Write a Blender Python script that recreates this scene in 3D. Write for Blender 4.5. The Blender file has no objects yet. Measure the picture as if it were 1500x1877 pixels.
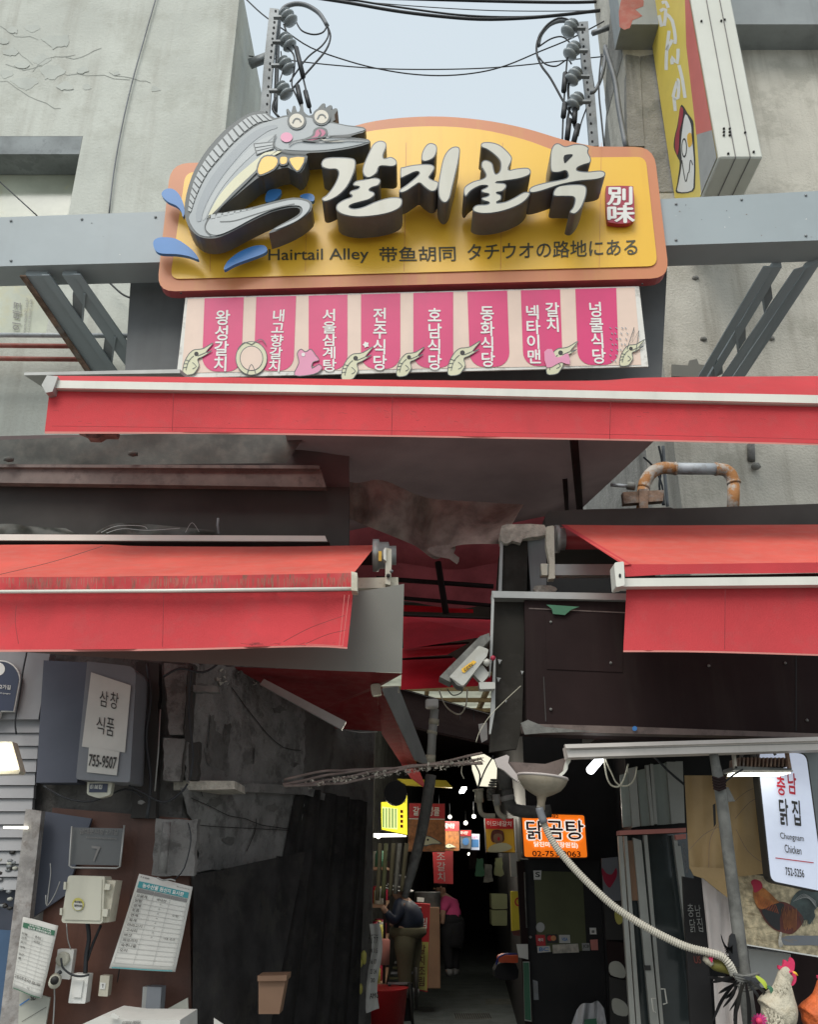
import bpy, bmesh, math, random
from mathutils import Vector, Matrix
from mathutils.geometry import tessellate_polygon
rnd = random.Random(7)
sc = bpy.context.scene
COL = sc.collection
# ---------------------------------------------------------------- camera
F = 1600.0; TH = math.radians(22.5); CX, CY = 750.0, 938.5
CAM = Vector((0, 0, 1.6))
cd = bpy.data.cameras.new("camera"); cam = bpy.data.objects.new("camera", cd); COL.objects.link(cam)
cam.location = CAM; cam.rotation_euler = (math.radians(90) + TH, 0, 0)
cd.sensor_fit = 'HORIZONTAL'; cd.sensor_width = 36; cd.lens = 36 * F / 1500
cd.clip_start = 0.05; cd.clip_end = 2000
sc.camera = cam
# ---------------------------------------------------------------- light
SUN_EL, SUN_AZ = 52, -158      # degrees; azimuth measured so that the sun stands behind the left shoulder
w = bpy.data.worlds.new("World"); sc.world = w; w.use_nodes = True
nt = w.node_tree; bg = nt.nodes["Background"]
sky = nt.nodes.new("ShaderNodeTexSky"); sky.sky_type = 'NISHITA'; sky.sun_disc = False
sky.sun_elevation = math.radians(SUN_EL); sky.sun_rotation = math.radians(SUN_AZ)
sky.dust_density = 6.0; sky.air_density = 1.0; sky.ozone_density = 1.0
hs = nt.nodes.new("ShaderNodeHueSaturation"); hs.inputs['Saturation'].default_value = 0.30
hs.inputs['Value'].default_value = 1.0
mx = nt.nodes.new("ShaderNodeMix"); mx.data_type = 'RGBA'; mx.inputs[0].default_value = 0.72
mx.inputs[7].default_value = (6.2, 7.1, 7.7, 1)          # an even layer of bright cloud
nt.links.new(sky.outputs[0], hs.inputs['Color']); nt.links.new(hs.outputs[0], mx.inputs[6])
nt.links.new(mx.outputs[2], bg.inputs[0]); bg.inputs[1].default_value = 0.105
sd = bpy.data.lights.new("sun", 'SUN'); sun = bpy.data.objects.new("sun", sd); COL.objects.link(sun)
sd.energy = 1.35; sd.angle = math.radians(32); sd.color = (1, 0.96, 0.89)
_e, _a = math.radians(SUN_EL), math.radians(SUN_AZ)
sdir = Vector((math.sin(_a) * math.cos(_e), math.cos(_a) * math.cos(_e), math.sin(_e)))
sun.rotation_euler = sdir.to_track_quat('Z', 'Y').to_euler(); sun.location = (-8, -10, 20)
vs = sc.view_settings; vs.view_transform = 'Standard'; vs.look = 'None'; vs.gamma = 1; vs.use_curve_mapping = False
vs.exposure = 0.38
sc.cycles.use_denoising = True
sc.cycles.max_bounces = 6; sc.cycles.diffuse_bounces = 4; sc.cycles.glossy_bounces = 3; sc.cycles.transparent_max_bounces = 6

# ---------------------------------------------------------------- helpers
_f = Vector((0, math.cos(TH), math.sin(TH))); _u = Vector((0, -math.sin(TH), math.cos(TH))); _r = Vector((1, 0, 0))
def P(px, py, pl=5.0, lift=0.0):
    """point seen at photo pixel (px,py) on plane pl: a number = the plane y=pl, ('x',v), ('z',v)"""
    d = _f + _r * ((px - CX) / F) + _u * ((CY - py) / F)
    if isinstance(pl, tuple) and pl[0] == 'p':        # facade turned a little: y = a + b*x
        t = pl[1] / (d.y - pl[2] * d.x)
    elif isinstance(pl, tuple):
        ax = 'xyz'.index(pl[0]); t = (pl[1] - CAM[ax]) / d[ax]
    else:
        t = pl / d.y
    p = CAM + d * t
    if lift: p = p + (CAM - p).normalized() * lift
    return p
def Q(p, pl, lift=0.0):
    return P(p[0], p[1], p[2] if len(p) > 2 else pl, lift)
def mpp(px, py, Y): return (P(px, py, Y) - CAM).dot(_f) / F
def crop(x0, y0, s): return lambda L: [(x0 + u / s, y0 + v / s) for u, v in L]

ROOTS = []
def setp(o, label=None, cat=None, group=None, kind=None):
    if label: o['label'] = label
    if cat: o['category'] = cat
    if group: o['group'] = group
    if kind: o['kind'] = kind
    return o
def T(name, label, cat, group=None, loc=None):
    o = bpy.data.objects.new(name, None); o.empty_display_size = 0.1; COL.objects.link(o)
    setp(o, label, cat, group); ROOTS.append(o); return o
def link(name, me, mat=None, parent=None, smooth=False):
    o = bpy.data.objects.new(name, me); COL.objects.link(o)
    if mat is not None and not me.materials: me.materials.append(mat)
    if parent is not None: o.parent = parent
    else: ROOTS.append(o)
    if smooth:
        for p in me.polygons: p.use_smooth = True
    return o
def mesh(name, vs_, fs, mat=None, parent=None, smooth=False, fix=True):
    me = bpy.data.meshes.new(name); me.from_pydata([tuple(v) for v in vs_], [], fs); me.validate()
    if fix:
        bm = bmesh.new(); bm.from_mesh(me); bmesh.ops.recalc_face_normals(bm, faces=bm.faces); bm.to_mesh(me); bm.free()
    return link(name, me, mat, parent, smooth)
def boxdata(a, b):
    x0, y0, z0 = a; x1, y1, z1 = b
    v = [(x0,y0,z0),(x1,y0,z0),(x1,y1,z0),(x0,y1,z0),(x0,y0,z1),(x1,y0,z1),(x1,y1,z1),(x0,y1,z1)]
    f = [(0,1,2,3),(4,5,6,7),(0,1,5,4),(1,2,6,5),(2,3,7,6),(3,0,4,7)]
    return v, f
def bevel(o, wd=0.006, seg=1):
    bm = bmesh.new(); bm.from_mesh(o.data)
    bmesh.ops.bevel(bm, geom=list(bm.edges), offset=wd, segments=seg, affect='EDGES', clamp_overlap=True)
    bm.to_mesh(o.data); bm.free(); return o
def box(name, a, b, mat, parent=None, bv=0.0):
    v, f = boxdata(a, b); o = mesh(name, v, f, mat, parent)
    if bv: bevel(o, bv)
    return o
def catmull(pts, n=4, closed=True):
    if n <= 1: return list(pts)
    L = len(pts); out = []
    rng = range(L) if closed else range(L - 1)
    for i in rng:
        if closed: a, b, c, d = pts[i-1], pts[i], pts[(i+1) % L], pts[(i+2) % L]
        else: a, b, c, d = pts[max(i-1, 0)], pts[i], pts[i+1], pts[min(i+2, L-1)]
        for k in range(n):
            t = k / n
            out.append(tuple(0.5 * ((2*b[j]) + (-a[j]+c[j])*t + (2*a[j]-5*b[j]+4*c[j]-d[j])*t*t + (-a[j]+3*b[j]-3*c[j]+d[j])*t**3) for j in range(len(b))))
    if not closed: out.append(tuple(pts[-1]))
    return out
def offset(poly, d):
    d = -d                                   # negative d shrinks
    A = sum(poly[i-1][0]*poly[i][1] - poly[i][0]*poly[i-1][1] for i in range(len(poly)))
    s = 1 if A > 0 else -1
    out = []; n = len(poly)
    for i in range(n):
        a, b = poly[i-1], poly[(i+1) % n]
        tx, ty = b[0]-a[0], b[1]-a[1]; l = math.hypot(tx, ty) or 1
        out.append((poly[i][0] - s*ty/l*d, poly[i][1] + s*tx/l*d))
    return out
def fillet(pts, n=5):
    """pts: (x,y,r) corners rounded with radius-like cut r"""
    o = []; L = len(pts)
    for i, p in enumerate(pts):
        r = p[2] if len(p) > 2 else 0
        if not r: o.append((p[0], p[1])); continue
        a, b = pts[i-1], pts[(i+1) % L]
        def to(q):
            d = math.hypot(q[0]-p[0], q[1]-p[1]); f = min(r/d, 0.5); return (p[0]+(q[0]-p[0])*f, p[1]+(q[1]-p[1])*f)
        s, e = to(a), to(b)
        for k in range(n+1):
            t = k/n; o.append(tuple(s[j]*(1-t)**2 + 2*p[j]*t*(1-t) + e[j]*t*t for j in (0, 1)))
    return o
def prism(name, pts3, ext, mat, parent=None, sidemat=None):
    """closed solid: the outline pts3 pushed by vector ext"""
    n = len(pts3); ext = Vector(ext)
    vv = [Vector(p) for p in pts3] + [Vector(p) + ext for p in pts3]
    if n > 4:
        tri = [tuple(t) for t in tessellate_polygon([[Vector(p) for p in pts3]])]
    else:
        tri = [tuple(range(n))]
    fs = [tuple(t) for t in tri] + [tuple(n + i for i in reversed(t)) for t in tri]
    nf = len(fs)
    fs += [(i, (i+1) % n, n + (i+1) % n, n + i) for i in range(n)]
    o = mesh(name, vv, fs, mat, parent)
    if sidemat:
        o.data.materials.append(sidemat)
        for p in o.data.polygons:
            if p.index >= nf: p.material_index = 1
    return o
def flat(name, pts, pl, mat, parent=None, lift=0.0, sm=0, t=0.0, ext=None, sidemat=None):
    """outline given in photo pixels, set on a plane; t = thickness backwards"""
    if sm: pts = catmull(pts, sm)
    p3 = [Q(p, pl, lift) for p in pts]
    if t or ext: return prism(name, p3, ext or (0, t, 0), mat, parent, sidemat)
    tri = [tuple(q) for q in tessellate_polygon([p3])] if len(p3) > 4 else [tuple(range(len(p3)))]
    o = mesh(name, p3, tri, mat, parent, fix=False)
    return o
def rough(pts, step=7, amp=2.2, seed=1):
    """break straight edges into a ragged outline"""
    q = random.Random(seed); o = []
    for i, a in enumerate(pts):
        b = pts[(i+1) % len(pts)]; d = math.hypot(b[0]-a[0], b[1]-a[1]); n = max(1, int(d/step))
        for k in range(n):
            t = k/n; o.append((a[0]+(b[0]-a[0])*t + q.uniform(-amp, amp), a[1]+(b[1]-a[1])*t + q.uniform(-amp, amp)))
    return o
def disc(cx, cy, rx, ry=None, n=20, rot=0):
    ry = ry or rx; c, s = math.cos(rot), math.sin(rot); o = []
    for i in range(n):
        a = 2*math.pi*i/n; x, y = rx*math.cos(a), ry*math.sin(a)
        o.append((cx + x*c - y*s, cy + x*s + y*c))
    return o
def ribbon(pts, wd):
    """a stroke of width wd (px) along an open pixel path, as an outline"""
    n = len(pts); L = []; Rr = []
    for i in range(n):
        a, b = pts[max(i-1, 0)], pts[min(i+1, n-1)]
        tx, ty = b[0]-a[0], b[1]-a[1]; l = math.hypot(tx, ty) or 1
        L.append((pts[i][0] - ty/l*wd/2, pts[i][1] + tx/l*wd/2)); Rr.append((pts[i][0] + ty/l*wd/2, pts[i][1] - tx/l*wd/2))
    return L, Rr
def strokes(name, paths, wd, pl, mat, parent, lift=0.0, sm=4):
    """several drawn lines as one print"""
    vv, ff = [], []
    for pth in paths:
        closed = False
        q = catmull(pth, sm, False) if sm > 1 else pth
        L, Rr = ribbon(q, wd); b = len(vv)
        vv += [P(x, y, pl, lift) for x, y in L] + [P(x, y, pl, lift) for x, y in Rr]; n = len(L)
        ff += [(b+i, b+i+1, b+n+i+1, b+n+i) for i in range(n-1)]
    return mesh(name, vv, ff, mat, parent, fix=False)
def tube(name, pts3, r, mat, parent=None, seg=8, sm=0, smooth=True, radii=None, cap=True, sq=1.0):
    pts3 = [Vector(p) for p in pts3]
    if radii is None: radii = [r] * len(pts3)
    if sm:
        q = catmull([tuple(p) + (rr,) for p, rr in zip(pts3, radii)], sm, False)
        pts3 = [Vector(a[:3]) for a in q]; radii = [a[3] for a in q]
    n = len(pts3); vv = []; ff = []
    t0 = (pts3[1] - pts3[0]).normalized(); nrm = t0.orthogonal().normalized()
    for i in range(n):
        t = (pts3[min(i+1, n-1)] - pts3[max(i-1, 0)]).normalized()
        nrm = (nrm - t * nrm.dot(t));
        nrm = nrm.normalized() if nrm.length > 1e-6 else t.orthogonal().normalized()
        b = t.cross(nrm)
        for k in range(seg):
            a = 2*math.pi*k/seg
            vv.append(pts3[i] + (nrm*math.cos(a) + b*math.sin(a)*sq) * radii[i])
    for i in range(n-1):
        for k in range(seg):
            k2 = (k+1) % seg
            ff.append((i*seg+k, i*seg+k2, (i+1)*seg+k2, (i+1)*seg+k))
    if cap: ff += [tuple(range(seg)), tuple((n-1)*seg + k for k in range(seg))]
    o = mesh(name, vv, ff, mat, parent, smooth)
    return o
def tubeP(name, pts, rpx, mat, parent=None, Y=5.0, **k):
    p3 = [Q(p, Y) for p in pts]; r = rpx * (p3[0] - CAM).dot(_f) / F
    if 'radpx' in k:
        rp = k.pop('radpx'); k['radii'] = [a * (p - CAM).dot(_f) / F for a, p in zip(rp, p3)]
    return tube(name, p3, r, mat, parent, **k)
def lathe(name, prof, c, axis, mat, parent=None, seg=16, smooth=True):
    """prof: (radius, distance along axis)"""
    axis = Vector(axis).normalized(); n1 = axis.orthogonal().normalized(); n2 = axis.cross(n1); c = Vector(c)
    vv, ff = [], []
    for r, h in prof:
        for k in range(seg):
            a = 2*math.pi*k/seg; vv.append(c + axis*h + (n1*math.cos(a) + n2*math.sin(a))*r)
    for i in range(len(prof)-1):
        for k in range(seg):
            k2 = (k+1) % seg; ff.append((i*seg+k, i*seg+k2, (i+1)*seg+k2, (i+1)*seg+k))
    ff += [tuple(range(seg)), tuple((len(prof)-1)*seg + k for k in range(seg))]
    return mesh(name, vv, ff, mat, parent, smooth)
def sheet(name, c4, nu, nv, mat, parent=None, disp=None, smooth=True, thick=0.0):
    """cloth or paper: TL,TR,BR,BL corners, disp(u,v)->offset vector"""
    TL, TR, BR, BL = [Vector(c) for c in c4]; vv = []; ff = []
    for j in range(nv+1):
        v = j/nv
        for i in range(nu+1):
            u = i/nu
            p = TL.lerp(TR, u).lerp(BL.lerp(BR, u), v)
            if disp: p = p + Vector(disp(u, v))
            vv.append(p)
    for j in range(nv):
        for i in range(nu):
            a = j*(nu+1)+i; ff.append((a, a+1, a+nu+2, a+nu+1))
    if thick:
        N = len(vv); off = Vector((0, thick, 0)); vv += [p + off for p in vv]
        ff += [tuple(N + i for i in reversed(q)) for q in ff]
        edge = list(range(nu+1)) + [j*(nu+1)+nu for j in range(1, nv+1)] + [nv*(nu+1)+i for i in range(nu-1, -1, -1)] + [j*(nu+1) for j in range(nv-1, 0, -1)]
        ff += [(edge[i], edge[(i+1) % len(edge)], N + edge[(i+1) % len(edge)], N + edge[i]) for i in range(len(edge))]
    return mesh(name, vv, ff, mat, parent, smooth)
def merge(name, objs, parent=None, mat=None):
    """join freshly built meshes into one"""
    vv, ff, mi, mats = [], [], [], []
    for o in objs:
        b = len(vv); vv += [v.co.copy() for v in o.data.vertices]
        for p in o.data.polygons:
            ff.append(tuple(b + i for i in p.vertices))
            m = o.data.materials[p.material_index] if o.data.materials else None
            if m not in mats: mats.append(m)
            mi.append(mats.index(m))
    sm = any(p.use_smooth for o in objs for p in o.data.polygons)
    for o in objs:
        if o in ROOTS: ROOTS.remove(o)
        me = o.data; bpy.data.objects.remove(o); bpy.data.meshes.remove(me)
    me = bpy.data.meshes.new(name); me.from_pydata([tuple(v) for v in vv], [], ff)
    for m in mats: me.materials.append(m)
    for p, i in zip(me.polygons, mi): p.material_index = i; p.use_smooth = sm
    return link(name, me, None, parent)
_tcache = {}
def glyphs(body, bold=0.0, res=3, spacing=1.0):
    key = (body, bold, spacing)
    if key not in _tcache:
        cu = bpy.data.curves.new("t", 'FONT'); cu.body = body; cu.size = 1; cu.offset = bold; cu.resolution_u = res; cu.space_character = spacing
        o = bpy.data.objects.new("t", cu); COL.objects.link(o)
        dg = bpy.context.evaluated_depsgraph_get(); m = o.evaluated_get(dg).to_mesh()
        v = [(a.co.x, a.co.y) for a in m.vertices]; f = [tuple(p.vertices) for p in m.polygons]
        o.evaluated_get(dg).to_mesh_clear(); bpy.data.objects.remove(o); bpy.data.curves.remove(cu)
        _tcache[key] = (v, f)
    return _tcache[key]
def bil(c4, u, v):
    TL, TR, BR, BL = c4
    return TL.lerp(TR, u).lerp(BL.lerp(BR, u), v)
def text(name, items, pl, mat, parent, lift=0.004, bold=0.012, em=False, spacing=1.0):
    """items: list of (string, pixel quad TL,TR,BR,BL). One printed mesh."""
    vv, ff = [], []
    fat = bold if bold >= 0.01 else 0
    if fat: bold = 0.0
    for s, quad in items:
        c4 = [Q(p, pl, lift) for p in quad]
        v, f = glyphs(s, bold, spacing=spacing)
        if not v: continue
        if em: x0, x1, y0, y1 = 0.0, 0.92, -0.10, 0.86
        else:
            x0, x1 = min(a[0] for a in v), max(a[0] for a in v); y0, y1 = min(a[1] for a in v), max(a[1] for a in v)
        for q_, (ox, oy) in enumerate([(0, 0)] + ([(fat, 0), (-fat, 0), (0, fat), (0, -fat)] if fat else [])):
            b = len(vv); up = (CAM - c4[0]).normalized() * (0.0004 * q_)
            vv += [bil(c4, (x+ox-x0)/((x1-x0) or 1), (y1-y-oy)/((y1-y0) or 1)) + up for x, y in v]
            ff += [tuple(b + i for i in q) for q in f]
    return mesh(name, vv, ff, mat, parent, fix=False)
def rectq(x0, y0, x1, y1): return [(x0, y0), (x1, y0), (x1, y1), (x0, y1)]
def column_items(s, xt, yt, xb, yb, wd, gap=0.06, aw=None):
    """characters stacked from (xt,yt) to (xb,yb)"""
    n = len(s); out = []
    for i, c in enumerate(s):
        a, b = i/n + gap/n/2, (i+1)/n - gap/n/2
        xa, ya = xt+(xb-xt)*a, yt+(yb-yt)*a; xc, yc = xt+(xb-xt)*b, yt+(yb-yt)*b
        out.append((c, [(xa-wd/2, ya), (xa+wd/2, ya), (xc+wd/2, yc), (xc-wd/2, yc)]))
    return out
def copy_tree(o, parent=None):
    c = o.copy(); COL.objects.link(c); c.parent = parent
    if parent is None: ROOTS.append(c)
    for ch in list(o.children): copy_tree(ch, c)
    return c
def skin(name, pts, edges, rad, mat, parent, sub=2, root=0):
    me = bpy.data.meshes.new("s"); me.from_pydata([tuple(p) for p in pts], edges, [])
    o = bpy.data.objects.new("s", me); COL.objects.link(o)
    md = o.modifiers.new("k", 'SKIN'); md.use_smooth_shade = True
    for i, r in enumerate(rad):
        sv = me.skin_vertices[0].data[i]; sv.radius = (r, r) if not isinstance(r, tuple) else r; sv.use_root = (i == root)
    if sub:
        s2 = o.modifiers.new("s", 'SUBSURF'); s2.levels = sub; s2.render_levels = sub
    dg = bpy.context.evaluated_depsgraph_get()
    m2 = bpy.data.meshes.new_from_object(o.evaluated_get(dg)); bpy.data.objects.remove(o); m2.name = name
    m2.materials.clear(); m2.materials.append(mat)
    return link(name, m2, None, parent, True)
def ball(name, c, r, mat, parent=None, sc_=(1, 1, 1), sub=2):
    bm = bmesh.new(); bmesh.ops.create_icosphere(bm, subdivisions=sub, radius=r)
    for v in bm.verts: v.co = Vector((v.co.x*sc_[0], v.co.y*sc_[1], v.co.z*sc_[2])) + Vector(c)
    me = bpy.data.meshes.new(name); bm.to_mesh(me); bm.free()
    return link(name, me, mat, parent, True)

# ---------------------------------------------------------------- materials
MATS = {}
def mat(name, c, rough=0.7, var=0.12, scale=3.0, bump=0.0, bs=60.0, metal=0.0, streak=0.0, streakc=(0.05, 0.05, 0.04), blot=0.0, blotc=(0.1, 0.1, 0.09),
        blots=2.0, spec=0.5, emit=None, es=0.0, transl=0.0, alpha=1.0, weave=0.0, dust=0.0, dustc=(0.45, 0.40, 0.33), ss=(5, 5, 0.35), blotw=(0.5, 0.62), trans=0.0):
    if name in MATS: return MATS[name]
    m = bpy.data.materials.new(name); m.use_nodes = True; MATS[name] = m
    n = m.node_tree.nodes; l = m.node_tree.links; b = n["Principled BSDF"]
    b.inputs['Roughness'].default_value = rough; b.inputs['Metallic'].default_value = metal
    b.inputs['Specular IOR Level'].default_value = spec
    if trans: b.inputs['Transmission Weight'].default_value = trans
    b.inputs['Alpha'].default_value = alpha
    geo = n.new('ShaderNodeNewGeometry')
    def noise(s, det=4, vec=None, ro=0.6):
        t = n.new('ShaderNodeTexNoise'); t.inputs['Scale'].default_value = s; t.inputs['Detail'].default_value = det
        t.inputs['Roughness'].default_value = ro
        l.new(vec or geo.outputs['Position'], t.inputs['Vector']); return t.outputs['Fac']
    def ramp(x, a, bb):
        r = n.new('ShaderNodeMapRange'); r.inputs['From Min'].default_value = a; r.inputs['From Max'].default_value = bb
        r.interpolation_type = 'SMOOTHSTEP'; l.new(x, r.inputs['Value']); return r.outputs['Result']
    def math_(op, a, bb):
        q = n.new('ShaderNodeMath'); q.operation = op
        for i, z in enumerate((a, bb)):
            if isinstance(z, (int, float)): q.inputs[i].default_value = z
            else: l.new(z, q.inputs[i])
        return q.outputs[0]
    def mixc(f, a, bb):
        q = n.new('ShaderNodeMix'); q.data_type = 'RGBA'
        if isinstance(f, (int, float)): q.inputs[0].default_value = f
        else: l.new(f, q.inputs[0])
        for i, z in ((6, a), (7, bb)):
            if isinstance(z, tuple): q.inputs[i].default_value = z if len(z) == 4 else z + (1,)
            else: l.new(z, q.inputs[i])
        return q.outputs[2]
    lo = tuple(max(0, x*(1-var)) for x in c); hi = tuple(min(1, x*(1+var)) for x in c)
    fac = ramp(noise(scale, 6), 0.3, 0.7)
    colr = mixc(fac, lo, hi)
    if blot:
        f2 = ramp(noise(blots, 8, ro=0.7), blotw[0], blotw[1]); colr = mixc(math_('MULTIPLY', f2, blot), colr, blotc)
    if streak:
        mp = n.new('ShaderNodeMapping'); mp.inputs['Scale'].default_value = ss; l.new(geo.outputs['Position'], mp.inputs['Vector'])
        f3 = ramp(noise(1.0, 5, mp.outputs[0]), 0.48, 0.72); colr = mixc(math_('MULTIPLY', f3, streak), colr, streakc)
    if dust:
        sx = n.new('ShaderNodeSeparateXYZ'); l.new(geo.outputs['Normal'], sx.inputs[0])
        f4 = ramp(noise(14, 6), 0.35, 0.75); colr = mixc(math_('MULTIPLY', f4, dust), colr, dustc)
    l.new(colr, b.inputs['Base Color'])
    if bump or weave:
        bp = n.new('ShaderNodeBump'); bp.inputs['Strength'].default_value = 1.0; bp.inputs['Distance'].default_value = max(bump, weave)
        h = noise(bs, 6)
        l.new(h, bp.inputs['Height']); l.new(bp.outputs[0], b.inputs['Normal'])
    if emit:
        b.inputs['Emission Color'].default_value = emit + (1,); b.inputs['Emission Strength'].default_value = es
    if transl:
        tr = n.new('ShaderNodeBsdfTranslucent'); l.new(colr, tr.inputs[0]); ms = n.new('ShaderNodeMixShader'); ms.inputs[0].default_value = transl
        out = n["Material Output"]; l.new(b.outputs[0], ms.inputs[1]); l.new(tr.outputs[0], ms.inputs[2]); l.new(ms.outputs[0], out.inputs[0])
    return m
def glow(name, c, s):
    return mat(name, c, 0.4, 0.02, emit=c, es=s)
M = {}
def defm(k, name, c, **a): M[k] = mat(name, c, **a)
defm('stucco', 'pale_render', (0.55, 0.56, 0.50), rough=0.95, var=0.09, scale=1.2, bump=0.006, bs=34, streak=0.42, streakc=(0.34, 0.32, 0.27), blot=0.45, blotc=(0.42, 0.42, 0.36), blots=1.4)
defm('stucco2', 'stained_render', (0.53, 0.50, 0.43), rough=0.95, var=0.13, scale=1.6, bump=0.010, bs=45, streak=0.6, streakc=(0.27, 0.24, 0.19), blot=0.5, blotc=(0.36, 0.34, 0.28), blots=2.1)
defm('flake', 'flaking_paint', (0.56, 0.585, 0.53), rough=0.9, bump=0.004, bs=30, streak=0.2)
defm('conc', 'raw_concrete', (0.27, 0.26, 0.235), rough=0.95, var=0.22, scale=2.5, bump=0.012, bs=40, streak=0.5, blot=0.5, blotc=(0.14, 0.14, 0.12))
defm('beam', 'grey_steel_paint', (0.33, 0.375, 0.385), rough=0.45, var=0.05, scale=1.5, bump=0.001, bs=8, streak=0.12, streakc=(0.25, 0.26, 0.25))
defm('beamd', 'grey_steel_dusty', (0.27, 0.29, 0.29), rough=0.6, var=0.08, streak=0.2)
defm('sheetg', 'grey_sheet_metal', (0.13, 0.135, 0.135), rough=0.6, var=0.1, streak=0.2)
defm('rust', 'rusty_steel', (0.20, 0.13, 0.09), rough=0.9, var=0.4, scale=14, bump=0.004, bs=60, blot=0.7, blotc=(0.24, 0.22, 0.2), blots=10)
defm('yellow', 'sign_yellow', (0.86, 0.50, 0.04), rough=0.35, var=0.03, scale=1.0, streak=0.13, streakc=(0.66, 0.28, 0.03), ss=(9, 9, 0.5))
defm('orange', 'sign_orange', (0.60, 0.22, 0.095), rough=0.45, var=0.06, scale=1.0, streak=0.3, streakc=(0.62, 0.36, 0.08), ss=(7, 7, 0.4))
defm('signred', 'sign_edge_red', (0.42, 0.07, 0.075), rough=0.5, var=0.08, streak=0.2)
defm('cream', 'letter_cream', (0.53, 0.52, 0.44), rough=0.4, var=0.04, streak=0.3, streakc=(0.44, 0.42, 0.32), ss=(8, 8, 1.2))
defm('letside', 'letter_side_dark', (0.095, 0.11, 0.12), rough=0.4, var=0.2)
defm('fishg', 'fish_grey', (0.34, 0.375, 0.385), rough=0.45, var=0.04)
defm('fishl', 'fish_light_grey', (0.405, 0.435, 0.435), rough=0.45, var=0.04)
defm('fishs', 'fish_shade_grey', (0.275, 0.31, 0.33), rough=0.45, var=0.04)
defm('fishc', 'fish_belly_cream', (0.64, 0.62, 0.42), rough=0.45, var=0.04)
defm('fisho', 'fish_outline', (0.10, 0.115, 0.115), rough=0.5, var=0.1)
defm('eyew', 'fish_eye_white', (0.56, 0.52, 0.42), rough=0.4, var=0.03)
defm('pink', 'fish_cheek_pink', (0.72, 0.28, 0.42), rough=0.45, var=0.03)
defm('tong', 'fish_tongue', (0.46, 0.09, 0.19), rough=0.45, var=0.03)
defm('blue', 'splash_blue', (0.045, 0.20, 0.50), rough=0.4, var=0.06)
defm('seal', 'seal_crimson', (0.36, 0.02, 0.05), rough=0.4, var=0.05)
defm('white', 'white_print', (0.78, 0.77, 0.72), rough=0.5, var=0.03)
defm('ink', 'dark_print', (0.03, 0.028, 0.025), rough=0.6, var=0.1)
defm('inkg', 'subtitle_print', (0.06, 0.055, 0.03), rough=0.6, var=0.1)
defm('banner', 'banner_peach', (0.76, 0.58, 0.47), rough=0.45, var=0.05, streak=0.2, streakc=(0.6, 0.45, 0.42))
defm('bannerw', 'banner_rim', (0.70, 0.68, 0.62), rough=0.5, var=0.1, blot=0.5, blotc=(0.3, 0.27, 0.22), blots=9)
defm('magenta', 'banner_magenta', (0.66, 0.035, 0.16), rough=0.4, var=0.05, streak=0.15, streakc=(0.4, 0.05, 0.14))
defm('red', 'awning_red', (0.56, 0.045, 0.052), rough=0.85, var=0.13, scale=1.1, bump=0.0018, bs=190, transl=0.12, streak=0.3, streakc=(0.38, 0.04, 0.042), ss=(7, 7, 1.2), blot=0.3, blotc=(0.44, 0.07, 0.07), blots=9)
defm('redtop', 'awning_red_pale', (0.70, 0.105, 0.075), rough=0.9, var=0.1, scale=2.0, bump=0.0015, bs=160, dust=0.12, transl=0.15, streak=0.2, streakc=(0.55, 0.12, 0.08), ss=(12, 3, 3))  # paler red for the sloping tops than for the valances
defm('redstain', 'awning_red_dirty', (0.50, 0.045, 0.05), rough=0.9, var=0.15, streak=0.85, streakc=(0.17, 0.10, 0.07), ss=(75, 75, 1.0), dust=0.1, transl=0.1)
defm('hem', 'hem_tape', (0.62, 0.24, 0.2), rough=0.8, var=0.1)
defm('rail', 'white_awning_rail', (0.72, 0.70, 0.62), rough=0.35, var=0.06, streak=0.1)
defm('railg', 'grey_awning_rail', (0.44, 0.42, 0.37), rough=0.45, var=0.1, streak=0.2)
defm('creamp', 'cream_plastic', (0.62, 0.58, 0.46), rough=0.45, var=0.1, blot=0.4, blotc=(0.25, 0.2, 0.13), blots=12)
defm('tarp', 'grey_tarpaulin', (0.088, 0.09, 0.082), rough=0.8, spec=0.25, var=0.16, scale=4, bump=0.004, bs=12, dust=0.12)
defm('canopy', 'dark_canopy_cloth', (0.17, 0.125, 0.12), rough=0.8, var=0.15, scale=2, transl=0.16, bump=0.003, bs=6)
defm('rag', 'dusty_plastic_rag', (0.30, 0.235, 0.21), rough=0.7, var=0.3, scale=7, bump=0.01, bs=18, transl=0.25, dust=0.3)
defm('brown', 'brown_trim', (0.15, 0.115, 0.10), rough=0.7, var=0.2, scale=8, blot=0.5, blotc=(0.06, 0.045, 0.04), blots=14)
defm('dpanel', 'charcoal_fascia', (0.060, 0.056, 0.052), rough=0.8, spec=0.2, var=0.15, streak=0.15)
defm('dbrown', 'dark_brown_panel', (0.026, 0.0165, 0.016), rough=0.85, spec=0.12, var=0.2, scale=1.5, streak=0.3, streakc=(0.045, 0.038, 0.032), ss=(9, 9, 0.8))
defm('edge', 'pale_metal_edge', (0.36, 0.36, 0.34), rough=0.4, metal=0.3, var=0.15)
defm('greysheet', 'plain_grey_sheet', (0.155, 0.15, 0.127), rough=0.55, var=0.05)
defm('mortar', 'crumbling_mortar', (0.56, 0.52, 0.44), rough=0.95, var=0.3, scale=16, bump=0.02, bs=30)
defm('pipe', 'grey_painted_pipe', (0.42, 0.45, 0.47), rough=0.45, var=0.15, blot=0.4, blotc=(0.2, 0.19, 0.17), blots=16)
defm('piperust', 'rusting_pipe', (0.40, 0.36, 0.31), rough=0.75, var=0.2, scale=10, bump=0.004, blot=0.95, blotc=(0.36, 0.15, 0.035), blots=11, blotw=(0.42, 0.55))
defm('redpipe', 'red_oxide_pipe', (0.32, 0.075, 0.055), rough=0.6, var=0.2, dust=0.2)
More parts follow.
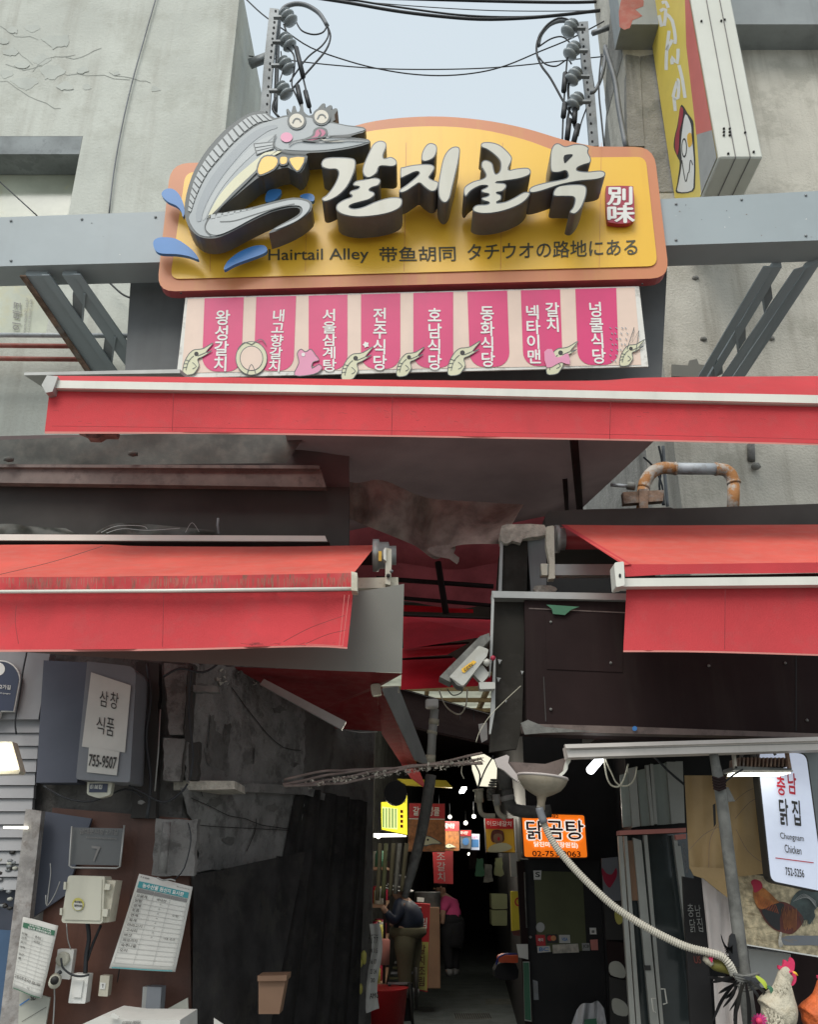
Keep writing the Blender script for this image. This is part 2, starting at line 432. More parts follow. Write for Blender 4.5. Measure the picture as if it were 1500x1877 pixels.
defm('cable', 'black_cable', (0.022, 0.024, 0.027), rough=0.55, var=0.2)
defm('cableg', 'grey_cable', (0.16, 0.17, 0.18), rough=0.5, var=0.2)
defm('galv', 'galvanised_steel', (0.27, 0.285, 0.29), rough=0.6, metal=0.4, var=0.2, blot=0.3, blotc=(0.16, 0.14, 0.12), blots=10)
defm('porc', 'porcelain', (0.30, 0.33, 0.34), rough=0.25, var=0.1)
defm('hole', 'dark_slot', (0.02, 0.022, 0.024), rough=0.9)
defm('glass', 'dusty_pane', (0.46, 0.48, 0.38), rough=0.18, var=0.2, scale=1.3, spec=0.7, blot=0.6, blotc=(0.50, 0.45, 0.24), blots=0.9)
defm('glassd', 'dark_pane', (0.045, 0.055, 0.055), rough=0.08, var=0.2, spec=0.6)
defm('lintel', 'window_soffit', (0.24, 0.26, 0.26), rough=0.8, var=0.3, blot=0.5, blotc=(0.12, 0.13, 0.13), blots=6)
defm('signy', 'shop_sign_yellow', (0.78, 0.60, 0.10), rough=0.4, var=0.05)
defm('signr', 'shop_sign_red', (0.62, 0.13, 0.10), rough=0.4, var=0.05)
defm('signw', 'shop_sign_casing', (0.66, 0.66, 0.58), rough=0.4, var=0.04, streak=0.12, streakc=(0.5, 0.48, 0.4))
defm('signg', 'shop_sign_grey', (0.33, 0.33, 0.31), rough=0.5)
defm('wood', 'brown_wood', (0.13, 0.055, 0.035), rough=0.5, var=0.25, streak=0.4, streakc=(0.05, 0.02, 0.015), ss=(14, 14, 0.6), bump=0.001)
defm('dirtywall', 'peeling_dark_wall', (0.13, 0.125, 0.115), rough=0.9, var=0.25, scale=3, bump=0.012, bs=20, blot=0.7, blotc=(0.05, 0.045, 0.04), blots=3.5)
defm('plaster', 'grubby_plaster', (0.22, 0.213, 0.20), rough=0.9, var=0.25, scale=5, bump=0.01, bs=40, blot=0.6, blotc=(0.07, 0.065, 0.06), blots=9)
defm('black', 'near_black', (0.012, 0.011, 0.011), rough=0.7, var=0.4)
defm('curtain', 'black_vinyl_curtain', (0.030, 0.028, 0.027), rough=0.9, var=0.35, scale=5, spec=0.15, blot=0.5, blotc=(0.05,0.047,0.04), blots=6, bump=0.004, bs=20)
defm('shut', 'grey_shutter', (0.34, 0.34, 0.345), rough=0.5, var=0.08, streak=0.2)
defm('navy', 'navy_enamel', (0.030, 0.038, 0.075), rough=0.35, var=0.08)
defm('navyside', 'slate_blue_board', (0.085, 0.095, 0.125), rough=0.6, var=0.1)
defm('lboxg', 'grey_lightbox_face', (0.19, 0.20, 0.215), rough=0.5, var=0.06)
defm('paper', 'white_paper', (0.60, 0.59, 0.54), rough=0.8, var=0.05, scale=6)
defm('paperb', 'aged_paper', (0.42, 0.42, 0.36), rough=0.8, var=0.08, scale=6)
defm('teal', 'teal_print', (0.06, 0.30, 0.32), rough=0.7)
defm('green', 'green_print', (0.05, 0.16, 0.09), rough=0.7)
defm('greyp', 'grey_print', (0.22, 0.21, 0.20), rough=0.7)
defm('line', 'rule_print', (0.36, 0.36, 0.34), rough=0.7)
defm('ivory', 'ivory_plastic', (0.60, 0.58, 0.47), rough=0.35, var=0.05, streak=0.12)
defm('mustard', 'mustard_print', (0.55, 0.5, 0.12), rough=0.5)
defm('board', 'weathered_board', (0.34, 0.32, 0.30), rough=0.9, var=0.25, scale=12, bump=0.004, blot=0.5, blotc=(0.14, 0.11, 0.09), blots=14)
defm('tan', 'tan_tarpaulin', (0.32, 0.215, 0.095), rough=0.6, var=0.14, scale=3, bump=0.008, bs=7, blot=0.3, blotc=(0.2, 0.15, 0.05))
defm('cloth', 'off_white_cloth', (0.50, 0.45, 0.42), rough=0.85, var=0.12, bump=0.004, bs=10)
defm('pole', 'grey_dirty_pole', (0.16, 0.16, 0.145), rough=0.8, var=0.3, scale=9, bump=0.004, bs=40, blot=0.5, blotc=(0.05, 0.05, 0.045), blots=7)
defm('straw', 'straw_print', (0.52, 0.43, 0.27), rough=0.6, var=0.45, scale=38)
defm('alu', 'aluminium_frame', (0.40, 0.40, 0.36), rough=0.4, metal=0.35, var=0.12)
defm('pvc', 'grey_pvc', (0.40, 0.40, 0.37), rough=0.5, var=0.1, blot=0.3, blotc=(0.2, 0.18, 0.14), blots=8)
defm('pvcw', 'yellowed_pvc', (0.55, 0.52, 0.40), rough=0.45, var=0.08, blot=0.3, blotc=(0.35, 0.3, 0.2), blots=8)
defm('hose', 'ribbed_hose', (0.52, 0.49, 0.41), rough=0.5, var=0.1, dust=0.15)
defm('jar', 'dirty_plastic_bottle', (0.48, 0.42, 0.32), rough=0.3, var=0.2, scale=7, blot=0.5, blotc=(0.30, 0.22, 0.14), blots=7, transl=0.3)
defm('paving', 'alley_paving', (0.10, 0.115, 0.115), rough=0.55, var=0.25, scale=3, bump=0.003, blot=0.5, blotc=(0.05, 0.055, 0.055), blots=4)
defm('road', 'street_paving', (0.20, 0.195, 0.18), rough=0.9, var=0.2, scale=20, bump=0.004)
defm('poly', 'translucent_roofing', (0.70, 0.70, 0.62), rough=0.5, var=0.15, transl=0.75)
defm('timber', 'roof_timber', (0.30, 0.22, 0.12), rough=0.8, var=0.2)
defm('camw', 'camera_casing', (0.50, 0.50, 0.45), rough=0.4, var=0.08, blot=0.3, blotc=(0.3, 0.27, 0.2), blots=10)
defm('skin', 'skin', (0.50, 0.30, 0.21), rough=0.6)
defm('hair', 'dark_hair', (0.015, 0.012, 0.011), rough=0.5)
defm('shirtp', 'pink_shirt', (0.72, 0.09, 0.26), rough=0.8)
defm('shirtb', 'black_cloth', (0.014, 0.014, 0.017), rough=0.85)
defm('jacket', 'navy_jacket', (0.018, 0.026, 0.05), rough=0.5)
defm('trous', 'khaki_trousers', (0.11, 0.10, 0.06), rough=0.85)
defm('ywl', 'yellow_plastic', (0.70, 0.56, 0.03), rough=0.5)
defm('signred2', 'menu_sign_red', (0.50, 0.015, 0.02), rough=0.45)
defm('olive', 'olive_box', (0.10, 0.11, 0.05), rough=0.7)
defm('orp', 'orange_plastic', (0.75, 0.10, 0.02), rough=0.4)
defm('blup', 'blue_plastic', (0.03, 0.05, 0.3), rough=0.4)
defm('rwhite', 'rooster_white', (0.55, 0.50, 0.38), rough=0.6, var=0.2, scale=16, bump=0.012, bs=40, blot=0.4, blotc=(0.34, 0.26, 0.15), blots=16)
defm('rcomb', 'rooster_comb', (0.66, 0.03, 0.11), rough=0.5, var=0.1, bump=0.003)
defm('rorange', 'rooster_orange', (0.58, 0.12, 0.03), rough=0.6, var=0.35, scale=14, bump=0.012, bs=40)
defm('rblack', 'rooster_black', (0.015, 0.015, 0.016), rough=0.35, var=0.3)
defm('rbrown', 'rooster_maroon', (0.13, 0.03, 0.02), rough=0.5, var=0.3, scale=12)
defm('rfeath', 'rooster_amber', (0.36, 0.13, 0.03), rough=0.5, var=0.4, scale=22)
defm('rgrn', 'rooster_tail_green', (0.05, 0.07, 0.065), rough=0.35, var=0.5, scale=16)
defm('flower', 'pink_flower', (0.62, 0.06, 0.25), rough=0.6)
defm('lime', 'lime_leaf', (0.45, 0.55, 0.05), rough=0.5)
defm('leafo', 'olive_feathers', (0.17, 0.15, 0.03), rough=0.6)
defm('beige', 'terracotta_beige', (0.26, 0.15, 0.09), rough=0.7)
defm('bag', 'white_plastic_bag', (0.55, 0.55, 0.56), rough=0.35, bump=0.012, bs=9)
defm('lit', 'sign_light_face', (0.58, 0.62, 0.72), emit=(0.74, 0.82, 1.0), es=0.26)
defm('litor', 'orange_light_face', (0.9, 0.22, 0.02), emit=(1.0, 0.20, 0.01), es=0.55)
defm('lityl', 'yellow_light_face', (0.9, 0.85, 0.05), emit=(0.95, 0.82, 0.05), es=0.8)
defm('litgr', 'pale_green_light_face', (0.75, 0.85, 0.4), emit=(0.7, 0.9, 0.3), es=0.9)
defm('lamp', 'lamp_glow', (1, 1, 0.92), emit=(1.0, 0.98, 0.86), es=2.2)
defm('tubeg', 'tube_glow', (1, 1, 1), emit=(0.95, 0.98, 1.0), es=2.6)
defm('redlet', 'red_lettering', (0.55, 0.01, 0.03), rough=0.5)
defm('maroon', 'maroon_lettering', (0.09, 0.008, 0.005), rough=0.5)
defm('wallglow', 'wall_daylight_glow', (0.9, 0.88, 0.72), emit=(0.95, 0.9, 0.7), es=0.75)  # emission stands in for skylight falling on a cream wall
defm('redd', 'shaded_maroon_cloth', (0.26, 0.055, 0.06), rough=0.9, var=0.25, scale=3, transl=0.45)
defm('redthin', 'thin_red_awning_cloth', (0.62, 0.02, 0.04), rough=0.9, var=0.15, transl=0.6)
defm('bluegrey', 'dull_blue_sheet', (0.05, 0.10, 0.18), rough=0.6)
defm('gutterw', 'warm_white_gutter', (0.62, 0.58, 0.53), rough=0.45, var=0.08, streak=0.15)
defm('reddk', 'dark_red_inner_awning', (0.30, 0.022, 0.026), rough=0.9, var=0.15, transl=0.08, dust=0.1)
defm('dpanel2', 'black_brown_side_panel', (0.034, 0.031, 0.026), rough=0.85, spec=0.15, var=0.2, blot=0.4, blotc=(0.06, 0.055, 0.048), blots=5)
defm('litw', 'backlit_white_print', (0.9, 0.9, 0.85), emit=(1.0, 0.95, 0.85), es=0.55)
defm('chip', 'thin_flaking_skin', (0.50, 0.515, 0.465), rough=0.95, var=0.08, bump=0.003, bs=50)
defm('crackl', 'crack_line', (0.30, 0.31, 0.28), rough=1.0, var=0.3)
defm('shoe', 'pale_shoe', (0.22, 0.22, 0.22), rough=0.6)
defm('transom', 'pale_frosted_transom', (0.36, 0.40, 0.36), rough=0.35, var=0.15, streak=0.3)
defm('rimdust', 'grime_line', (0.30, 0.05, 0.05), rough=0.95, var=0.3)
defm('wmark', 'brown_water_mark', (0.36, 0.15, 0.11), rough=0.95, var=0.3)
def FY(y): return ('p', y, -0.05)
def ST(o): o['kind'] = 'structure'; return o
# ================================================================ SETTING
ST(box('street_ground', (-60, -60, -0.25), (60, 4.6, -0.02), M['road']))
ST(box('alley_floor', (-3.0, 4.61, -0.2), (7, 32, 0.0), M['paving']))
# ---- left building
lb = T('corner_building', 'pale rendered building left of the fish sign, its paint flaking above the window', 'building')
parts = [box('w', (-14, 6.5, 2.0), (-6.2, 8.3, 10.45), M['stucco']), box('w', (-6.2, 6.5, 8.28), (-3.2, 8.3, 10.45), M['stucco']),
         box('w', (-6.2, 6.5, 2.0), (-3.2, 8.3, 5.98), M['stucco']), box('w', (-3.2, 6.5, 2.0), (-1.81, 8.3, 10.45), M['stucco'])]
merge('wall', parts, lb)
wn = box('window', (-6.2, 6.78, 5.98), (-3.2, 6.84, 8.28), M['glass'], lb)
fr = merge('frame', [box('f', (-6.2, 6.72, 5.98), (-3.2, 6.78, 6.06), M['alu']), box('f', (-6.2, 6.72, 8.2), (-3.2, 6.78, 8.28), M['lintel']),
     box('f', (-4.22, 6.73, 6.06), (-4.15, 6.78, 8.2), M['alu'])], wn)
text('lettering', [('이테크', [(38, 628), (37, 553), (62, 553), (63, 628)]) if 0 else ('이 테크', [(22, 604), (24, 552), (40, 556), (38, 606)])], 6.78, M['greyp'], wn, lift=0.02)
text('lettering', [('www.etech21.co.kr', [(41, 612), (47, 545), (52, 546), (46, 612)]), ('금고전문 테크윈 2·5층', [(49, 613), (55, 548), (60, 549), (54, 614)])], 6.78, M['greyp'], wn, lift=0.02, bold=0.0)
sf = box('soffit', (-6.2, 6.5, 8.05), (-3.203, 6.77, 8.277), M['lintel'], lb)
# flaking paint on the upper left
rr = random.Random(3)
def flake(cx, cy, r, n=9):
    return [(cx + r*(0.6+0.6*rr.random())*math.cos(a*2*math.pi/n), cy + 0.55*r*(0.6+0.6*rr.random())*math.sin(a*2*math.pi/n)) for a in range(n)]
for cx, cy, r in [(105, 76, 24), (60, 52, 12), (22, 57, 10), (45, 152, 20), (95, 130, 22), (75, 110, 15), (20, 96, 13), (12, 136, 14), (120, 158, 14), (150, 130, 10), (38, 120, 12), (5, 75, 10), (285, 163, 9), (160, 160, 9), (215, 135, 7)]:
    o = flat('paint_flake', rough(flake(cx, cy, r*1.15), 4, 1.6, int(cx)), 6.5, M['chip'], lb, lift=0.004 + 0.008*rr.random(), t=0.003)
crk = []
for x0, y0, dx, dy, n in [(0, 48, 14, 4, 5), (10, 118, 16, 2, 7), (60, 132, 14, -6, 6), (95, 126, 18, 3, 9), (0, 150, 16, 5, 8), (120, 105, 14, -2, 5), (200, 133, 14, 4, 6), (25, 88, 9, 11, 4)]:
    p = [(x0, y0)]
    for i in range(n): p.append((p[-1][0] + dx*(0.6+0.6*rr.random()), p[-1][1] + dy + rr.uniform(-7, 7)))
    crk.append(p)
strokes('cracks', crk, 0.8, 6.5, M['crackl'], lb, lift=0.005, sm=1)
wr = tubeP('conduit_wire', [(288, -10), (262, 80), (240, 160), (222, 240), (208, 320), (200, 392)], 1.3, M['cableg'], lb, Y=6.47, sm=3, seg=5)
# ---- right building
rb = T('corner_building', 'weathered grey building to the right, streaked render and a ledge behind the tall yellow sign', 'building')
parts = [box('w', (2.24, 6.6, 3.0), (3.9, 7.4, 12), M['stucco2']), box('w', (5.6, 6.6, 3.0), (14, 7.4, 12), M['stucco2']),
         box('w', (3.9, 6.6, 3.0), (5.6, 7.4, 4.75), M['stucco2']), box('w', (3.9, 6.6, 5.95), (5.6, 7.4, 6.85), M['stucco2']), box('w', (3.9, 6.6, 7.15), (5.6, 7.4, 12), M['stucco2'])]
merge('wall', parts, rb)
prism('side_wall', [(2.26, 7.4, 3.0), (2.26, 12, 3.0), (2.26, 12, 6.8), (2.26, 7.9, 9.2), (2.26, 7.4, 9.75)], (1.5, 0, 0), M['conc'], rb)
prism('parapet', [(2.235, 6.62, 9.5), (2.235, 7.4, 9.5), (2.235, 7.4, 9.75), (2.235, 6.62, 10.7)], (0.02, 0, 0), M['conc'], rb)
box('ledge', (2.16, 6.3, 9.57), (9, 6.6, 12), M['beamd'], rb)
flat('peeled_patch', [(1140, -5), (1175, -5), (1180, 12), (1165, 18), (1178, 30), (1160, 38), (1155, 52), (1136, 50)], 6.3, M['redpipe'], rb, lift=0.003, sm=2)
flat('pillar', [(1148, 100), (1172, 104), (1182, 268), (1150, 268)], 6.6, M['conc'], rb, lift=0.03, t=0.1)
flat('pillar', [(1174, 104), (1200, 100), (1245, 352), (1186, 352)], 6.6, M['conc'], rb, lift=0.012, t=0.1)
w2 = box('window', (3.9, 6.78, 4.75), (5.6, 6.82, 5.95), M['glassd'], rb)
merge('frame', [box('f', (3.9, 6.74, 5.30), (5.6, 6.78, 5.36), M['alu']), box('f', (3.9, 6.74, 4.75), (3.96, 6.78, 5.95), M['alu'])], w2)
for i in range(6): box('bar', (3.96, 6.70, 4.80 + 0.08*i), (5.6, 6.71, 4.81 + 0.08*i), M['galv'], w2)
for i in range(4): box('bar', (4.05 + 0.2*i, 6.715, 4.75), (4.06 + 0.2*i, 6.725, 5.30), M['galv'], w2)
box('window', (3.9, 6.78, 6.85), (5.6, 6.82, 7.15), M['glassd'], rb)
for cx, cy in [(1275, 510), (1290, 622), (1414, 621)]:
    pp = P(cx, cy, 6.6); ball('anchor_stub', pp, 0.03, M['conc'], rb, (1.2, 1, 0.9), 1)
tubeP('old_conduit', [(1377, 815), (1378, 845)], 7, M['plaster'], rb, Y=6.58, seg=8)
ball('anchor_stub', P(1386, 855, 6.55), 0.045, M['conc'], rb, (1, 1, 0.8), 1)
flat('torn_panel', [(1232, 690), (1232, 668), (1262, 670), (1264, 661), (1278, 658), (1282, 668), (1300, 670), (1295, 692)], 6.6, M['greysheet'], rb, lift=0.05, t=0.01)
# ---- wall pipes on the left
g = 'pipes along the pale wall'
for y, r, mt, lab in [(615, 4.5, 'pipe', 'white pipe on the pale wall, highest of the three below the window'), (634, 4.5, 'redpipe', 'upper red pipe fixed to the pale wall left of the brace'), (658, 4.5, 'redpipe', 'lower red pipe fixed to the pale wall left of the brace')]:
    o = tubeP('wall_pipe', [(-60, y - 1), (240 if y < 620 else 146, y + 1)], r, M[mt], None, Y=6.3, seg=10); setp(o, lab, 'pipe', g)
# ================================================================ GANTRY (beam with braces and the sheet box)
ga = T('sign_gantry', 'grey steel beam with ladder braces carrying the alley sign', 'gantry')
def beamface(pts, Y, t, mt, name, par): return prism(name, [Q(p, FY(Y)) for p in pts], (0, t, 0), M[mt], par)
beamface([(-260, 408), (330, 387), (330, 480), (-260, 495)], 5.235, 0.24, 'beam', 'beam', ga)
beamface([(1200, 366), (1760, 337), (1760, 432), (1200, 451)], 5.235, 0.24, 'beam', 'beam', ga)
beamface([(320, 392), (1210, 366), (1210, 450), (320, 480)], 5.42, 0.1, 'beamd', 'beam', ga)
# ladder braces run back to the wall, each a pair of flanged rails with plates between
def zplate(name, pts, z, h, mt, par): return prism(name, [P(x, y, ('z', z - max(0, y-505)*0.0022)) for x, y in pts], (0, 0, h), M[mt], par)
zplate('rail_web', [(46, 506), (86, 506), (204, 675), (222, 700), (175, 700), (157, 675)], 5.80, 0.05, 'beam', ga)
zplate('rail_flange', [(76, 505), (90, 505), (211, 675), (228, 700), (212, 700), (197, 675)], 5.785, 0.012, 'beam', ga)
zplate('rusty_edge', [(36, 507), (47, 507), (166, 680), (180, 702), (170, 702), (155, 680)], 5.785, 0.014, 'rust', ga)
zplate('rail_web', [(114, 505), (140, 505), (245, 664), (245, 690), (222, 660)], 5.80, 0.05, 'beam', ga)
zplate('rail_flange', [(134, 504), (147, 504), (245, 644), (245, 662)], 5.785, 0.012, 'beam', ga)
for q in ([(133, 541), (157, 540), (152, 594), (133, 569)], [(192, 618), (213, 619), (206, 668), (189, 643)]):
    zplate('rung', q, 5.81, 0.04, 'beamd', ga); zplate('rung_lip', [(q[1][0] - 4, q[1][1]), q[1], q[2], (q[2][0] - 3.5, q[2][1])], 5.795, 0.012, 'beam', ga)
zplate('rail_web', [(1418, 490), (1434, 490), (1304, 706), (1290, 706)], 5.80, 0.05, 'beam', ga)
zplate('rail_flange', [(1400, 490), (1418, 490), (1286, 706), (1272, 706)], 5.785, 0.012, 'beam', ga)
zplate('rail_web', [(1478, 492), (1506, 480), (1360, 700), (1334, 706)], 5.80, 0.05, 'beam', ga)
zplate('rail_flange', [(1456, 496), (1478, 490), (1332, 706), (1314, 706)], 5.785, 0.012, 'beam', ga)
for q in ([(1392, 522), (1414, 522), (1417, 547), (1401, 575)], [(1346, 596), (1367, 594), (1368, 622), (1352, 646)], [(1306, 660), (1324, 659), (1326, 685), (1311, 692)]):
    zplate('rung', q, 5.81, 0.04, 'beamd', ga); zplate('rung_lip', [q[0], (q[0][0] + 5, q[0][1]), (q[3][0] + 4, q[3][1]), q[3]], 5.795, 0.012, 'beam', ga)
flat('sheet_box', [(240, 505), (1224, 480), (1213, 700), (228, 700)], FY(5.62), M['sheetg'], ga, t=0.6)
o = flat('eave_sheet', [(44, 683), (330, 677), (330, 684), (44, 688)], FY(5.0), M['edge'], None, ext=(0.12, 0.22, -0.02))
setp(o, 'thin grey eave sheet sticking out left above the topmost red awning', 'eave')
# ================================================================ MAIN SIGN
sg = T('alley_sign', 'big yellow arched board with the dark fish emblem and raised Korean letters', 'sign')
arch = catmull([(420, 297), (520, 275), (610, 244), (690, 222), (790, 214), (880, 220), (960, 235), (1035, 257), (1090, 269)], 4, False)
out = fillet([(287, 535, 34), (313, 300, 34)] + arch + [(1199, 270, 34), (1228, 510, 34)])
arch = catmull([(420, 314), (520, 292), (610, 258), (690, 239), (790, 232), (880, 238), (960, 256), (1020, 277), (1076, 289)], 4, False)
inn = fillet([(312, 512, 18), (340, 316, 18)] + arch + [(1184, 288, 16), (1206, 488, 18)])
flat('frame', out, FY(5.2), M['orange'], sg, t=0.085, sidemat=M['signred'])
flat('face', inn, FY(5.2), M['yellow'], sg, lift=0.012)
for x in (385, 560, 741, 918, 1099):    # joints between the sheets
    strokes('seam', [[(x + 4, 330 if x < 500 else 262), (x, 498)]], 0.7, FY(5.2), M['orange'], sg, lift=0.0145, sm=1)
R5 = crop(270, 170, 3.0); R6 = crop(740, 170, 3.0)
def letter(pts, Y, name='letter', sm=4, hole=None, inset=1.9):
    q = catmull(pts, sm)
    o = flat(name, q, FY(Y), M['letside'], sg, t=0.22)
    flat('letter_face', offset(q, -inset) if inset else q, FY(Y), M['cream'], o, lift=0.006)
    if hole: flat('recess', catmull(hole, 3), FY(Y), M['hole'], o, lift=0.009)
    return o
letter(R5([(958,388),(975,364),(1020,356),(1100,358),(1140,368),(1147,400),(1135,450),(1100,520),(1050,570),(1000,596),(972,600),(961,582),(990,560),(1030,505),(1052,450),(1040,425),(1000,424),(965,412)]), 4.90)
letter(R5([(1225,318),(1245,282),(1280,265),(1310,274),(1316,300),(1300,345),(1305,362),(1340,354),(1368,370),(1373,395),(1350,409),(1300,406),(1276,412),(1262,445),(1225,470),(1196,462),(1184,430),(1195,385)]), 4.896)
letter(R5([(1195,478),(1235,468),(1272,472),(1284,487),(1272,512),(1238,524),(1222,538),(1246,548),(1250,566),(1225,588),(1180,602),(1130,616),(1112,630),(1140,638),(1190,628),(1260,598),(1330,578),(1385,577),(1404,596),(1390,635),(1330,664),(1240,681),(1150,686),(1078,673),(1042,648),(1044,615),(1080,590),(1118,576),(1125,568),(1112,555),(1122,540),(1155,530),(1165,520),(1140,515),(1132,503),(1150,486)]), 4.903)
letter(R6([(98,350),(108,315),(130,285),(155,278),(180,290),(185,318),(174,352),(150,372),(120,381),(101,374)]), 4.897)
letter(R6([(-17,418),(0,410),(55,398),(125,393),(162,400),(171,420),(152,452),(142,468),(160,480),(190,492),(192,512),(178,540),(150,545),(115,522),(88,500),(60,515),(20,542),(-10,553),(-25,543),(-15,528),(15,508),(62,470),(86,444),(66,438),(20,458),(-15,470)]), 4.902)
letter(R6([(216,370),(235,330),(265,302),(297,298),(311,316),(305,370),(290,440),(270,520),(255,580),(235,606),(212,602),(195,575),(190,540),(193,490),(203,430)]), 4.899)
letter(R6([(425,288),(440,274),(490,275),(540,295),(590,345),(596,375),(578,424),(620,418),(680,414),(700,430),(692,455),(640,475),(560,488),(508,495),(556,500),(566,520),(545,545),(512,552),(536,565),(536,590),(512,606),(560,600),(610,577),(660,549),(692,549),(692,570),(660,605),(600,636),(520,660),(440,668),(390,657),(382,635),(405,618),(455,615),(470,606),(438,596),(430,580),(460,570),(468,560),(436,552),(428,536),(455,522),(460,514),(420,516),(372,542),(345,572),(332,558),(336,520),(380,490),(432,475),(452,458),(440,430),(428,408),(430,384),(446,372),(470,376),(490,392),(497,420),(506,446),(522,440),(532,420),(530,380),(500,345),(460,316),(432,304)]), 4.90)
letter(R6([(812,315),(830,285),(855,280),(890,296),(940,284),(990,287),(1019,305),(1016,330),(1031,362),(1026,388),(990,400),(960,414),(958,428),(1010,435),(1080,429),(1109,440),(1104,465),(1060,480),(960,490),(860,510),(760,543),(705,553),(690,537),(712,515),(780,495),(860,480),(900,468),(903,448),(890,432),(855,441),(820,440),(808,418),(807,360)]), 4.897, hole=R6([(884,346),(932,341),(908,370),(886,388)]))
letter(R6([(825,545),(850,515),(900,506),(970,505),(1002,516),(1008,545),(998,590),(975,640),(945,668),(920,665),(915,652),(932,630),(942,592),(930,575),(880,573),(830,571)]), 4.903)
# ---- the fish emblem
fe = [(700,140),(745,128),(776,122),(764,97),(776,90),(792,112),(800,78),(815,75),(823,105),(838,102),(842,68),(856,68),(862,105),(888,127),(912,118),(936,92),(962,62),(980,64),(976,88),(1003,70),(1018,76),(1010,96),(1036,86),(1048,97),(1030,122),(1034,150),(1020,162),(1100,180),(1190,191),(1196,214),(1120,240),(1150,250),(1216,258),(1220,280),(1130,305),(1000,325),(900,331),(872,340),(882,352),(862,420),(828,447),(775,412),(700,430),(640,463),(605,472),(480,575),(385,660),(470,650),(560,635),(700,598),(800,578),(870,585),(905,605),(900,650),(840,700),(760,742),(668,775),(700,745),(760,712),(825,675),(842,650),(825,633),(770,637),(680,660),(580,705),(480,758),(400,795),(340,803),(285,792),(240,755),(212,700),(205,640),(215,560),(245,460),(285,380),(340,300),(420,212),(500,150),(570,112),(640,103)]
fq = R5(catmull(fe, 2))
fo = flat('fish_emblem', fq, FY(4.94), M['fisho'], sg, t=0.17, sidemat=M['letside'])
def fp(name, pts, mt, lift, sm=3, raw=False): return flat(name, R5(catmull(pts, sm) if sm else pts), FY(4.94), M[mt], fo, lift=lift)
body = [(705,150),(760,135),(830,135),(900,140),(960,165),(1020,170),(1100,186),(1186,198),(1186,210),(1100,232),(1020,240),(1000,250),(1100,254),(1206,264),(1208,274),(1120,296),(1000,314),(900,320),(800,318),(720,316),(640,370),(605,430),(480,545),(385,630),(340,670),(322,720),(335,765),(390,785),(340,792),(290,783),(252,745),(228,690),(245,655),(262,600),(295,520),(340,440),(400,370),(470,290),(550,220),(620,175)]
fp('body_print', body, 'fishg', 0.004, 2)
fp('shade_band', [(640,190),(705,178),(712,196),(660,215),(560,290),(470,390),(400,480),(340,580),(305,660),(295,705),(270,703),(272,640),(310,540),(370,440),(460,330),(560,235)], 'fishs', 0.007)
fp('light_band', [(700,235),(640,290),(560,360),(480,440),(400,540),(345,640),(322,690),(305,700),(312,660),(360,560),(440,440),(530,340),(620,262)], 'fishl', 0.007)
fp('belly_print', [(740,320),(700,345),(640,375),(600,430),(500,520),(385,640),(335,690),(345,655),(400,560),(480,470),(560,400),(610,360),(650,330)], 'fishc', 0.010)
fp('tail_print', [(340,700),(380,668),(470,662),(560,648),(700,610),(800,590),(865,596),(893,615),(885,652),(830,700),(750,738),(700,752),(760,720),(830,685),(855,650),(835,622),(770,625),(680,648),(580,692),(480,746),(400,780),(350,778),(322,745)], 'fishl', 0.010)
strokes('tail_line', [R5([(335,690),(345,675),(420,668)]), R5([(350,785),(318,750),(325,712),(345,690)]), R5([(400,710),(480,705),(600,668),(720,632),(810,612)])], 2.0, FY(4.94), M['fisho'], fo, 0.012)
oc = catmull([(645,112),(570,122),(505,160),(430,225),(355,308),(300,388),(257,472),(233,560),(222,650)], 8, False)
ic = catmull([(698,155),(618,172),(552,215),(474,287),(402,365),(342,438),(297,518),(262,600),(242,660)], 8, False)
vv, ff = [], []
ns = 22
for i in range(ns):
    a = int(i/ns*(len(oc)-1)); t0, t1 = (i+0.10)/ns, (i+0.86)/ns
    def at_(c, t): k = t*(len(c)-1); j = min(int(k), len(c)-2); f = k-j; return (c[j][0]*(1-f)+c[j+1][0]*f, c[j][1]*(1-f)+c[j+1][1]*f)
    q = [at_(oc, t0), at_(ic, t0), at_(ic, t1), at_(oc, t1)]
    def lp(a, b, f): return (a[0]*(1-f)+b[0]*f, a[1]*(1-f)+b[1]*f)
    q = [lp(q[0], q[1], 0.1), lp(q[0], q[1], 0.86), lp(q[3], q[2], 0.86), lp(q[3], q[2], 0.1)]
    b = len(vv); vv += [P(x, y, FY(4.94), 0.008) for x, y in R5(q)]; ff.append((b, b+1, b+2, b+3))
mesh('fin_comb', vv, ff, M['fishl'], fo, fix=False)
vv, ff = [], []
for i in range(7):
    x = 350 + i*34; y = 672 - i*5; h = max(4, 22 - i*3); b = len(vv)
    vv += [P(a, c, FY(4.94), 0.013) for a, c in R5([(x, y), (x+24, y-4), (x+22, y-4+h), (x-2, y+h)])]; ff.append((b, b+1, b+2, b+3))
mesh('belly_comb', vv, ff, M['fishl'], fo, fix=False)
fp('belly_line', [(720,318),(690,335),(600,442),(480,560),(372,662),(378,650),(470,548),(590,435),(640,372),(700,330)], 'fisho', 0.012, 2)
for ex, ey, r in [(822, 155, 52), (958, 133, 50)]:
    fp('eye_rim', disc(ex, ey, r, r*0.95), 'fisho', 0.013, 0); fp('eye', disc(ex, ey, r-11, (r-11)*0.95), 'eyew', 0.016, 0)
    strokes('eye_line', [R5([(ex-22, ey+14), (ex-12, ey-6), (ex+2, ey-12), (ex+16, ey-6), (ex+24, ey+8)])], 2.6, FY(4.94), M['fisho'], fo, 0.019)
fp('cheek', disc(766, 246, 33, 27), 'pink', 0.014, 0)
fp('tongue_rim', [(850,262),(905,235),(915,205),(945,190),(985,200),(990,230),(960,258),(900,272)], 'fisho', 0.013)
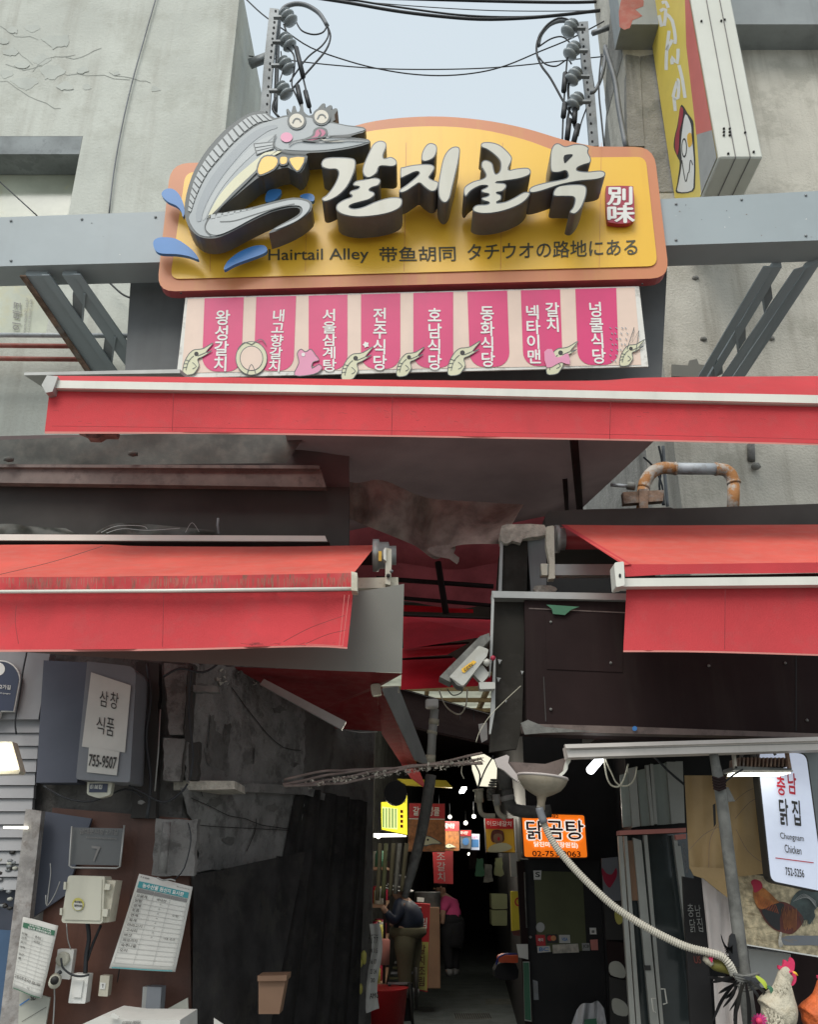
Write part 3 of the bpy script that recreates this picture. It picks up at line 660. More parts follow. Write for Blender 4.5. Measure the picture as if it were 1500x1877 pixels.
fp('tongue', [(868,262),(918,240),(928,212),(950,200),(975,210),(978,228),(950,250),(900,265)], 'tong', 0.016)
strokes('mouth_line', [R5([(778,290),(800,272),(850,260),(1000,240),(1100,234),(1188,218)]), R5([(850,262),(950,268),(1100,258),(1210,262)]), R5([(708,230),(695,270),(712,305),(790,325),(900,328),(1000,322),(1130,302),(1215,278)]), R5([(945,205),(955,225),(940,245)])], 2.2, FY(4.94), M['fisho'], fo, 0.020)
fp('lip_print', [(950,256),(1090,268),(1000,272)], 'eyew', 0.017, 0)
fp('gill_rim', [(583,280),(600,345),(695,310),(700,268)], 'fisho', 0.013, 0)
for q in ([(590,286),(593,302),(690,287),(690,275)], [(596,307),(599,320),(690,300),(690,291)], [(602,325),(606,338),(690,308),(688,303)]): fp('gill_print', q, 'fishl', 0.016, 0)
for q in ([(600,420),(622,362),(660,342),(712,350),(725,385),(700,425),(640,455),(610,455)], [(728,350),(760,345),(778,360),(770,395),(735,402),(722,380)], [(785,352),(870,350),(852,415),(822,438),(790,405),(778,380)]):
    fp('bow_rim', q, 'fisho', 0.016, 2); fp('bow_tie', offset(q, -9), 'yellow', 0.019, 2)
for q in ([(78,560),(100,532),(140,530),(175,560),(198,610),(205,660),(196,684),(185,650),(160,622),(110,598)], [(32,830),(45,805),(90,795),(160,805),(230,850),(268,890),(280,918),(230,900),(160,888),(80,885),(45,868)], [(422,975),(440,930),(500,880),(580,845),(640,840),(660,862),(640,885),(560,915),(480,945)],
          [(650,600),(660,545),(700,530),(735,535),(733,560),(700,592)], [(840,570),(870,556),(905,558),(920,575),(912,598),(880,590)]):
    flat('splash', R5(catmull(q, 3)), FY(5.08), M['blue'], sg, t=0.03)
# seal
sq_ = R6([(1115,525),(1130,514),(1250,514),(1265,530),(1270,620),(1272,690),(1258,708),(1220,722),(1140,715),(1122,700),(1115,610)])
se = flat('seal', catmull(sq_, 2), FY(5.14), M['seal'], sg, t=0.04)
for c_, q_ in (('別', R6([(1122,520),(1256,520),(1256,616),(1122,618)])), ('味', R6([(1124,622),(1268,618),(1270,714),(1126,716)]))): text('lettering', [(c_, q_)], FY(5.14), M['white'], se, lift=0.004, bold=0.028)
text('subtitle', [('Hairtail Alley', [(492,457),(676,455),(676,482),(492,484)])], FY(5.2), M['inkg'], sg, lift=0.017, bold=0.006)
for c_, q_ in (('带鱼胡同', [(695,453),(835,451),(836,479),(696,481)]), ('タチウオの路地にある', [(857,447),(1169,437),(1169,468),(857,478)])): text('subtitle', [(c_, q_)], FY(5.2), M['inkg'], sg, lift=0.017, bold=0.009)
for x, y in [(332, 538), (1178, 521)]: ball('screw', P(x, y, FY(5.2)), 0.008, M['ink'], sg, sub=1)
# ================================================================ BANNER
bn = T('shop_banner', 'peach and magenta banner of restaurant names hanging under the alley sign', 'banner')
BP = FY(5.24)
flat('rim', [(340, 546), (1172, 525), (1189, 672), (323, 693)], BP, M['bannerw'], bn, t=0.012)
flat('field', [(344, 548), (1164, 527), (1176, 669), (333, 684)], BP, M['banner'], bn, lift=0.003)
cols = [(375, 447), (470, 543), (566, 637), (662, 734), (758, 831), (857, 930), (955, 1027), (1055, 1130)]
def by(x): return 685 - (x-333)*0.0180
for i, (a, b) in enumerate(cols):
    ty = 548 - (a-340)*0.0252; k = -4 if i < 2 else (0 if i < 5 else 4); yb = by(a) ; r = 26
    pts = [(a, ty), (b, ty - 2)] + [(b + k*1.0 - r + r*math.sin(t*math.pi/2/6), yb - 6 - r + r*math.cos((6-t)*math.pi/2/6) if 0 else yb - 4 - r + r*math.sin((t)*math.pi/2/6)) if 0 else (b + k - r + r*math.cos(t*math.pi/12), yb - 3 - r + r*math.sin(t*math.pi/12)) for t in range(7)] + [(a + k + r - r*math.sin(t*math.pi/12), yb - 3 - r + r*math.cos(t*math.pi/12)) for t in range(7)]
    flat('name_tab', pts, BP, M['magenta'], bn, lift=0.006)
names = [('왕성갈치', 409, 568, 404, 681, 28), ('내고향갈치', 512, 567, 503, 682, 25), ('서울삼계탕', 604, 566, 604, 681, 27), ('전주식당', 697, 564, 696, 679, 27), ('호남식당', 797, 564, 797, 678, 27), ('동화식당', 893, 560, 895, 673, 27), ('넥타이맨', 976, 559, 980, 667, 28), ('갈치', 1012, 554, 1015, 609, 27), ('넝쿨식당', 1091, 553, 1099, 667, 27)]
for s, xt, yt, xb, yb_, wd in names: text('lettering', column_items(s, xt, yt, xb, yb_, wd, gap=0.0), BP, M['white'], bn, lift=0.009, bold=0.02, em=True)
# small drawings on the banner
def doodle_fish(cx, cy, s, flip=1, extra=None):
    def tr(L): return [(cx + flip*x*s, cy + y*s) for x, y in L]
    bodyp = [(-1.0,1.5),(-0.95,0.7),(-0.6,0.0),(-0.2,-0.35),(0.2,-0.4),(0.6,-0.5),(1.3,-0.9),(0.7,-0.15),(1.2,-0.3),(0.5,0.15),(0.1,0.35),(0.2,0.8),(0.0,1.2),(-0.3,1.5)]
    q = catmull(tr(bodyp), 3)
    flat('fish_fill', q, BP, M['fishc'] if not extra else M[extra], bn, lift=0.015); strokes('fish_outline', [q + [q[0]]], 1.3, BP, M['fisho'], bn, lift=0.0165, sm=1)
    flat('fish_eye', disc(cx + flip*0.0*s, cy - 0.05*s, s*0.17), BP, M['ink'], bn, lift=0.017)
    strokes('fish_lines', [tr([(-0.8,1.2),(-0.6,0.5),(-0.2,0.1)]), tr([(-0.3,0.6),(0.0,0.9),(-0.3,1.1)]), tr([(-1.0,1.0),(-0.7,0.95)]), tr([(-0.97,0.7),(-0.65,0.7)]), tr([(-0.85,0.4),(-0.5,0.5)]), tr([(0.1,0.1),(0.7,-0.15)])], 1.1, BP, M['fisho'], bn, lift=0.018, sm=2)
doodle_fish(360, 650, 24, 1); doodle_fish(652, 658, 25, 1); doodle_fish(750, 656, 22, 1); doodle_fish(848, 648, 26, 1); doodle_fish(1028, 648, 25, 1); doodle_fish(1157, 640, 20, 1)
strokes('net_print', [[(1118 + 9*(k % 4) + (k*7 % 5), 600 + 10*(k//4)), (1121 + 9*(k % 4) + (k*7 % 5), 603 + 10*(k//4))] for k in range(28)], 1.6, BP, M['fishs'], bn, 0.012, sm=1)
strokes('snout', [[(1150, 640), (1163, 600), (1160, 628), (1172, 606), (1166, 645)]], 1.2, BP, M['fisho'], bn, 0.018, sm=1)
for rr_, mt, lf in ((30, 'fisho', .012), (28.6, 'fishc', .015), (22, 'fisho', .0165), (20.6, 'banner', .018)):
    flat('fish_ring', disc(461, 657, rr_*0.98, rr_*1.05, 28), BP, M[mt], bn, lift=lf)
strokes('ring_lines', [[(436, 640), (448, 628), (462, 632)], [(461, 632), (478, 622), (488, 632)], [(452, 688), (461, 668), (470, 688)]], 1.4, BP, M['fisho'], bn, 0.019)
q = [(540,688),(548,665),(545,648),(552,640),(560,645),(570,640),(578,650),(585,660),(574,664),(572,675),(585,668),(590,676),(575,686)]
q = catmull(q, 3); flat('chick_fill', q, BP, M['pink'], bn, lift=.015); strokes('chick_outline', [q + [q[0]]], 1.3, BP, M['fisho'], bn, lift=0.0165, sm=1); flat('chick_eye', disc(556, 650, 3.4), BP, M['white'], bn, lift=.018)
flat('bow_print', catmull([(998,645),(1012,640),(1020,655),(1032,652),(1042,648),(1045,668),(1030,664),(1020,668),(1003,674)], 2), BP, M['pink'], bn, lift=0.02)
flat('flower_print', [(671+5*math.cos(a*.628)*(1.25 if a % 2 else .8), 632+5*math.sin(a*.628)*(1.25 if a % 2 else .8)) for a in range(10)], BP, M['white'], bn, lift=.012)
# ================================================================ TALL YELLOW SIGN
ys = T('projecting_sign', 'tall yellow and white lightbox sign jutting from the right building behind the beam', 'sign')
X0 = 2.545
box('casing', (X0, 5.5, 7.02), (X0 + 0.36, 6.58, 13.5), M['signw'], ys, bv=0.012)
for xo in (0.13, 0.25):
    box('joint', (X0 + xo, 5.492, 7.02), (X0 + xo + 0.006, 5.5, 13.5), M['greyp'], ys)
    box('joint', (X0 + xo, 5.5, 7.012), (X0 + xo + 0.006, 6.58, 7.02), M['greyp'], ys)
YP = ('x', X0)
def yz(a, b): return [Vector((X0 - 0.004, y, z)) for y, z in (a, b)]
def yface(name, pts, mt, off=0.004, sm=0):
    if sm: pts = catmull(pts, sm)
    p3 = [Vector((X0 - off, y, z)) for y, z in pts]
    return mesh(name, p3, [tuple(q) for q in tessellate_polygon([p3])] if len(p3) > 4 else [tuple(range(len(p3)))], M[mt], ys, fix=False)
yface('face', [(5.53, 7.05), (6.56, 7.05), (6.56, 13.4), (5.53, 13.4)], 'signy')
yface('red_band', [(5.53, 7.35), (5.85, 7.62), (5.75, 8.6), (5.53, 9.3)], 'signr', 0.006)
yface('grey_band', [(5.53, 7.05), (5.95, 7.05), (5.84, 7.62), (5.53, 7.35)], 'signg', 0.007)
R4 = crop(1050, 0, 3.3333)
YQ = ('x', X0)
def ys4(name, pts, mt, lift, sm=3): return flat(name, catmull(R4(pts), sm) if sm else R4(pts), YQ, M[mt], ys, lift=lift)
def brush(paths, wd, mt='white'):
    strokes('brush_outline', [R4(p) for p in paths], wd + 2.4, YQ, M['ink'], ys, lift=0.014, sm=2)
    strokes('brush_letter', [R4(p) for p in paths], wd, YQ, M[mt], ys, lift=0.02, sm=2)
brush([[(545,20),(570,15),(585,50)], [(535,70),(570,60),(560,160)], [(528,95),(545,165)], [(575,90),(610,130),(628,230),(625,270)], [(590,190),(575,320),(572,430)], [(575,310),(610,245)], [(610,395),(605,350),(640,390),(645,300)], [(650,400),(670,480),(688,600)], [(640,500),(615,590),(645,600),(648,500),(638,490)], [(620,600),(628,680)]], 6.0)
text('phone', [('-9063', R4([(770,1170),(835,930),(852,960),(790,1200)]))], YQ, M['white'], ys, lift=0.02)
text('phone', [('CHUBBUN', R4([(655,0),(705,300),(690,320),(640,0)]))], YQ, M['greyp'], ys, lift=0.014, bold=0.0)
ys4('rooster_print', [(660,650),(680,655),(700,690),(735,740),(740,800),(745,900),(750,1000),(748,1100),(735,1170),(636,1180),(640,1120),(655,1000),(640,960),(618,900),(625,830),(640,770)], 'ink', 0.022)
ys4('rooster_fill', [(690,700),(722,760),(728,830),(735,900),(742,1000),(740,1100),(728,1165),(644,1172),(648,1120),(668,1000),(662,900),(670,800)], 'white', 0.026)
ys4('comb_print', [(655,665),(676,668),(670,740),(655,800),(650,900),(640,950),(626,900),(630,830),(645,770)], 'seal', 0.029)
ys4('beak_print', [(700,830),(724,815),(730,880),(708,900)], 'yellow', 0.031)
ys4('eye_print', disc(682, 905, 17, 60), 'ink', 0.031, 0); ys4('eye_print', disc(682, 905, 12, 48), 'white', 0.034, 0)
strokes('feather_lines', [R4([(668,980),(690,1110),(705,1060),(712,1050),(720,980),(735,1010)])], 1.5, YQ, M['ink'], ys, 0.031)
for u, v in [(788,131),(909,129),(930,122),(1055,811),(952,940),(1107,929)] + [(925+18*i, 787+20*j) for i in (0, 2) for j in range(3)]:
    q = R4([(u, v)])[0]; ball('screw', P(q[0], q[1], 5.494), 0.012, M['ink'], ys, sub=1)
# ================================================================ POLES, INSULATORS AND WIRES
def rack(pts, lab, ins, side):
    t = T('insulator_rack', lab, 'insulator rack', 'insulator racks above the sign')
    YR = 6.9
    L, Rr = ribbon(pts, 17); n = len(L)
    vv = [P(x, y, YR) for x, y in L + Rr]
    prism('post', [P(x, y, YR) for x, y in L + Rr[::-1]], (0, 0.05, 0), M['galv'], t)
    tot = 16
    for i in range(tot):
        f = (i+0.5)/tot*(n-1); j = min(int(f), n-2); g_ = f-j; x = pts[j][0]*(1-g_)+pts[j+1][0]*g_; y = pts[j][1]*(1-g_)+pts[j+1][1]*g_
        flat('slot', disc(x - side*3, y, 2.2, 2.6, 8), YR, M['hole'], t, lift=0.004)
    for x, y in ins:
        c = P(x, y, YR - 0.1); r = mpp(x, y, YR)
        ax = Vector((side*0.55, -0.2, 0.8))
        prof = [(5, -15), (13, -13), (15, -10), (13, -7), (8, -5), (8, -2), (14, 0), (15, 3), (13, 6), (8, 8), (8, 10), (12, 12), (9, 15)]
        i_ = lathe('insulator', [(a*r*0.95, b*r*0.95) for a, b in prof], c, ax, M['porc'], t, 14)
        box('bracket', (min(P(x, y, YR).x, P(x + side*22, y, YR).x), YR - 0.14, c.z - 0.045), (max(P(x, y, YR).x, P(x + side*22, y, YR).x), YR - 0.1, c.z - 0.02), M['galv'], t)
    return t
r1 = rack([(503, 16), (497, 70), (491, 130), (485, 215)], 'slotted steel post with four spool insulators above the fish', [(528, 32), (526, 77), (524, 120), (520, 166)], -1)
r2 = rack([(1070, 40), (1075, 110), (1083, 180), (1090, 268)], 'slotted steel post with four spool insulators beside the right building', [(1046, 52), (1050, 93), (1053, 140), (1056, 186)], 1)
tubeP('arm', [(458, 118), (497, 103)], 9, M['galv'], r1, Y=6.95, seg=4); tubeP('arm', [(1086, 62), (1120, 50)], 5, M['galv'], r2, Y=6.95, seg=4)
wires = [
 ([(505, 205), (508, 120), (510, 60), (516, 22), (535, 9), (560, 10), (585, 25), (600, 48)], 4.5, 'thick grey service cable looping over the left rack', 7.0, 'cableg'),
 ([(600, 48), (606, 68), (598, 92), (575, 120), (548, 150), (535, 165)], 1.8, 'outer black drop wire curling back from the left cable loop', 7.0, 'cable'),
 ([(600, 48), (602, 66), (590, 85), (565, 105), (542, 135), (532, 150)], 1.5, 'middle black drop wire curling back from the left cable loop', 6.98, 'cable'),
 ([(600, 48), (592, 60), (575, 64), (555, 58), (545, 45), (541, 32)], 1.5, 'short black jumper wire inside the left cable loop', 6.96, 'cable'),
 ([(520, 45), (530, 70), (545, 100), (555, 140), (562, 170), (570, 208)], 1.6, 'long black tail wire right of the left insulators', 6.8, 'cable'),
 ([(522, 85), (538, 100), (540, 125), (535, 155), (545, 180), (553, 200)], 1.6, 'black tail wire with splice beside the second left insulator', 6.8, 'cable'),
 ([(515, 95), (518, 130), (513, 150), (520, 165)], 1.2, 'thin tie wire between the left insulators', 6.78, 'cable'),
 ([(505, 180), (500, 200), (512, 216)], 2.4, 'black wire end hanging behind the fish crest', 6.8, 'cable'),
 ([(450, -2), (480, 26), (520, 55), (570, 88), (640, 113), (700, 128), (760, 137), (820, 139), (880, 133), (930, 120), (990, 95), (1050, 70), (1120, 33)], 1.3, 'thin span wire crossing the sky from upper left, sagging lowest', 7.1, 'cable'),
 ([(452, 103), (520, 110), (600, 119), (690, 126), (780, 128), (880, 126), (960, 120), (1040, 111), (1110, 104)], 1.2, 'thin span wire crossing the sky almost level', 7.15, 'cable'),
 ([(560, -6), (640, 6), (720, 20), (800, 30), (880, 36), (960, 34), (1040, 27), (1122, 17)], 3.2, 'thick black cable bundle across the top of the sky', 7.2, 'cable'),
 ([(600, -8), (680, 6), (760, 18), (840, 28), (920, 32), (1000, 30), (1122, 20)], 2.0, 'second black cable hugging the thick bundle', 7.25, 'cable'),
 ([(660, -4), (800, 0), (950, 4), (1060, 5), (1130, 2)], 3.0, 'highest black cable grazing the top of the picture', 7.3, 'cable'),
 ([(620, 0), (760, 12), (900, 20), (1040, 21), (1122, 18)], 0.9, 'hairline wire just under the highest cable', 7.3, 'cable'),
 ([(1090, 170), (1082, 120), (1075, 80), (1058, 48), (1030, 34), (1005, 45), (988, 70), (984, 95), (992, 120), (1010, 145), (1035, 190), (1052, 215)], 2.2, 'black cable looping left of the right rack', 7.0, 'cable'),
 ([(1085, 165), (1073, 110), (1062, 62), (1040, 40), (1012, 44), (992, 64), (987, 85)], 4.0, 'thick grey service cable looping over the right rack', 7.02, 'cableg'),
 ([(988, 105), (1000, 118), (1020, 122), (1040, 110), (1048, 118)], 1.5, 'short jumper wire left of the right insulators', 6.98, 'cable'),
 ([(990, 85), (1010, 72), (1030, 68), (1044, 78), (1046, 88)], 1.5, 'upper jumper wire left of the right insulators', 6.98, 'cable'),
 ([(1044, 80), (1040, 110), (1036, 160), (1033, 210), (1031, 262)], 1.6, 'straight black tail wire left of the right insulators', 6.85, 'cable'),
 ([(1046, 130), (1042, 165), (1044, 200), (1040, 225), (1042, 262)], 2.2, 'taped black tail wire behind the sign arch', 6.85, 'cable'),
 ([(1056, 200), (1052, 225), (1058, 245), (1052, 262)], 2.6, 'short thick tail wire nearest the right post', 6.85, 'cable'),
 ([(1075, 200), (1066, 225), (1060, 250)], 1.4, 'thin tail wire slanting off the right post', 6.85, 'cable'),
 ([(1110, 85), (1108, 120), (1100, 150), (1090, 168), (1082, 170)], 3.6, 'thick grey cable curving to the right building pipe', 6.7, 'cableg'),
 ([(1110, 90), (1118, 115), (1128, 150), (1135, 200), (1148, 270)], 4.6, 'grey conduit pipe down the corner of the right building', 6.55, 'cableg'),
 ([(1103, 100), (1098, 160), (1103, 220), (1108, 268)], 1.6, 'loose black wire along the right building corner', 6.6, 'cable'),
 ([(1216, 818), (1219, 870), (1224, 928)], 3.0, 'grey riser cable at the wall corner, nearest the rusty pipe', 6.55, 'cableg'),
 ([(1208, 818), (1214, 850), (1209, 890), (1216, 926)], 2.0, 'black riser cable at the wall corner, left of the grey one', 6.55, 'cable'),
 ([(1180, 838), (1200, 858), (1214, 890), (1218, 926)], 1.8, 'black wire arching from under the dark canopy to the wall corner', 6.5, 'cable'),
 ([(197, 515), (222, 538), (238, 546)], 1.8, 'short twisted wire on the pale wall under the beam', 6.4, 'cable'),
 ([(-8, 327), (20, 352), (68, 396)], 1.2, 'thin wire slanting across the left window', 6.3, 'cable'),
]
for pts, r, lab, Y, mt in wires:
    o = tubeP('cable', pts, r, M[mt], None, Y=Y, sm=4, seg=6); setp(o, lab, 'cable', 'cables and wires')
for a, b, lab in [((543, 88), (556, 142), 'upper splice sleeve'), ((560, 168), (567, 196), 'lower splice sleeve'), ((545, 158), (552, 190), 'middle splice sleeve')]:
    tubeP('splice_sleeve', [a, b], 4.5, M['cable'], r1, Y=6.78, seg=8)
for a, b in [((1037, 135), (1034, 168)), ((1036, 190), (1033, 215)), ((1044, 220), (1040, 255)), ((1060, 230), (1052, 262)), ((1055, 200), (1053, 225))]:
    tubeP('splice_sleeve', [a, b], 5.0, M['cable'], r2, Y=6.82, seg=8)

for x, y, Y in [(20, 405, 5.23), (20, 478, 5.23), (285, 398, 5.23), (1240, 374, 5.23), (1240, 440, 5.23), (1478, 358, 5.23), (1478, 432, 5.23), (150, 402, 5.23), (1360, 366, 5.23)]:
    ball('bolt', P(x, y, FY(Y)), 0.012, M['beamd'], ga, (1, .6, 1), 1)
rs = random.Random(31)
for i in range(16):
    x = rs.choice([rs.uniform(5, 285), rs.uniform(1235, 1490)]); y = 400 + rs.uniform(0, 70) - (28 if x > 700 else 0)
    flat('paint_chip', [(x + 2.2*rs.random()*math.cos(a), y + 1.4*rs.random()*math.sin(a)) for a in range(6)], FY(5.235), M[rs.choice(['rust', 'white', 'sheetg'])], ga, lift=0.002)
# ================================================================ BUILDING MASS ROUND THE ALLEY MOUTH
OW = ('p', 7.68, 2.7)          # the side wall that turns into the alley on the left
lm = T('shop_building', 'dark low shop building left of the alley mouth under the left red awning', 'building')
prism('wall', [(-9, 4.62, 0), (-1.14, 4.62, 0), (-0.27, 6.97, 0), (-9, 6.97, 0)], (0, 0, 3.35), M['dirtywall'], lm)
prism('wall', [(-9, 6.98, 0), (-0.27, 6.98, 0), (-0.27, 7.1, 0), (-1.05, 7.1, 0), (-0.75, 12, 0), (1.0, 30, 0), (1.0, 30.4, 0), (-9, 30.4, 0)], (0, 0, 4.15), M['dirtywall'], lm)
rm = T('shop_building', 'dark low shop building right of the alley mouth behind the glass doors', 'building')
prism('wall', [(9, 5.42, 0), (1.30, 5.42, 0), (1.72, 7.62, 0), (9, 7.62, 0)], (0, 0, 3.25), M['black'], rm)
prism('wall', [(0.97, 7.63, 0), (2.55, 30, 0), (2.55, 30.4, 0), (9, 30.4, 0), (9, 7.63, 0)], (0, 0, 4.15), M['black'], rm)
o = box('end_wall', (-2, 30.5, 0), (6, 30.8, 4.2), M['black']); setp(o, 'dark wall far off closing the end of the alley', 'wall')
rf = T('alley_roof', 'dark low roof covering the alley, its pale translucent panels showing above the hanging signs', 'roof')
box('roof_deck', (-3.5, 8.6, 4.16), (6, 11.9, 4.30), M['dbrown'], rf)
box('roof_deck', (-3.5, 15.2, 4.16), (6, 31, 4.30), M['dbrown'], rf)
for i in range(5): box('roofing_sheet', (-1.5 + i*0.9, 11.9, 4.20), (-0.62 + i*0.9, 15.2, 4.206), M['poly'], rf)
for i in range(6): box('rafter', (-1.56 + i*0.9, 11.9, 4.10), (-1.50 + i*0.9, 15.2, 4.19), M['timber'], rf)
for i in range(3): box('purlin', (-2, 12.6 + i*0.9, 4.04), (4, 12.66 + i*0.9, 4.10), M['timber'], rf)
prism('slanted_sheet', [P(734, 1264, 9.5), P(906, 1313, 9.5), P(906, 1368, 8.2), P(734, 1330, 8.2)], (0, 0, 0.02), M['dbrown'], rf)
for i in range(7): tube('rib', [P(738 + i*26, 1268 + i*7, 9.45), P(742 + i*26, 1330 + i*6, 8.25)], 0.012, M['black'], rf, seg=5)
prism('flashing', [P(734, 1262, 9.45), P(906, 1310, 9.45), P(906, 1315, 9.45), P(734, 1266, 9.45)], (0, 0.05, 0), M['edge'], rf)
# ---- canopy over the alley mouth
ca = T('alley_canopy', 'dark sagging cloth canopy over the alley mouth under the topmost red awning', 'canopy')
def cdisp(u, v): return (0, 0, (-0.06*math.sin(math.pi*v)*math.sin(math.pi*u*3)**2 - 0.04*math.sin(7*u + 3*v))*min(1, 4*u, 4*(1-u)))
sheet('cloth', [P(520, 778, 4.3), P(1226, 784, 4.3), P(1058, 940, 6.0), P(560, 985, 6.0)], 24, 12, M['canopy'], ca, cdisp)
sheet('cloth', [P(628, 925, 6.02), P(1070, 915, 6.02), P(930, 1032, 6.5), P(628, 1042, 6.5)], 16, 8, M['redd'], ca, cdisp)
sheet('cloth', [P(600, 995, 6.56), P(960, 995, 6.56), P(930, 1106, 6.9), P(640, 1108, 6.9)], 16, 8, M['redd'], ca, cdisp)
tubeP('batten', [(1052, 800, 4.28), (1064, 940, 5.9)], 11, M['dbrown'], ca, seg=4)
tubeP('batten', [(1036, 880, 5.0), (1040, 940, 5.9)], 6, M['dbrown'], ca, seg=4)
tubeP('batten', [(690, 1060), (905, 1075)], 5, M['dbrown'], ca, Y=6.1, seg=4)
tubeP('batten', [(690, 1092), (905, 1110)], 4, M['dbrown'], ca, Y=6.3, seg=4)
tubeP('batten', [(803, 1030), (818, 1125)], 6, M['dbrown'], ca, Y=6.0, seg=6)
rrn = random.Random(5)
def sheetpx(name, outline_top, outline_bot, Y, mt, par, nu=24, nv=8, amp=0.05, yv=0.0, sd=1):
    """cloth between two pixel polylines (same length)"""
    top = catmull(outline_top, 6, False); bot = catmull(outline_bot, 6, False); n = len(top); rr = random.Random(sd)
    ph = [rr.uniform(0, 6) for _ in range(6)]
    vv, ff = [], []
    for j in range(nv+1):
        v = j/nv
        for i in range(n):
            u = i/(n-1)
            x = top[i][0]*(1-v)+bot[i][0]*v; y = top[i][1]*(1-v)+bot[i][1]*v
            yy = Y + yv*v + amp*(math.sin(9*u+ph[0]+2*v)*0.5 + math.sin(23*u+3*v+ph[1])*0.3 + math.sin(3*v-17*u+ph[2])*0.3 + math.sin(41*u+ph[3])*0.12)
            vv.append(P(x, y, yy))
    for j in range(nv):
        for i in range(n-1): a = j*n+i; ff.append((a, a+1, a+n+1, a+n))
    return mesh(name, vv, ff, mt, par, True, fix=False)
o = sheetpx('torn_cloth', [(585, 905), (600, 870), (650, 885), (700, 880), (760, 905), (800, 915), (880, 920), (960, 925)],
            [(590, 940), (615, 935), (650, 955), (700, 975), (760, 1000), (800, 1025), (838, 1000), (918, 997)], 4.75, M['rag'], None, amp=0.15, nv=26)
setp(o, 'torn dusty cloth drooping under the canopy at the alley mouth', 'cloth')
o = flat('torn_cloth', [(790, 1003), (835, 998), (832, 1014), (842, 1022), (838, 1034), (824, 1024), (800, 1020), (785, 1010)], 4.72, M['rag'], None, sm=2, t=0.004)
setp(o, 'small frayed rag tip hanging below the torn cloth', 'cloth')
# ================================================================ AWNINGS
def strip(name, top, bot, Yt, Yb, mt, par, bulge=0.0, nv=6, n=5, wav=0.0, thick=0.0):
    top = catmull(top, n, False); bot = catmull(bot, n, False); L = len(top); vv, ff = [], []
    for j in range(nv+1):
        v = j/nv
        for i in range(L):
            u = i/(L-1)
            yy = Yt*(1-v)+Yb*v - bulge*math.sin(math.pi*v) + wav*v*(math.sin(19*u)+0.6*math.sin(43*u+1)+0.4*math.sin(71*u+4*v))
            vv.append(P(top[i][0]*(1-v)+bot[i][0]*v, top[i][1]*(1-v)+bot[i][1]*v, yy))
    for j in range(nv):
        for i in range(L-1): a = j*L+i; ff.append((a, a+1, a+L+1, a+L))
    return mesh(name, vv, ff, mt, par, True, fix=False)
# topmost
a1 = T('awning', 'topmost long red awning right under the restaurant banner', 'awning', 'red awnings round the alley mouth')
strip('fabric', [(98, 689), (420, 692), (760, 697), (1080, 698), (1200, 692), (1570, 689)], [(98, 700), (420, 706), (760, 712), (1080, 718), (1200, 722), (1570, 729)], 4.1, 3.80, M['red'], a1, 0.03)
flat('rail', [(86, 697), (800, 710), (1575, 726), (1575, 741), (800, 723), (86, 711)], 3.77, M['rail'], a1, t=0.07)
flat('rail', [(88, 711), (800, 723), (1575, 741), (1575, 745), (800, 727), (88, 714)], 3.785, M['railg'], a1, t=0.05)
flat('end_cap', [(86, 688), (106, 690), (96, 718), (84, 720), (76, 706)], 3.75, M['edge'], a1, t=0.1)
strip('valance', [(91, 714), (420, 720), (800, 727), (1200, 736), (1570, 745)], [(82, 791), (415, 793), (798, 799), (1200, 806), (1570, 815)], 3.80, 3.74, M['red'], a1, -0.02, wav=0.007)
strip('hem', [(82, 791), (415, 793), (798, 799), (1200, 806), (1570, 815)], [(82, 795), (415, 796), (798, 802), (1200, 809), (1570, 818)], 3.735, 3.735, M['hem'], a1, nv=1)
merge('bracket', [flat('b', [(140, 789), (215, 790), (212, 797), (190, 797), (180, 803), (160, 802), (155, 795)], 3.9, M['pole'], None, t=0.05)], a1)
# lower left
a2 = T('awning', 'pale-topped red awning over the shop left of the alley mouth, dirt streaked along its front', 'awning', 'red awnings round the alley mouth')
strip('fabric', [(-60, 999), (180, 998), (260, 1001), (500, 1002), (690, 999)], [(-60, 1058), (180, 1057), (260, 1056), (500, 1054), (649, 1050)], 4.38, 3.42, M['redtop'], a2, -0.012)
strokes('seam', [[(-5, 1054), (95, 1030), (188, 1001)]], 0.9, 3.7, M['ink'], a2, lift=0.25)
strip('drop_band', [(-60, 1058), (300, 1056), (647, 1050)], [(-60, 1082), (300, 1080), (647, 1076)], 3.42, 3.41, M['redstain'], a2)
tubeP('rail', [(-60, 1085), (300, 1083), (652, 1079)], 3.6, M['rail'], a2, Y=3.39, seg=8)
flat('end_cap', [(644, 1047), (655, 1050), (655, 1083), (644, 1082)], 3.36, M['creamp'], a2, t=0.06)
strip('valance', [(-60, 1088), (300, 1087), (560, 1085), (648, 1083)], [(-60, 1191), (296, 1189), (552, 1183), (637, 1186)], 3.42, 3.36, M['red'], a2, -0.03, wav=0.016)
strip('hem', [(-60, 1191), (296, 1189), (552, 1183), (637, 1186)], [(-60, 1195), (296, 1192.5), (552, 1186), (637, 1189)], 3.35, 3.35, M['hem'], a2, nv=1)
strokes('stitching', [[(640, 1090), (628, 1184)], [(632, 1090), (622, 1184)], [(560, 1180), (630, 1184)]], 0.7, 3.36, M['hem'], a2, lift=0.05, sm=1)
lathe('roller', [(0.085, 0), (0.085, 0.03), (0.07, 0.035), (0.07, 0.08), (0.05, 0.085), (0.05, 0.12)], P(684, 1018, 4.25), (1, 0, 0), M['edge'], a2, 20)
strip('under_roll', [(560, 1003), (688, 1003)], [(600, 1036), (688, 1036)], 4.4, 4.4, M['dbrown'], a2)
box('sticker', tuple(P(694, 1029, 4.16)), tuple(P(700, 1010, 4.15)), M['yellow'], a2)
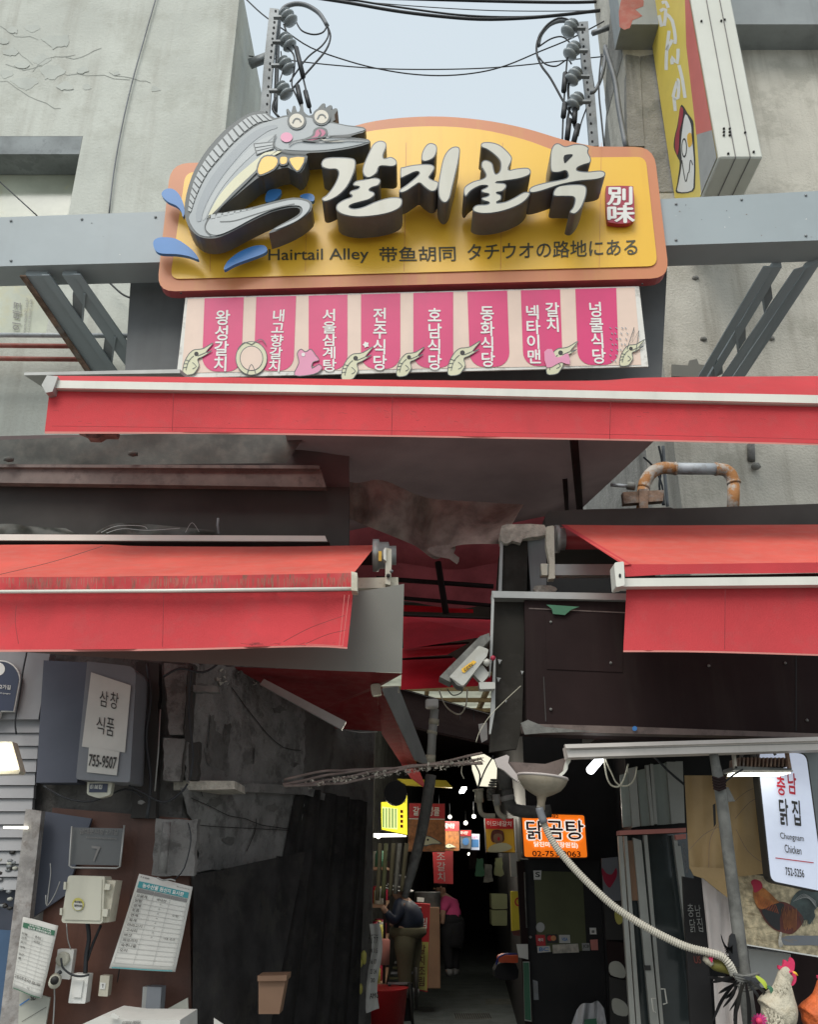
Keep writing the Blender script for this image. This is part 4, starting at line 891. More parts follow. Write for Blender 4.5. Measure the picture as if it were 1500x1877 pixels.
flat('bracket', [(705, 1004), (718, 1006), (718, 1030), (716, 1072), (706, 1070), (707, 1028), (703, 1024)], 4.1, M['creamp'], a2, t=0.05)
flat('bracket', [(703, 1008), (708, 1003), (708, 1028), (703, 1024)], 4.08, M['rail'], a2, t=0.02)
ball('bolt', P(712, 1055, 4.09), 0.012, M['ink'], a2, sub=1); ball('bolt', P(718, 1047, 4.09), 0.010, M['galv'], a2, sub=1)
flat('torsion_bar', [(655, 1059), (730, 1058), (731, 1077), (655, 1078)], 4.15, M['creamp'], a2, t=0.04)
# right
a3 = T('awning', 'red awning over the chicken shop on the right with grey rail and white end cap', 'awning', 'red awnings round the alley mouth')
strip('fabric', [(1030, 962), (1200, 963), (1400, 962), (1570, 961)], [(1146, 1034), (1250, 1034), (1400, 1032), (1570, 1030)], 4.35, 3.42, M['redtop'], a3, -0.012)
strip('edge_band', [(1029, 962), (1038, 962)], [(1144, 1036), (1158, 1034)], 4.345, 3.412, M['red'], a3, -0.012)
strip('drop_band', [(1144, 1034), (1250, 1034), (1400, 1032), (1570, 1030)], [(1147, 1057), (1250, 1052), (1400, 1051), (1570, 1049)], 3.42, 3.41, M['red'], a3)
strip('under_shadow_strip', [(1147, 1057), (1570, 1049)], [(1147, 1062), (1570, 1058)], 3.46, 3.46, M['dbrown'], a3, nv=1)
flat('rail', [(1142, 1060), (1570, 1056), (1570, 1071), (1142, 1075)], 3.38, M['rail'], a3, t=0.06)
flat('end_cap', fillet([(1126, 1031, 5), (1144, 1029, 3), (1146, 1073, 4), (1130, 1076, 3)]), 3.35, M['rail'], a3, t=0.08)
flat('screw_recess', disc(1137, 1055, 2.5, 4, 8), 3.35, M['hole'], a3, lift=0.003)
strip('valance', [(1149, 1075), (1250, 1075), (1570, 1071)], [(1143, 1192), (1300, 1193), (1570, 1201)], 3.42, 3.36, M['red'], a3, -0.02, wav=0.008)
strip('hem', [(1143, 1192), (1300, 1193), (1570, 1201)], [(1143, 1195), (1300, 1196), (1570, 1204)], 3.355, 3.355, M['hem'], a3, nv=1)
strip('under_roll', [(1028, 966), (1130, 966)], [(1030, 1007), (1130, 1007)], 4.42, 4.40, M['signred'], a3, 0.05)
lathe('roller', [(0.075, 0), (0.075, 0.02), (0.06, 0.025), (0.06, 0.05)], P(1018, 988, 4.35), (1, 0, 0), M['edge'], a3, 18)
flat('bracket', fillet([(1002, 965, 3), (1016, 963, 3), (1018, 1060, 2), (1006, 1061, 2), (1008, 1030), (1002, 1000)]), 4.25, M['creamp'], a3, t=0.05)
flat('torsion_bar', [(992, 1034), (1130, 1034), (1130, 1054), (992, 1054)], 4.28, M['edge'], a3, t=0.05)
flat('bar_end', [(992, 1033), (1004, 1033), (1004, 1054), (994, 1054)], 4.26, M['creamp'], a3, t=0.03)
# ---- fascia layers between the awnings, left
o = sheetpx('tarpaulin', [(-60, 808), (100, 803), (250, 796), (420, 794), (560, 797)], [(-60, 851), (100, 851), (250, 852), (420, 850), (525, 849)], 4.50, M['tarp'], None, amp=0.022, nv=10, sd=4)
setp(o, 'creased grey tarpaulin tied above the brown fascia on the left', 'tarpaulin')
flat('backing', [(-60, 801), (100, 797), (556, 798), (640, 830), (640, 896), (-60, 890)], 4.60, M['canopy'], o, t=0.02)
fs = T('fascia', 'charcoal fascia with brown top trim and pale bottom channel above the left awning', 'fascia')
flat('trim', [(-60, 851), (586, 853), (586, 859), (-60, 856)], 4.45, M['brown'], fs, t=0.1)
flat('trim_face', [(-60, 857), (588, 860), (598, 893), (-60, 884)], 4.47, M['brown'], fs, t=0.05)
flat('panel', [(-60, 884), (640, 893), (640, 1002), (-60, 1002)], 4.56, M['dpanel'], fs, t=0.05)
flat('channel', [(-60, 979), (596, 982), (600, 992), (-60, 990)], 4.40, M['rail'], fs, t=0.1)
flat('channel_lip', [(-60, 990.5), (604, 993), (604, 995), (-60, 994)], 4.41, M['dbrown'], fs, t=0.1)
o = sheetpx('plastic_wrap', [(-20, 962), (20, 960), (60, 965), (120, 968)], [(-20, 978), (20, 978), (80, 979), (142, 979)], 4.5, M['tarp'], None, amp=0.03, nv=6, sd=8)
setp(o, 'crumpled dark plastic on the pale channel at the far left', 'plastic sheet')
o = sheetpx('plastic_wrap', [(178, 974), (210, 960), (260, 960), (330, 966), (392, 972)], [(174, 979), (220, 979), (270, 979), (330, 980), (400, 981)], 4.5, M['tarp'], None, amp=0.03, nv=6, sd=9)
setp(o, 'low heap of crumpled plastic midway along the pale channel', 'plastic sheet')
strokes('folds', [[(185, 976), (215, 964), (260, 964), (270, 970)], [(195, 977), (225, 969), (270, 972), (330, 968)], [(340, 976), (352, 958), (365, 975)]], 1.0, 4.45, M['edge'], o, lift=0.0)
tubeP('hook', [(400, 950), (399, 962), (401, 978)], 2.5, M['galv'], fs, Y=4.5, seg=6)
for x, y in [(16, 842), (244, 832)]: ball('knot', P(x, y, 4.42), 0.025, M['tarp'], fs, (1.3, 1, 0.7), 1)
flat('post', [(548, 800), (556, 800), (560, 850), (552, 850)], 4.65, M['brown'], fs, t=0.05)
# grey sheet behind the left valance
o = strip('metal_sheet', [(-60, 1110), (400, 1100), (640, 1085), (741, 1070)], [(-60, 1188), (300, 1212), (560, 1227), (737, 1233)], 3.72, 3.70, M['greysheet'], None, wav=0.002)
setp(o, 'plain grey metal sheet sticking out past the left red awning', 'metal sheet')
# ---- right: dark canopy edge, plaster channel, fascia box
cb = T('fascia', 'long charcoal canopy edge above the right red awning', 'fascia')
flat('panel', fillet([(1000, 990, 4), (1000, 938, 10), (1060, 934), (1230, 930), (1235, 932), (1570, 921), (1570, 990)]), 4.55, M['dpanel'], cb, t=0.5)
pc = T('plastered_post', 'crumbling plastered post end between the dark canopy and the right awning bracket', 'post')
flat('post', [(923, 992), (968, 992), (966, 1086), (916, 1086)], 4.5, M['dpanel2'], pc, t=0.3)
flat('post_edge', [(918, 985), (923, 985), (920, 1086), (914, 1086)], 4.48, M['edge'], pc, t=0.02)
flat('inner_face', [(966, 985), (1002, 985), (1002, 1086), (974, 1086)], 4.52, M['beamd'], pc, t=0.3)
flat('mortar', [(920, 964), (945, 961), (998, 962), (1000, 980), (975, 984), (958, 988), (955, 995), (940, 991), (930, 996), (919, 990)], 4.46, M['mortar'], pc, t=0.1, sm=2)
flat('mortar', [(980, 1074), (1010, 1073), (1022, 1080), (1010, 1086), (985, 1086)], 4.44, M['mortar'], pc, t=0.05, sm=2)
bx = T('fascia_box', 'big dark brown boxed fascia over the chicken shop with pale top trim', 'fascia')
flat('panel', [(903, 1095), (964, 1098), (957, 1330), (948, 1372), (898, 1378), (903, 1240)], 4.12, M['dpanel2'], bx, t=0.04)
flat('panel', [(962, 1100), (1580, 1108), (1580, 1352), (966, 1326)], 4.08, M['dbrown'], bx, t=0.4)
flat('trim', [(903, 1083), (1160, 1088), (1160, 1100), (905, 1095)], 4.05, M['edge'], bx, t=0.12)
flat('edge_strip', [(902, 1083), (907, 1083), (903, 1200), (899, 1240), (897, 1240)], 4.06, M['edge'], bx, t=0.02)
flat('edge_strip', [(906, 1205), (909, 1205), (908, 1300), (900, 1345), (897, 1345)], 4.05, M['edge'], bx, t=0.02)
flat('joint', [(996, 1240), (998, 1240), (1002, 1322), (1000, 1322)], 4.08, M['dpanel'], bx, lift=0.003)
flat('joint', [(970, 1114), (1150, 1122), (1150, 1124), (970, 1116)], 4.08, M['brown'], bx, lift=0.003)
flat('joint', [(1459, 1200), (1461, 1200), (1461, 1340), (1459, 1340)], 4.08, M['black'], bx, lift=0.003)
flat('bottom_rail', [(958, 1326), (1140, 1331), (1580, 1347), (1580, 1353), (1140, 1344), (960, 1340)], 4.03, M['brown'], bx, t=0.08)
flat('green_tape', [(1002, 1108), (1062, 1112), (1048, 1117), (1036, 1127), (1014, 1125), (1012, 1116)], 4.06, M['green'], bx, t=0.003)
flat('cobweb', [(955, 1325), (968, 1319), (1000, 1332), (1060, 1338), (1100, 1340), (1000, 1343), (962, 1346)], 4.02, M['pole'], bx, t=0.003)
flat('round_sticker', disc(1164, 1335, 4.5), 4.02, M['blue'], bx, t=0.002)
for x, y, s in [(917, 1212, 4), (915, 1245, 4), (958, 1232, 3), (928, 1285, 2)]: flat('paint_chip', [(x-s, y-s), (x+s, y-s*.6), (x+s*.4, y), (x-s*.3, y+s*1.4)], 4.11, M['edge'], bx, lift=0.003)
# shop ceiling behind the fascia box
ce = box('shop_ceiling', (1.05, 4.5, 2.30), (9, 5.42, 2.42), M['black']); setp(ce, 'dark ceiling of the chicken shop behind the boxed fascia', 'ceiling')
# ---- rusty pipe
rp = T('drain_pipe', 'rust-elbowed grey pipe arching over the dark canopy edge on the right', 'pipe')
YRp = 5.2
tubeP('pipe', [(1236, 859), (1314, 860)], 11, M['pipe'], rp, Y=YRp, seg=14)
tubeP('elbow', [(1237, 859), (1215, 858), (1197, 865), (1185, 880), (1180, 895)], 11.5, M['piperust'], rp, Y=YRp, seg=14, sm=3)
tubeP('elbow', [(1312, 860), (1330, 862), (1341, 872), (1346, 888)], 11.5, M['piperust'], rp, Y=YRp, seg=14, sm=3)
tubeP('pipe', [(1180, 893), (1177, 940)], 10.5, M['piperust'], rp, Y=YRp, seg=14)
tubeP('pipe', [(1346, 884), (1344, 940)], 11, M['piperust'], rp, Y=YRp, seg=14)
for a, b in [((1236, 859), (1240, 859)), ((1311, 860), (1315, 860)), ((1345, 883), (1346, 887))]: tubeP('collar', [a, b], 12.6, M['piperust'], rp, Y=YRp, seg=14)
tubeP('stub', [(1120, 889), (1150, 891)], 3.5, M['pipe'], rp, Y=YRp, seg=8); tubeP('valve', [(1150, 890), (1164, 892)], 7.5, M['pole'], rp, Y=YRp, seg=10)
flat('clamp', [(1142, 902), (1218, 898), (1216, 918), (1144, 923)], YRp - 0.08, M['rust'], rp, t=0.05)
flat('clamp', [(1172, 896), (1188, 896), (1189, 940), (1174, 940)], YRp - 0.10, M['rust'], rp, t=0.03)

for x in (318, 720, 1120): strokes('seam', [[(x, 722 + (x-400)*0.018), (x - 2, 792 + (x-400)*0.018)]], 1.0, 3.74, M['redd'], a1, lift=0.03, sm=1)
strokes('seam', [[(300, 1090), (298, 1186)]], 1.0, 3.38, M['redd'], a2, lift=0.05, sm=1)
strokes('seam', [[(1330, 1080), (1329, 1190)]], 1.0, 3.38, M['redd'], a3, lift=0.05, sm=1)
strokes('stitching', [[(95, 781), (415, 785), (798, 791), (1200, 798), (1560, 807)]], 0.7, 3.73, M['redd'], a1, lift=0.02)
for x, y in [(1010, 1140), (1010, 1300), (1120, 1215), (1300, 1220), (1440, 1215), (1480, 1320)]: ball('rivet', P(x, y, 4.075), 0.008, M['pole'], bx, sub=1)
flat('patch_sheet', [(1000, 1122), (1142, 1128), (1142, 1232), (1003, 1226)], 4.08, M['dbrown'], bx, lift=0.004, t=0.003)

rv = random.Random(77)
o = strokes('water_marks', [[(x, 1058 + rv.uniform(0, 3)), (x + rv.uniform(-1, 1), 1066 + rv.uniform(0, 13))] for x in [rv.uniform(0, 640) for _ in range(150)]], 0.9, 3.40, M['wmark'], a2, lift=0.01, sm=1); o['kind'] = 'stuff'
strokes('grime_marks', [[(x, 1178 + rv.uniform(0, 6)), (x + rv.uniform(4, 26), 1180 + rv.uniform(-3, 6))] for x in [rv.uniform(440, 620) for _ in range(14)]], 0.8, 3.36, M['rimdust'], a2, lift=0.06, sm=1)
strokes('grime_marks', [[(x, y), (x + rv.uniform(2, 12), y + rv.uniform(-1, 2))] for x, y in [(rv.uniform(95, 1490), rv.uniform(745, 785)) for _ in range(40)]], 0.6, 3.73, M['rimdust'], a1, lift=0.05, sm=1)
# creases near the free end of the left valance
strokes('creases', [[(520, 1176), (570, 1150), (632, 1128)], [(560, 1180), (600, 1163), (634, 1155)], [(30, 1110), (28, 1140), (34, 1180)]], 1.2, 3.37, M['rimdust'], a2, lift=0.06)
# ================================================================ LEFT SHOPFRONT
LW = 4.58
def thing_flat(name, lab, cat, pts, pl, mt, t=0.02, group=None, sm=0, lift=0.0, par=None):
    o = flat(name, pts, pl, M[mt], par, t=t, sm=sm, lift=lift)
    if par is None: setp(o, lab, cat, group)
    return o
sh = T('roller_shutter', 'grey slatted roller shutter behind the glowing lamp at the far left', 'shutter')
flat('housing', [(-80, 1190), (92, 1196), (70, 1318), (-80, 1318)], 4.50, M['shut'], sh, t=0.08)
for i in range(13):
    y0 = 1320 + i*24
    xr = 74 - (y0-1320)*0.10
    prism('slat', [P(-80, y0, 4.54), P(xr, y0, 4.54), P(xr - 1, y0 + 22.5, 4.525), P(-80, y0 + 22.5, 4.525)], (0, 0.03, 0), M['shut'], sh)
pq = T('street_plaque', 'navy arched street plaque with white rim on the grey shutter housing', 'plaque')
arc = [(-70, 1316), (-70, 1212)] + [(2 + 35*math.sin(a*math.pi/16), 1246 - 36*math.cos(a*math.pi/16)) for a in range(9)] + [(26, 1304), (2, 1304), (-2, 1316)]
flat('rim', arc, 4.46, M['white'], pq, t=0.02); flat('plate', offset(arc, -2.2), 4.46, M['navy'], pq, lift=0.004)
flat('emblem', disc(-3, 1226, 12), 4.46, M['white'], pq, lift=0.007)
text('lettering', [('2가길', [(0, 1254), (20, 1256), (19, 1264), (0, 1262)]), ('72 Jongno', [(0, 1269), (19, 1270), (19, 1273), (0, 1272)])], 4.46, M['white'], pq, lift=0.008)
o = tubeP('cable', [(49, 1196), (42, 1230), (36, 1270), (28, 1320), (30, 1345)], 1.6, M['cable'], None, Y=4.44, sm=3, seg=6); setp(o, 'black wire running down beside the navy arched plaque', 'cable', 'cables and wires')
# glowing flood lamp at the edge
fl = T('floodlight', 'switched-on floodlight cut by the left edge of the picture', 'lamp')
flat('lens', fillet([(-60, 1363), (18, 1362, 6), (33, 1410, 4), (-60, 1412)]), 3.9, M['lamp'], fl, t=0.01)
flat('casing', [(-60, 1358), (22, 1359), (37, 1413), (34, 1418), (-60, 1420)], 3.93, M['creamp'], fl, t=0.06)
# lightbox with papers
lx = T('lightbox_sign', 'unlit slate-blue lightbox sign with two taped papers and a phone number', 'sign')
flat('side', [(80, 1210), (162, 1214), (141, 1434), (66, 1434)], 4.45, M['navyside'], lx, t=0.12)
flat('face', fillet([(160, 1212), (250, 1222, 18), (238, 1434, 6), (139, 1428, 6)]), 4.22, M['lboxg'], lx, t=0.22)
p1 = flat('paper', [(167, 1232), (240, 1256), (229, 1379), (150, 1368)], 4.22, M['paper'], lx, lift=0.008)
text('lettering', [('삼', [(183, 1264), (199, 1268), (197, 1297), (182, 1293)]), ('창', [(203, 1267), (218, 1271), (215, 1301), (201, 1297)]), ('식', [(177, 1312), (193, 1315), (190, 1346), (176, 1343)]), ('품', [(196, 1314), (210, 1318), (208, 1350), (194, 1347)])], 4.22, M['ink'], p1, lift=0.012, bold=0.0)
p2 = flat('paper', [(163, 1369), (219, 1378), (214, 1421), (159, 1415)], 4.22, M['paper'], lx, lift=0.012)
text('lettering', [('755-9507', [(164, 1382), (214, 1388), (212, 1409), (162, 1403)])], 4.22, M['ink'], p2, lift=0.016, bold=0.02)
th = T('price_clock', 'small cream-rimmed digital counter under the taped phone number', 'counter')
flat('case', fillet([(160, 1433), (206, 1433), (202, 1457, 5), (181, 1463, 6), (159, 1456, 5)]), 4.3, M['ivory'], th, t=0.04)
flat('display', [(164, 1436), (198, 1436), (196, 1452), (163, 1452)], 4.3, M['navy'], th, lift=0.004)
text('digits', [('851 068 820', [(166, 1438), (188, 1438), (187, 1446), (165, 1445)])], 4.3, M['white'], th, lift=0.006, bold=0.03)
# frame wall, wood board, posts
o = flat('wood_panel', [(96, 1480), (345, 1500), (352, 1900), (60, 1900)], 4.56, M['wood'], None, t=0.04); setp(o, 'brown wooden board behind the electric box and switches', 'panel')
o = flat('edge_board', [(47, 1482), (76, 1486), (30, 1900), (-4, 1900)], 4.42, M['board'], None, t=0.05); setp(o, 'pale weathered board leaning upright left of the green price sheet', 'board')
o = flat('dark_panel', [(76, 1486), (168, 1500), (120, 1640), (46, 1690)], 4.52, M['navyside'], None, t=0.02); setp(o, 'slate panel above the green headed price sheet', 'panel')
st = T('stall_display', 'dark display of netted fish goods behind the weathered board', 'display')
flat('back', [(-60, 1510), (45, 1510), (0, 1900), (-60, 1900)], 4.60, M['navyside'], st, t=0.01)
flat('blue_sheet', [(-60, 1700), (22, 1705), (0, 1900), (-60, 1900)], 4.52, M['bluegrey'], st, t=0.01)
rz = random.Random(11)
for i in range(46):
    x, y = rz.uniform(-20, 40), rz.uniform(1560, 1735)
    if x > 44 - (y-1510)*0.1 - 8: continue
    ball('clam', P(x, y, 4.53), 0.014, M[rz.choice(['galv', 'ink', 'paperb'])], st, (1.2, 0.6, 0.7), 1)
flat('tube_light', [(6, 1514), (50, 1514), (50, 1519), (6, 1518)], 4.4, M['lamp'], st, t=0.01)
dr = T('door_frame', 'grubby plastered door frame between the lightbox sign and the peeling wall', 'door frame')
for nm, pts, mt, Y in [('jamb', [(250, 1212), (292, 1215), (286, 1500), (240, 1500)], 'dpanel', 4.5), ('jamb', [(300, 1215), (345, 1220), (336, 1345), (310, 1345)], 'plaster', 4.46), ('jamb', [(300, 1352), (340, 1355), (330, 1430), (300, 1430)], 'plaster', 4.46),
                       ('jamb', [(345, 1217), (356, 1219), (348, 1360), (338, 1356)], 'dpanel', 4.42), ('lintel', [(350, 1254), (400, 1258), (400, 1268), (348, 1266)], 'plaster', 4.42), ('jamb', [(346, 1362), (364, 1360), (362, 1430), (346, 1430)], 'dpanel', 4.43), ('foot', [(286, 1500), (362, 1502), (355, 1605), (278, 1605)], 'plaster', 4.48)]:
    flat(nm, rough(pts, 12, 1.6, int(pts[0][0])), Y, M[mt], dr, t=0.06)
tubeP('conduit', [(306, 1506), (302, 1560), (297, 1600)], 8, M['plaster'], dr, Y=4.42, seg=8)
tubeP('conduit', [(294, 1300), (290, 1380), (284, 1450)], 1.5, M['edge'], dr, Y=4.4, seg=6)
for x, y, r in [(246, 1270, 5), (252, 1296, 6), (244, 1330, 4), (232, 1436, 6), (258, 1470, 7), (305, 1355, 4)]: flat('splatter', flake(x, y, r*1.1, 8), 4.38, M['plaster'], dr, t=0.01)
# peeling plaster on the side wall
pw = T('peeling_plaster', 'peeling grey plaster on the wall turning into the alley, stained and cracked', 'wall')
flat('plaster', rough([(342, 1215), (560, 1230), (556, 1435), (430, 1440), (340, 1436)], 9, 3.0, 3), OW, M['plaster'], pw, lift=0.05, t=0.02)
flat('plaster', rough([(332, 1446), (556, 1450), (552, 1560), (500, 1572), (440, 1590), (360, 1600), (365, 1510), (340, 1490)], 9, 3.4, 4), OW, M['plaster'], pw, lift=0.045, t=0.02)
flat('bare_patch', rough([(386, 1312), (392, 1308), (396, 1340), (408, 1345), (412, 1328), (424, 1326), (418, 1390), (412, 1412), (380, 1402), (376, 1372), (384, 1360)], 5, 1.5, 5), OW, M['dirtywall'], pw, lift=0.058)
for k_, (x, y, s_) in enumerate([(372, 1256, 9), (455, 1395, 8), (510, 1300, 10), (395, 1470, 12), (500, 1480, 9), (420, 1540, 11), (540, 1400, 8), (470, 1250, 7)]):
    flat('bare_patch', rough(flake(x, y, s_*1.3), 4, 1.8, k_), OW, M['dirtywall'], pw, lift=0.056)
strokes('cracks', [[(425, 1260), (450, 1295), (470, 1320), (490, 1345), (520, 1370), (552, 1375)], [(350, 1462), (390, 1480), (420, 1495), (450, 1500), (480, 1512), (540, 1520)], [(365, 1440), (372, 1460)], [(466, 1370), (465, 1400)], [(470, 1500), (468, 1522), (452, 1560)], [(385, 1310), (380, 1370)], [(366, 1512), (400, 1515), (540, 1522)]], 1.3, OW, M['black'], pw, lift=0.066, sm=2)
fl2 = random.Random(21)
for i in range(40):
    x, y = fl2.uniform(400, 480), fl2.uniform(1225, 1258)
    flat('plaster_crumb', [(x + fl2.uniform(-5, 5), y + fl2.uniform(-4, 4)) for _ in range(3)], OW, M['mortar' if i % 3 == 0 else 'plaster'], pw, lift=0.08, t=0.01)
le = T('wall_ledge', 'crumbly horizontal ledge crossing the peeling plaster wall', 'ledge')
flat('ledge', [(318, 1430), (430, 1431), (431, 1446), (318, 1448)], 4.6, M['mortar'], le, t=0.3)
flat('ledge', [(431, 1434), (560, 1440), (660, 1480), (664, 1488), (560, 1456), (431, 1450)], OW, M['plaster'], le, lift=0.12, t=0.05)
# curtain
def cur(u, v): return (0.02*math.sin(31*u + v) + 0.06*v*math.sin(5*u), 0.025*math.sin(17*u + 1.5*v) + 0.02*math.sin(43*u + 3*v) + 0.012*math.sin(90*u), 0)
o = sheet('vinyl_curtain', [P(545, 1440, 5.7), P(676, 1470, 6.6), P(668, 1920, 6.6), P(440, 1900, 5.2)], 60, 8, M['curtain'], None, cur); setp(o, 'black vinyl curtain hanging in folds at the left corner of the alley', 'curtain')
def cur2(u, v): return (0, 0.010*math.sin(9*u + 2.5*v) + 0.006*math.sin(31*u - 6*v), 0)
o = sheet('vinyl_curtain', [P(356, 1604, 4.5), P(560, 1560, 5.4), P(490, 1910, 4.95), P(350, 1910, 4.42)], 30, 6, M['curtain'], None, cur2); setp(o, 'dark sheet covering the stall under the plaster ledge', 'curtain')
# paper, switches
def pricesheet(name, lab, quad, Y, head, rows, cols_, hc, title, hand, curl):
    o = T(name, lab, 'notice')
    TL, TR, BR, BL = [Q(q, Y) for q in quad]
    def d(u, v): return (0, -0.02*math.sin(math.pi*u)*v - 0.03*(v*v)*curl + 0.01*math.sin(5*u), 0)
    sheet('paper', [TL, TR, BR, BL], 10, 12, M['paper'], o, d, thick=0.003)
    def at2(u, v): p = bil((TL, TR, BR, BL), u, v) + Vector(d(u, v)); return p + Vector((0, -0.004, 0))
    def patch(nm, u0, v0, u1, v1, mt, off=0.0, seg=6):
        vv, ff = [], []
        for i in range(seg+1):
            for v in (v0, v1):
                p = at2(u0+(u1-u0)*i/seg, v); vv.append(p + Vector((0, -off, 0)))
        for i in range(seg): ff.append((2*i, 2*i+2, 2*i+3, 2*i+1))
        return vv, ff
    def put(nm, L, mt, off=0.0):
        V, Fc = [], []
        for r in L:
            vv, ff = patch(nm, *r, mt, off); b = len(V); V += vv; Fc += [tuple(b+i for i in q) for q in ff]
        return mesh(nm, V, Fc, M[mt], o, fix=False)
    put('heading', [(0.04, 0.075, 0.96, 0.145)], head)
    if hc: put('column_heads', [(0.04 + i*0.92/cols_ + .005, 0.155, 0.04 + (i+1)*0.92/cols_ - .005, 0.195) for i in range(cols_)], 'greyp')
    L = [(0.04, 0.2 + (j+1)*0.74/rows, 0.96, 0.2 + (j+1)*0.74/rows + 0.004) for j in range(rows)] + [(0.04 + i*0.92/cols_, 0.2, 0.04 + i*0.92/cols_ + 0.006, 0.94) for i in range(cols_+1)]
    put('table_rules', L, 'line')
    put('foot_line', [(0.04, 0.985, 0.96, 0.995)], head)
    def wtext(nm, L, mt, bold=0.0):
        V, Fc = [], []
        for s, u0, v0, u1, v1 in L:
            v_, f_ = glyphs(s, bold); x0, x1 = min(a[0] for a in v_), max(a[0] for a in v_); y0, y1 = min(a[1] for a in v_), max(a[1] for a in v_)
            b = len(V); V += [at2(u0+(u1-u0)*(x-x0)/(x1-x0), v0+(v1-v0)*(y1-y)/((y1-y0) or 1)) + Vector((0, -0.003, 0)) for x, y in v_]; Fc += [tuple(b+i for i in q) for q in f_]
        return mesh(nm, V, Fc, M[mt], o, fix=False)
    wtext('title', title, 'white', 0.02)
    wtext('handwriting', hand, 'ink', 0.008)
    return o
rows = 14
words = ['오골계', '닭발', '삼계', '토종', '연계', '육계', '마리고기', '고사리', '버섯', '파프리카', '숙주나물', '오이']
hand = [(wd, 0.07, 0.21 + j*0.0528*1.0, 0.07 + 0.06*len(wd), 0.21 + j*0.0528 + 0.033) for j, wd in enumerate(words)]
hand += [('국내산', 0.42, 0.212, 0.60, 0.246)] + [('〃', 0.50, 0.268 + j*0.0528, 0.53, 0.285 + j*0.0528) for j in range(8)] + [('수입', 0.76, 0.36, 0.86, 0.385), ('국산', 0.70, 0.63, 0.9, 0.65), ('1588', 0.05, 0.02, 0.2, 0.035), ('원산지관리', 0.72, 0.03, 0.95, 0.045)]
ns_ = pricesheet('origin_notice', 'larger white price notice with teal heading hung on the brown board', [(255, 1601), (354, 1625), (325, 1779), (204, 1773)], 4.36, 'teal', rows, 3, True, [('농수산물 원산지 표시판', 0.12, 0.085, 0.88, 0.135)], hand, 1.0)
tubeP('hang_hole', [(288, 1608), (300, 1613), (312, 1611), (322, 1614)], 1.5, M['edge'], ns_, Y=4.33, sm=3, seg=5)
hand = [('마늘', 0.05, 0.21, 0.2, 0.245), ('중국산', 0.42, 0.21, 0.62, 0.245), ('고추', 0.05, 0.27, 0.2, 0.3), ('국내산', 0.40, 0.27, 0.62, 0.31), ('조기', 0.05, 0.33, 0.2, 0.36), ('대파', 0.05, 0.40, 0.2, 0.43), ('당근', 0.05, 0.5, 0.2, 0.53), ('콩', 0.05, 0.56, 0.14, 0.59), ('고춧가루 중국산 205,300', 0.02, 0.80, 0.9, 0.85), ('국산', 0.5, 0.9, 0.6, 0.93)]
pricesheet('origin_notice', 'smaller white price notice with green heading at the far left', [(42, 1680), (108, 1696), (79, 1829), (24, 1810)], 4.34, 'green', 14, 3, False, [('우리가게는 우수가격', 0.2, 0.08, 0.85, 0.105), ('업소로 선정되었습니다', 0.18, 0.112, 0.88, 0.14)], hand, 0.3)
o = flat('sketch_board', [(36, 1812), (92, 1828), (80, 1900), (32, 1900)], 4.40, M['paperb'], None, t=0.01); setp(o, 'cream board with blue pen marks under the green headed notice', 'board')
strokes('pen_marks', [[(36, 1842), (54, 1830)]], 2, 4.40, M['blue'], o, 0.004, sm=1); strokes('pen_marks', [[(40, 1872), (85, 1845)]], 0.8, 4.40, M['ink'], o, 0.004, sm=1)
text('lettering', [('SD', [(56, 1824), (66, 1822), (66, 1832), (56, 1833)])], 4.40, M['ink'], o)
eb = T('electric_box', 'ivory electric box with clip hinges and a round green sticker', 'electric box')
bxp = fillet([(125, 1604, 6), (192, 1606, 3), (188, 1693, 7), (112, 1691, 7)])
flat('lid', bxp, 4.26, M['ivory'], eb, t=0.10); flat('lid_panel', fillet([(129, 1609, 2), (187, 1610, 2), (184, 1687, 3), (117, 1685, 3)]), 4.26, M['ivory'], eb, lift=0.006, t=0.005)
flat('box_side', [(192, 1612), (212, 1614), (199, 1690), (188, 1690)], 4.29, M['creamp'], eb, t=0.10)
for pts in ([(193, 1619), (202, 1620), (200, 1631), (191, 1630)], [(189, 1665), (198, 1666), (196, 1680), (187, 1679)], [(117, 1616), (121, 1616), (120, 1630), (116, 1630)], [(110, 1664), (114, 1664), (113, 1677), (109, 1676)]): flat('clip', pts, 4.25, M['ivory'], eb, t=0.03)
flat('sticker', disc(143, 1657, 11, 12), 4.26, M['mustard'], eb, lift=0.013); flat('sticker', disc(143, 1659, 8.4, 9), 4.26, M['paper'], eb, lift=0.015)
text('sticker_text', [('에너지절약', [(136, 1650), (150, 1651), (150, 1655), (136, 1654)]), ('절전하세요', [(136, 1657), (151, 1658), (151, 1662), (136, 1661)])], 4.26, M['ink'], eb, lift=0.017, bold=0.03)
so = T('wall_socket', 'white wall socket with a round plug and drooping black lead', 'socket')
flat('plate', fillet([(106, 1739, 2), (136, 1740, 2), (128, 1795, 2), (99, 1792, 2)]), 4.44, M['white'], so, t=0.04)
lathe('socket_ring', [(0.030, 0), (0.030, 0.02), (0.022, 0.022)], P(117, 1757, 4.44), (0, -1, 0), M['ivory'], so, 14)
lathe('plug', [(0.026, 0), (0.026, 0.05), (0.018, 0.06)], P(102, 1794, 4.36), (0.3, -1, -0.2), M['ivory'], so, 14); lathe('plug_face', [(0.018, 0), (0.018, 0.004)], P(100, 1796, 4.29), (0.3, -1, -0.2), M['ink'], so, 12)
o = tubeP('lead', [(112, 1755), (114, 1770), (120, 1778), (132, 1786), (148, 1789), (163, 1786)], 2.0, M['cable'], so, Y=4.36, sm=3, seg=6)
tubeP('lead', [(112, 1780), (106, 1785), (102, 1792)], 3.5, M['cable'], so, Y=4.36, seg=6)
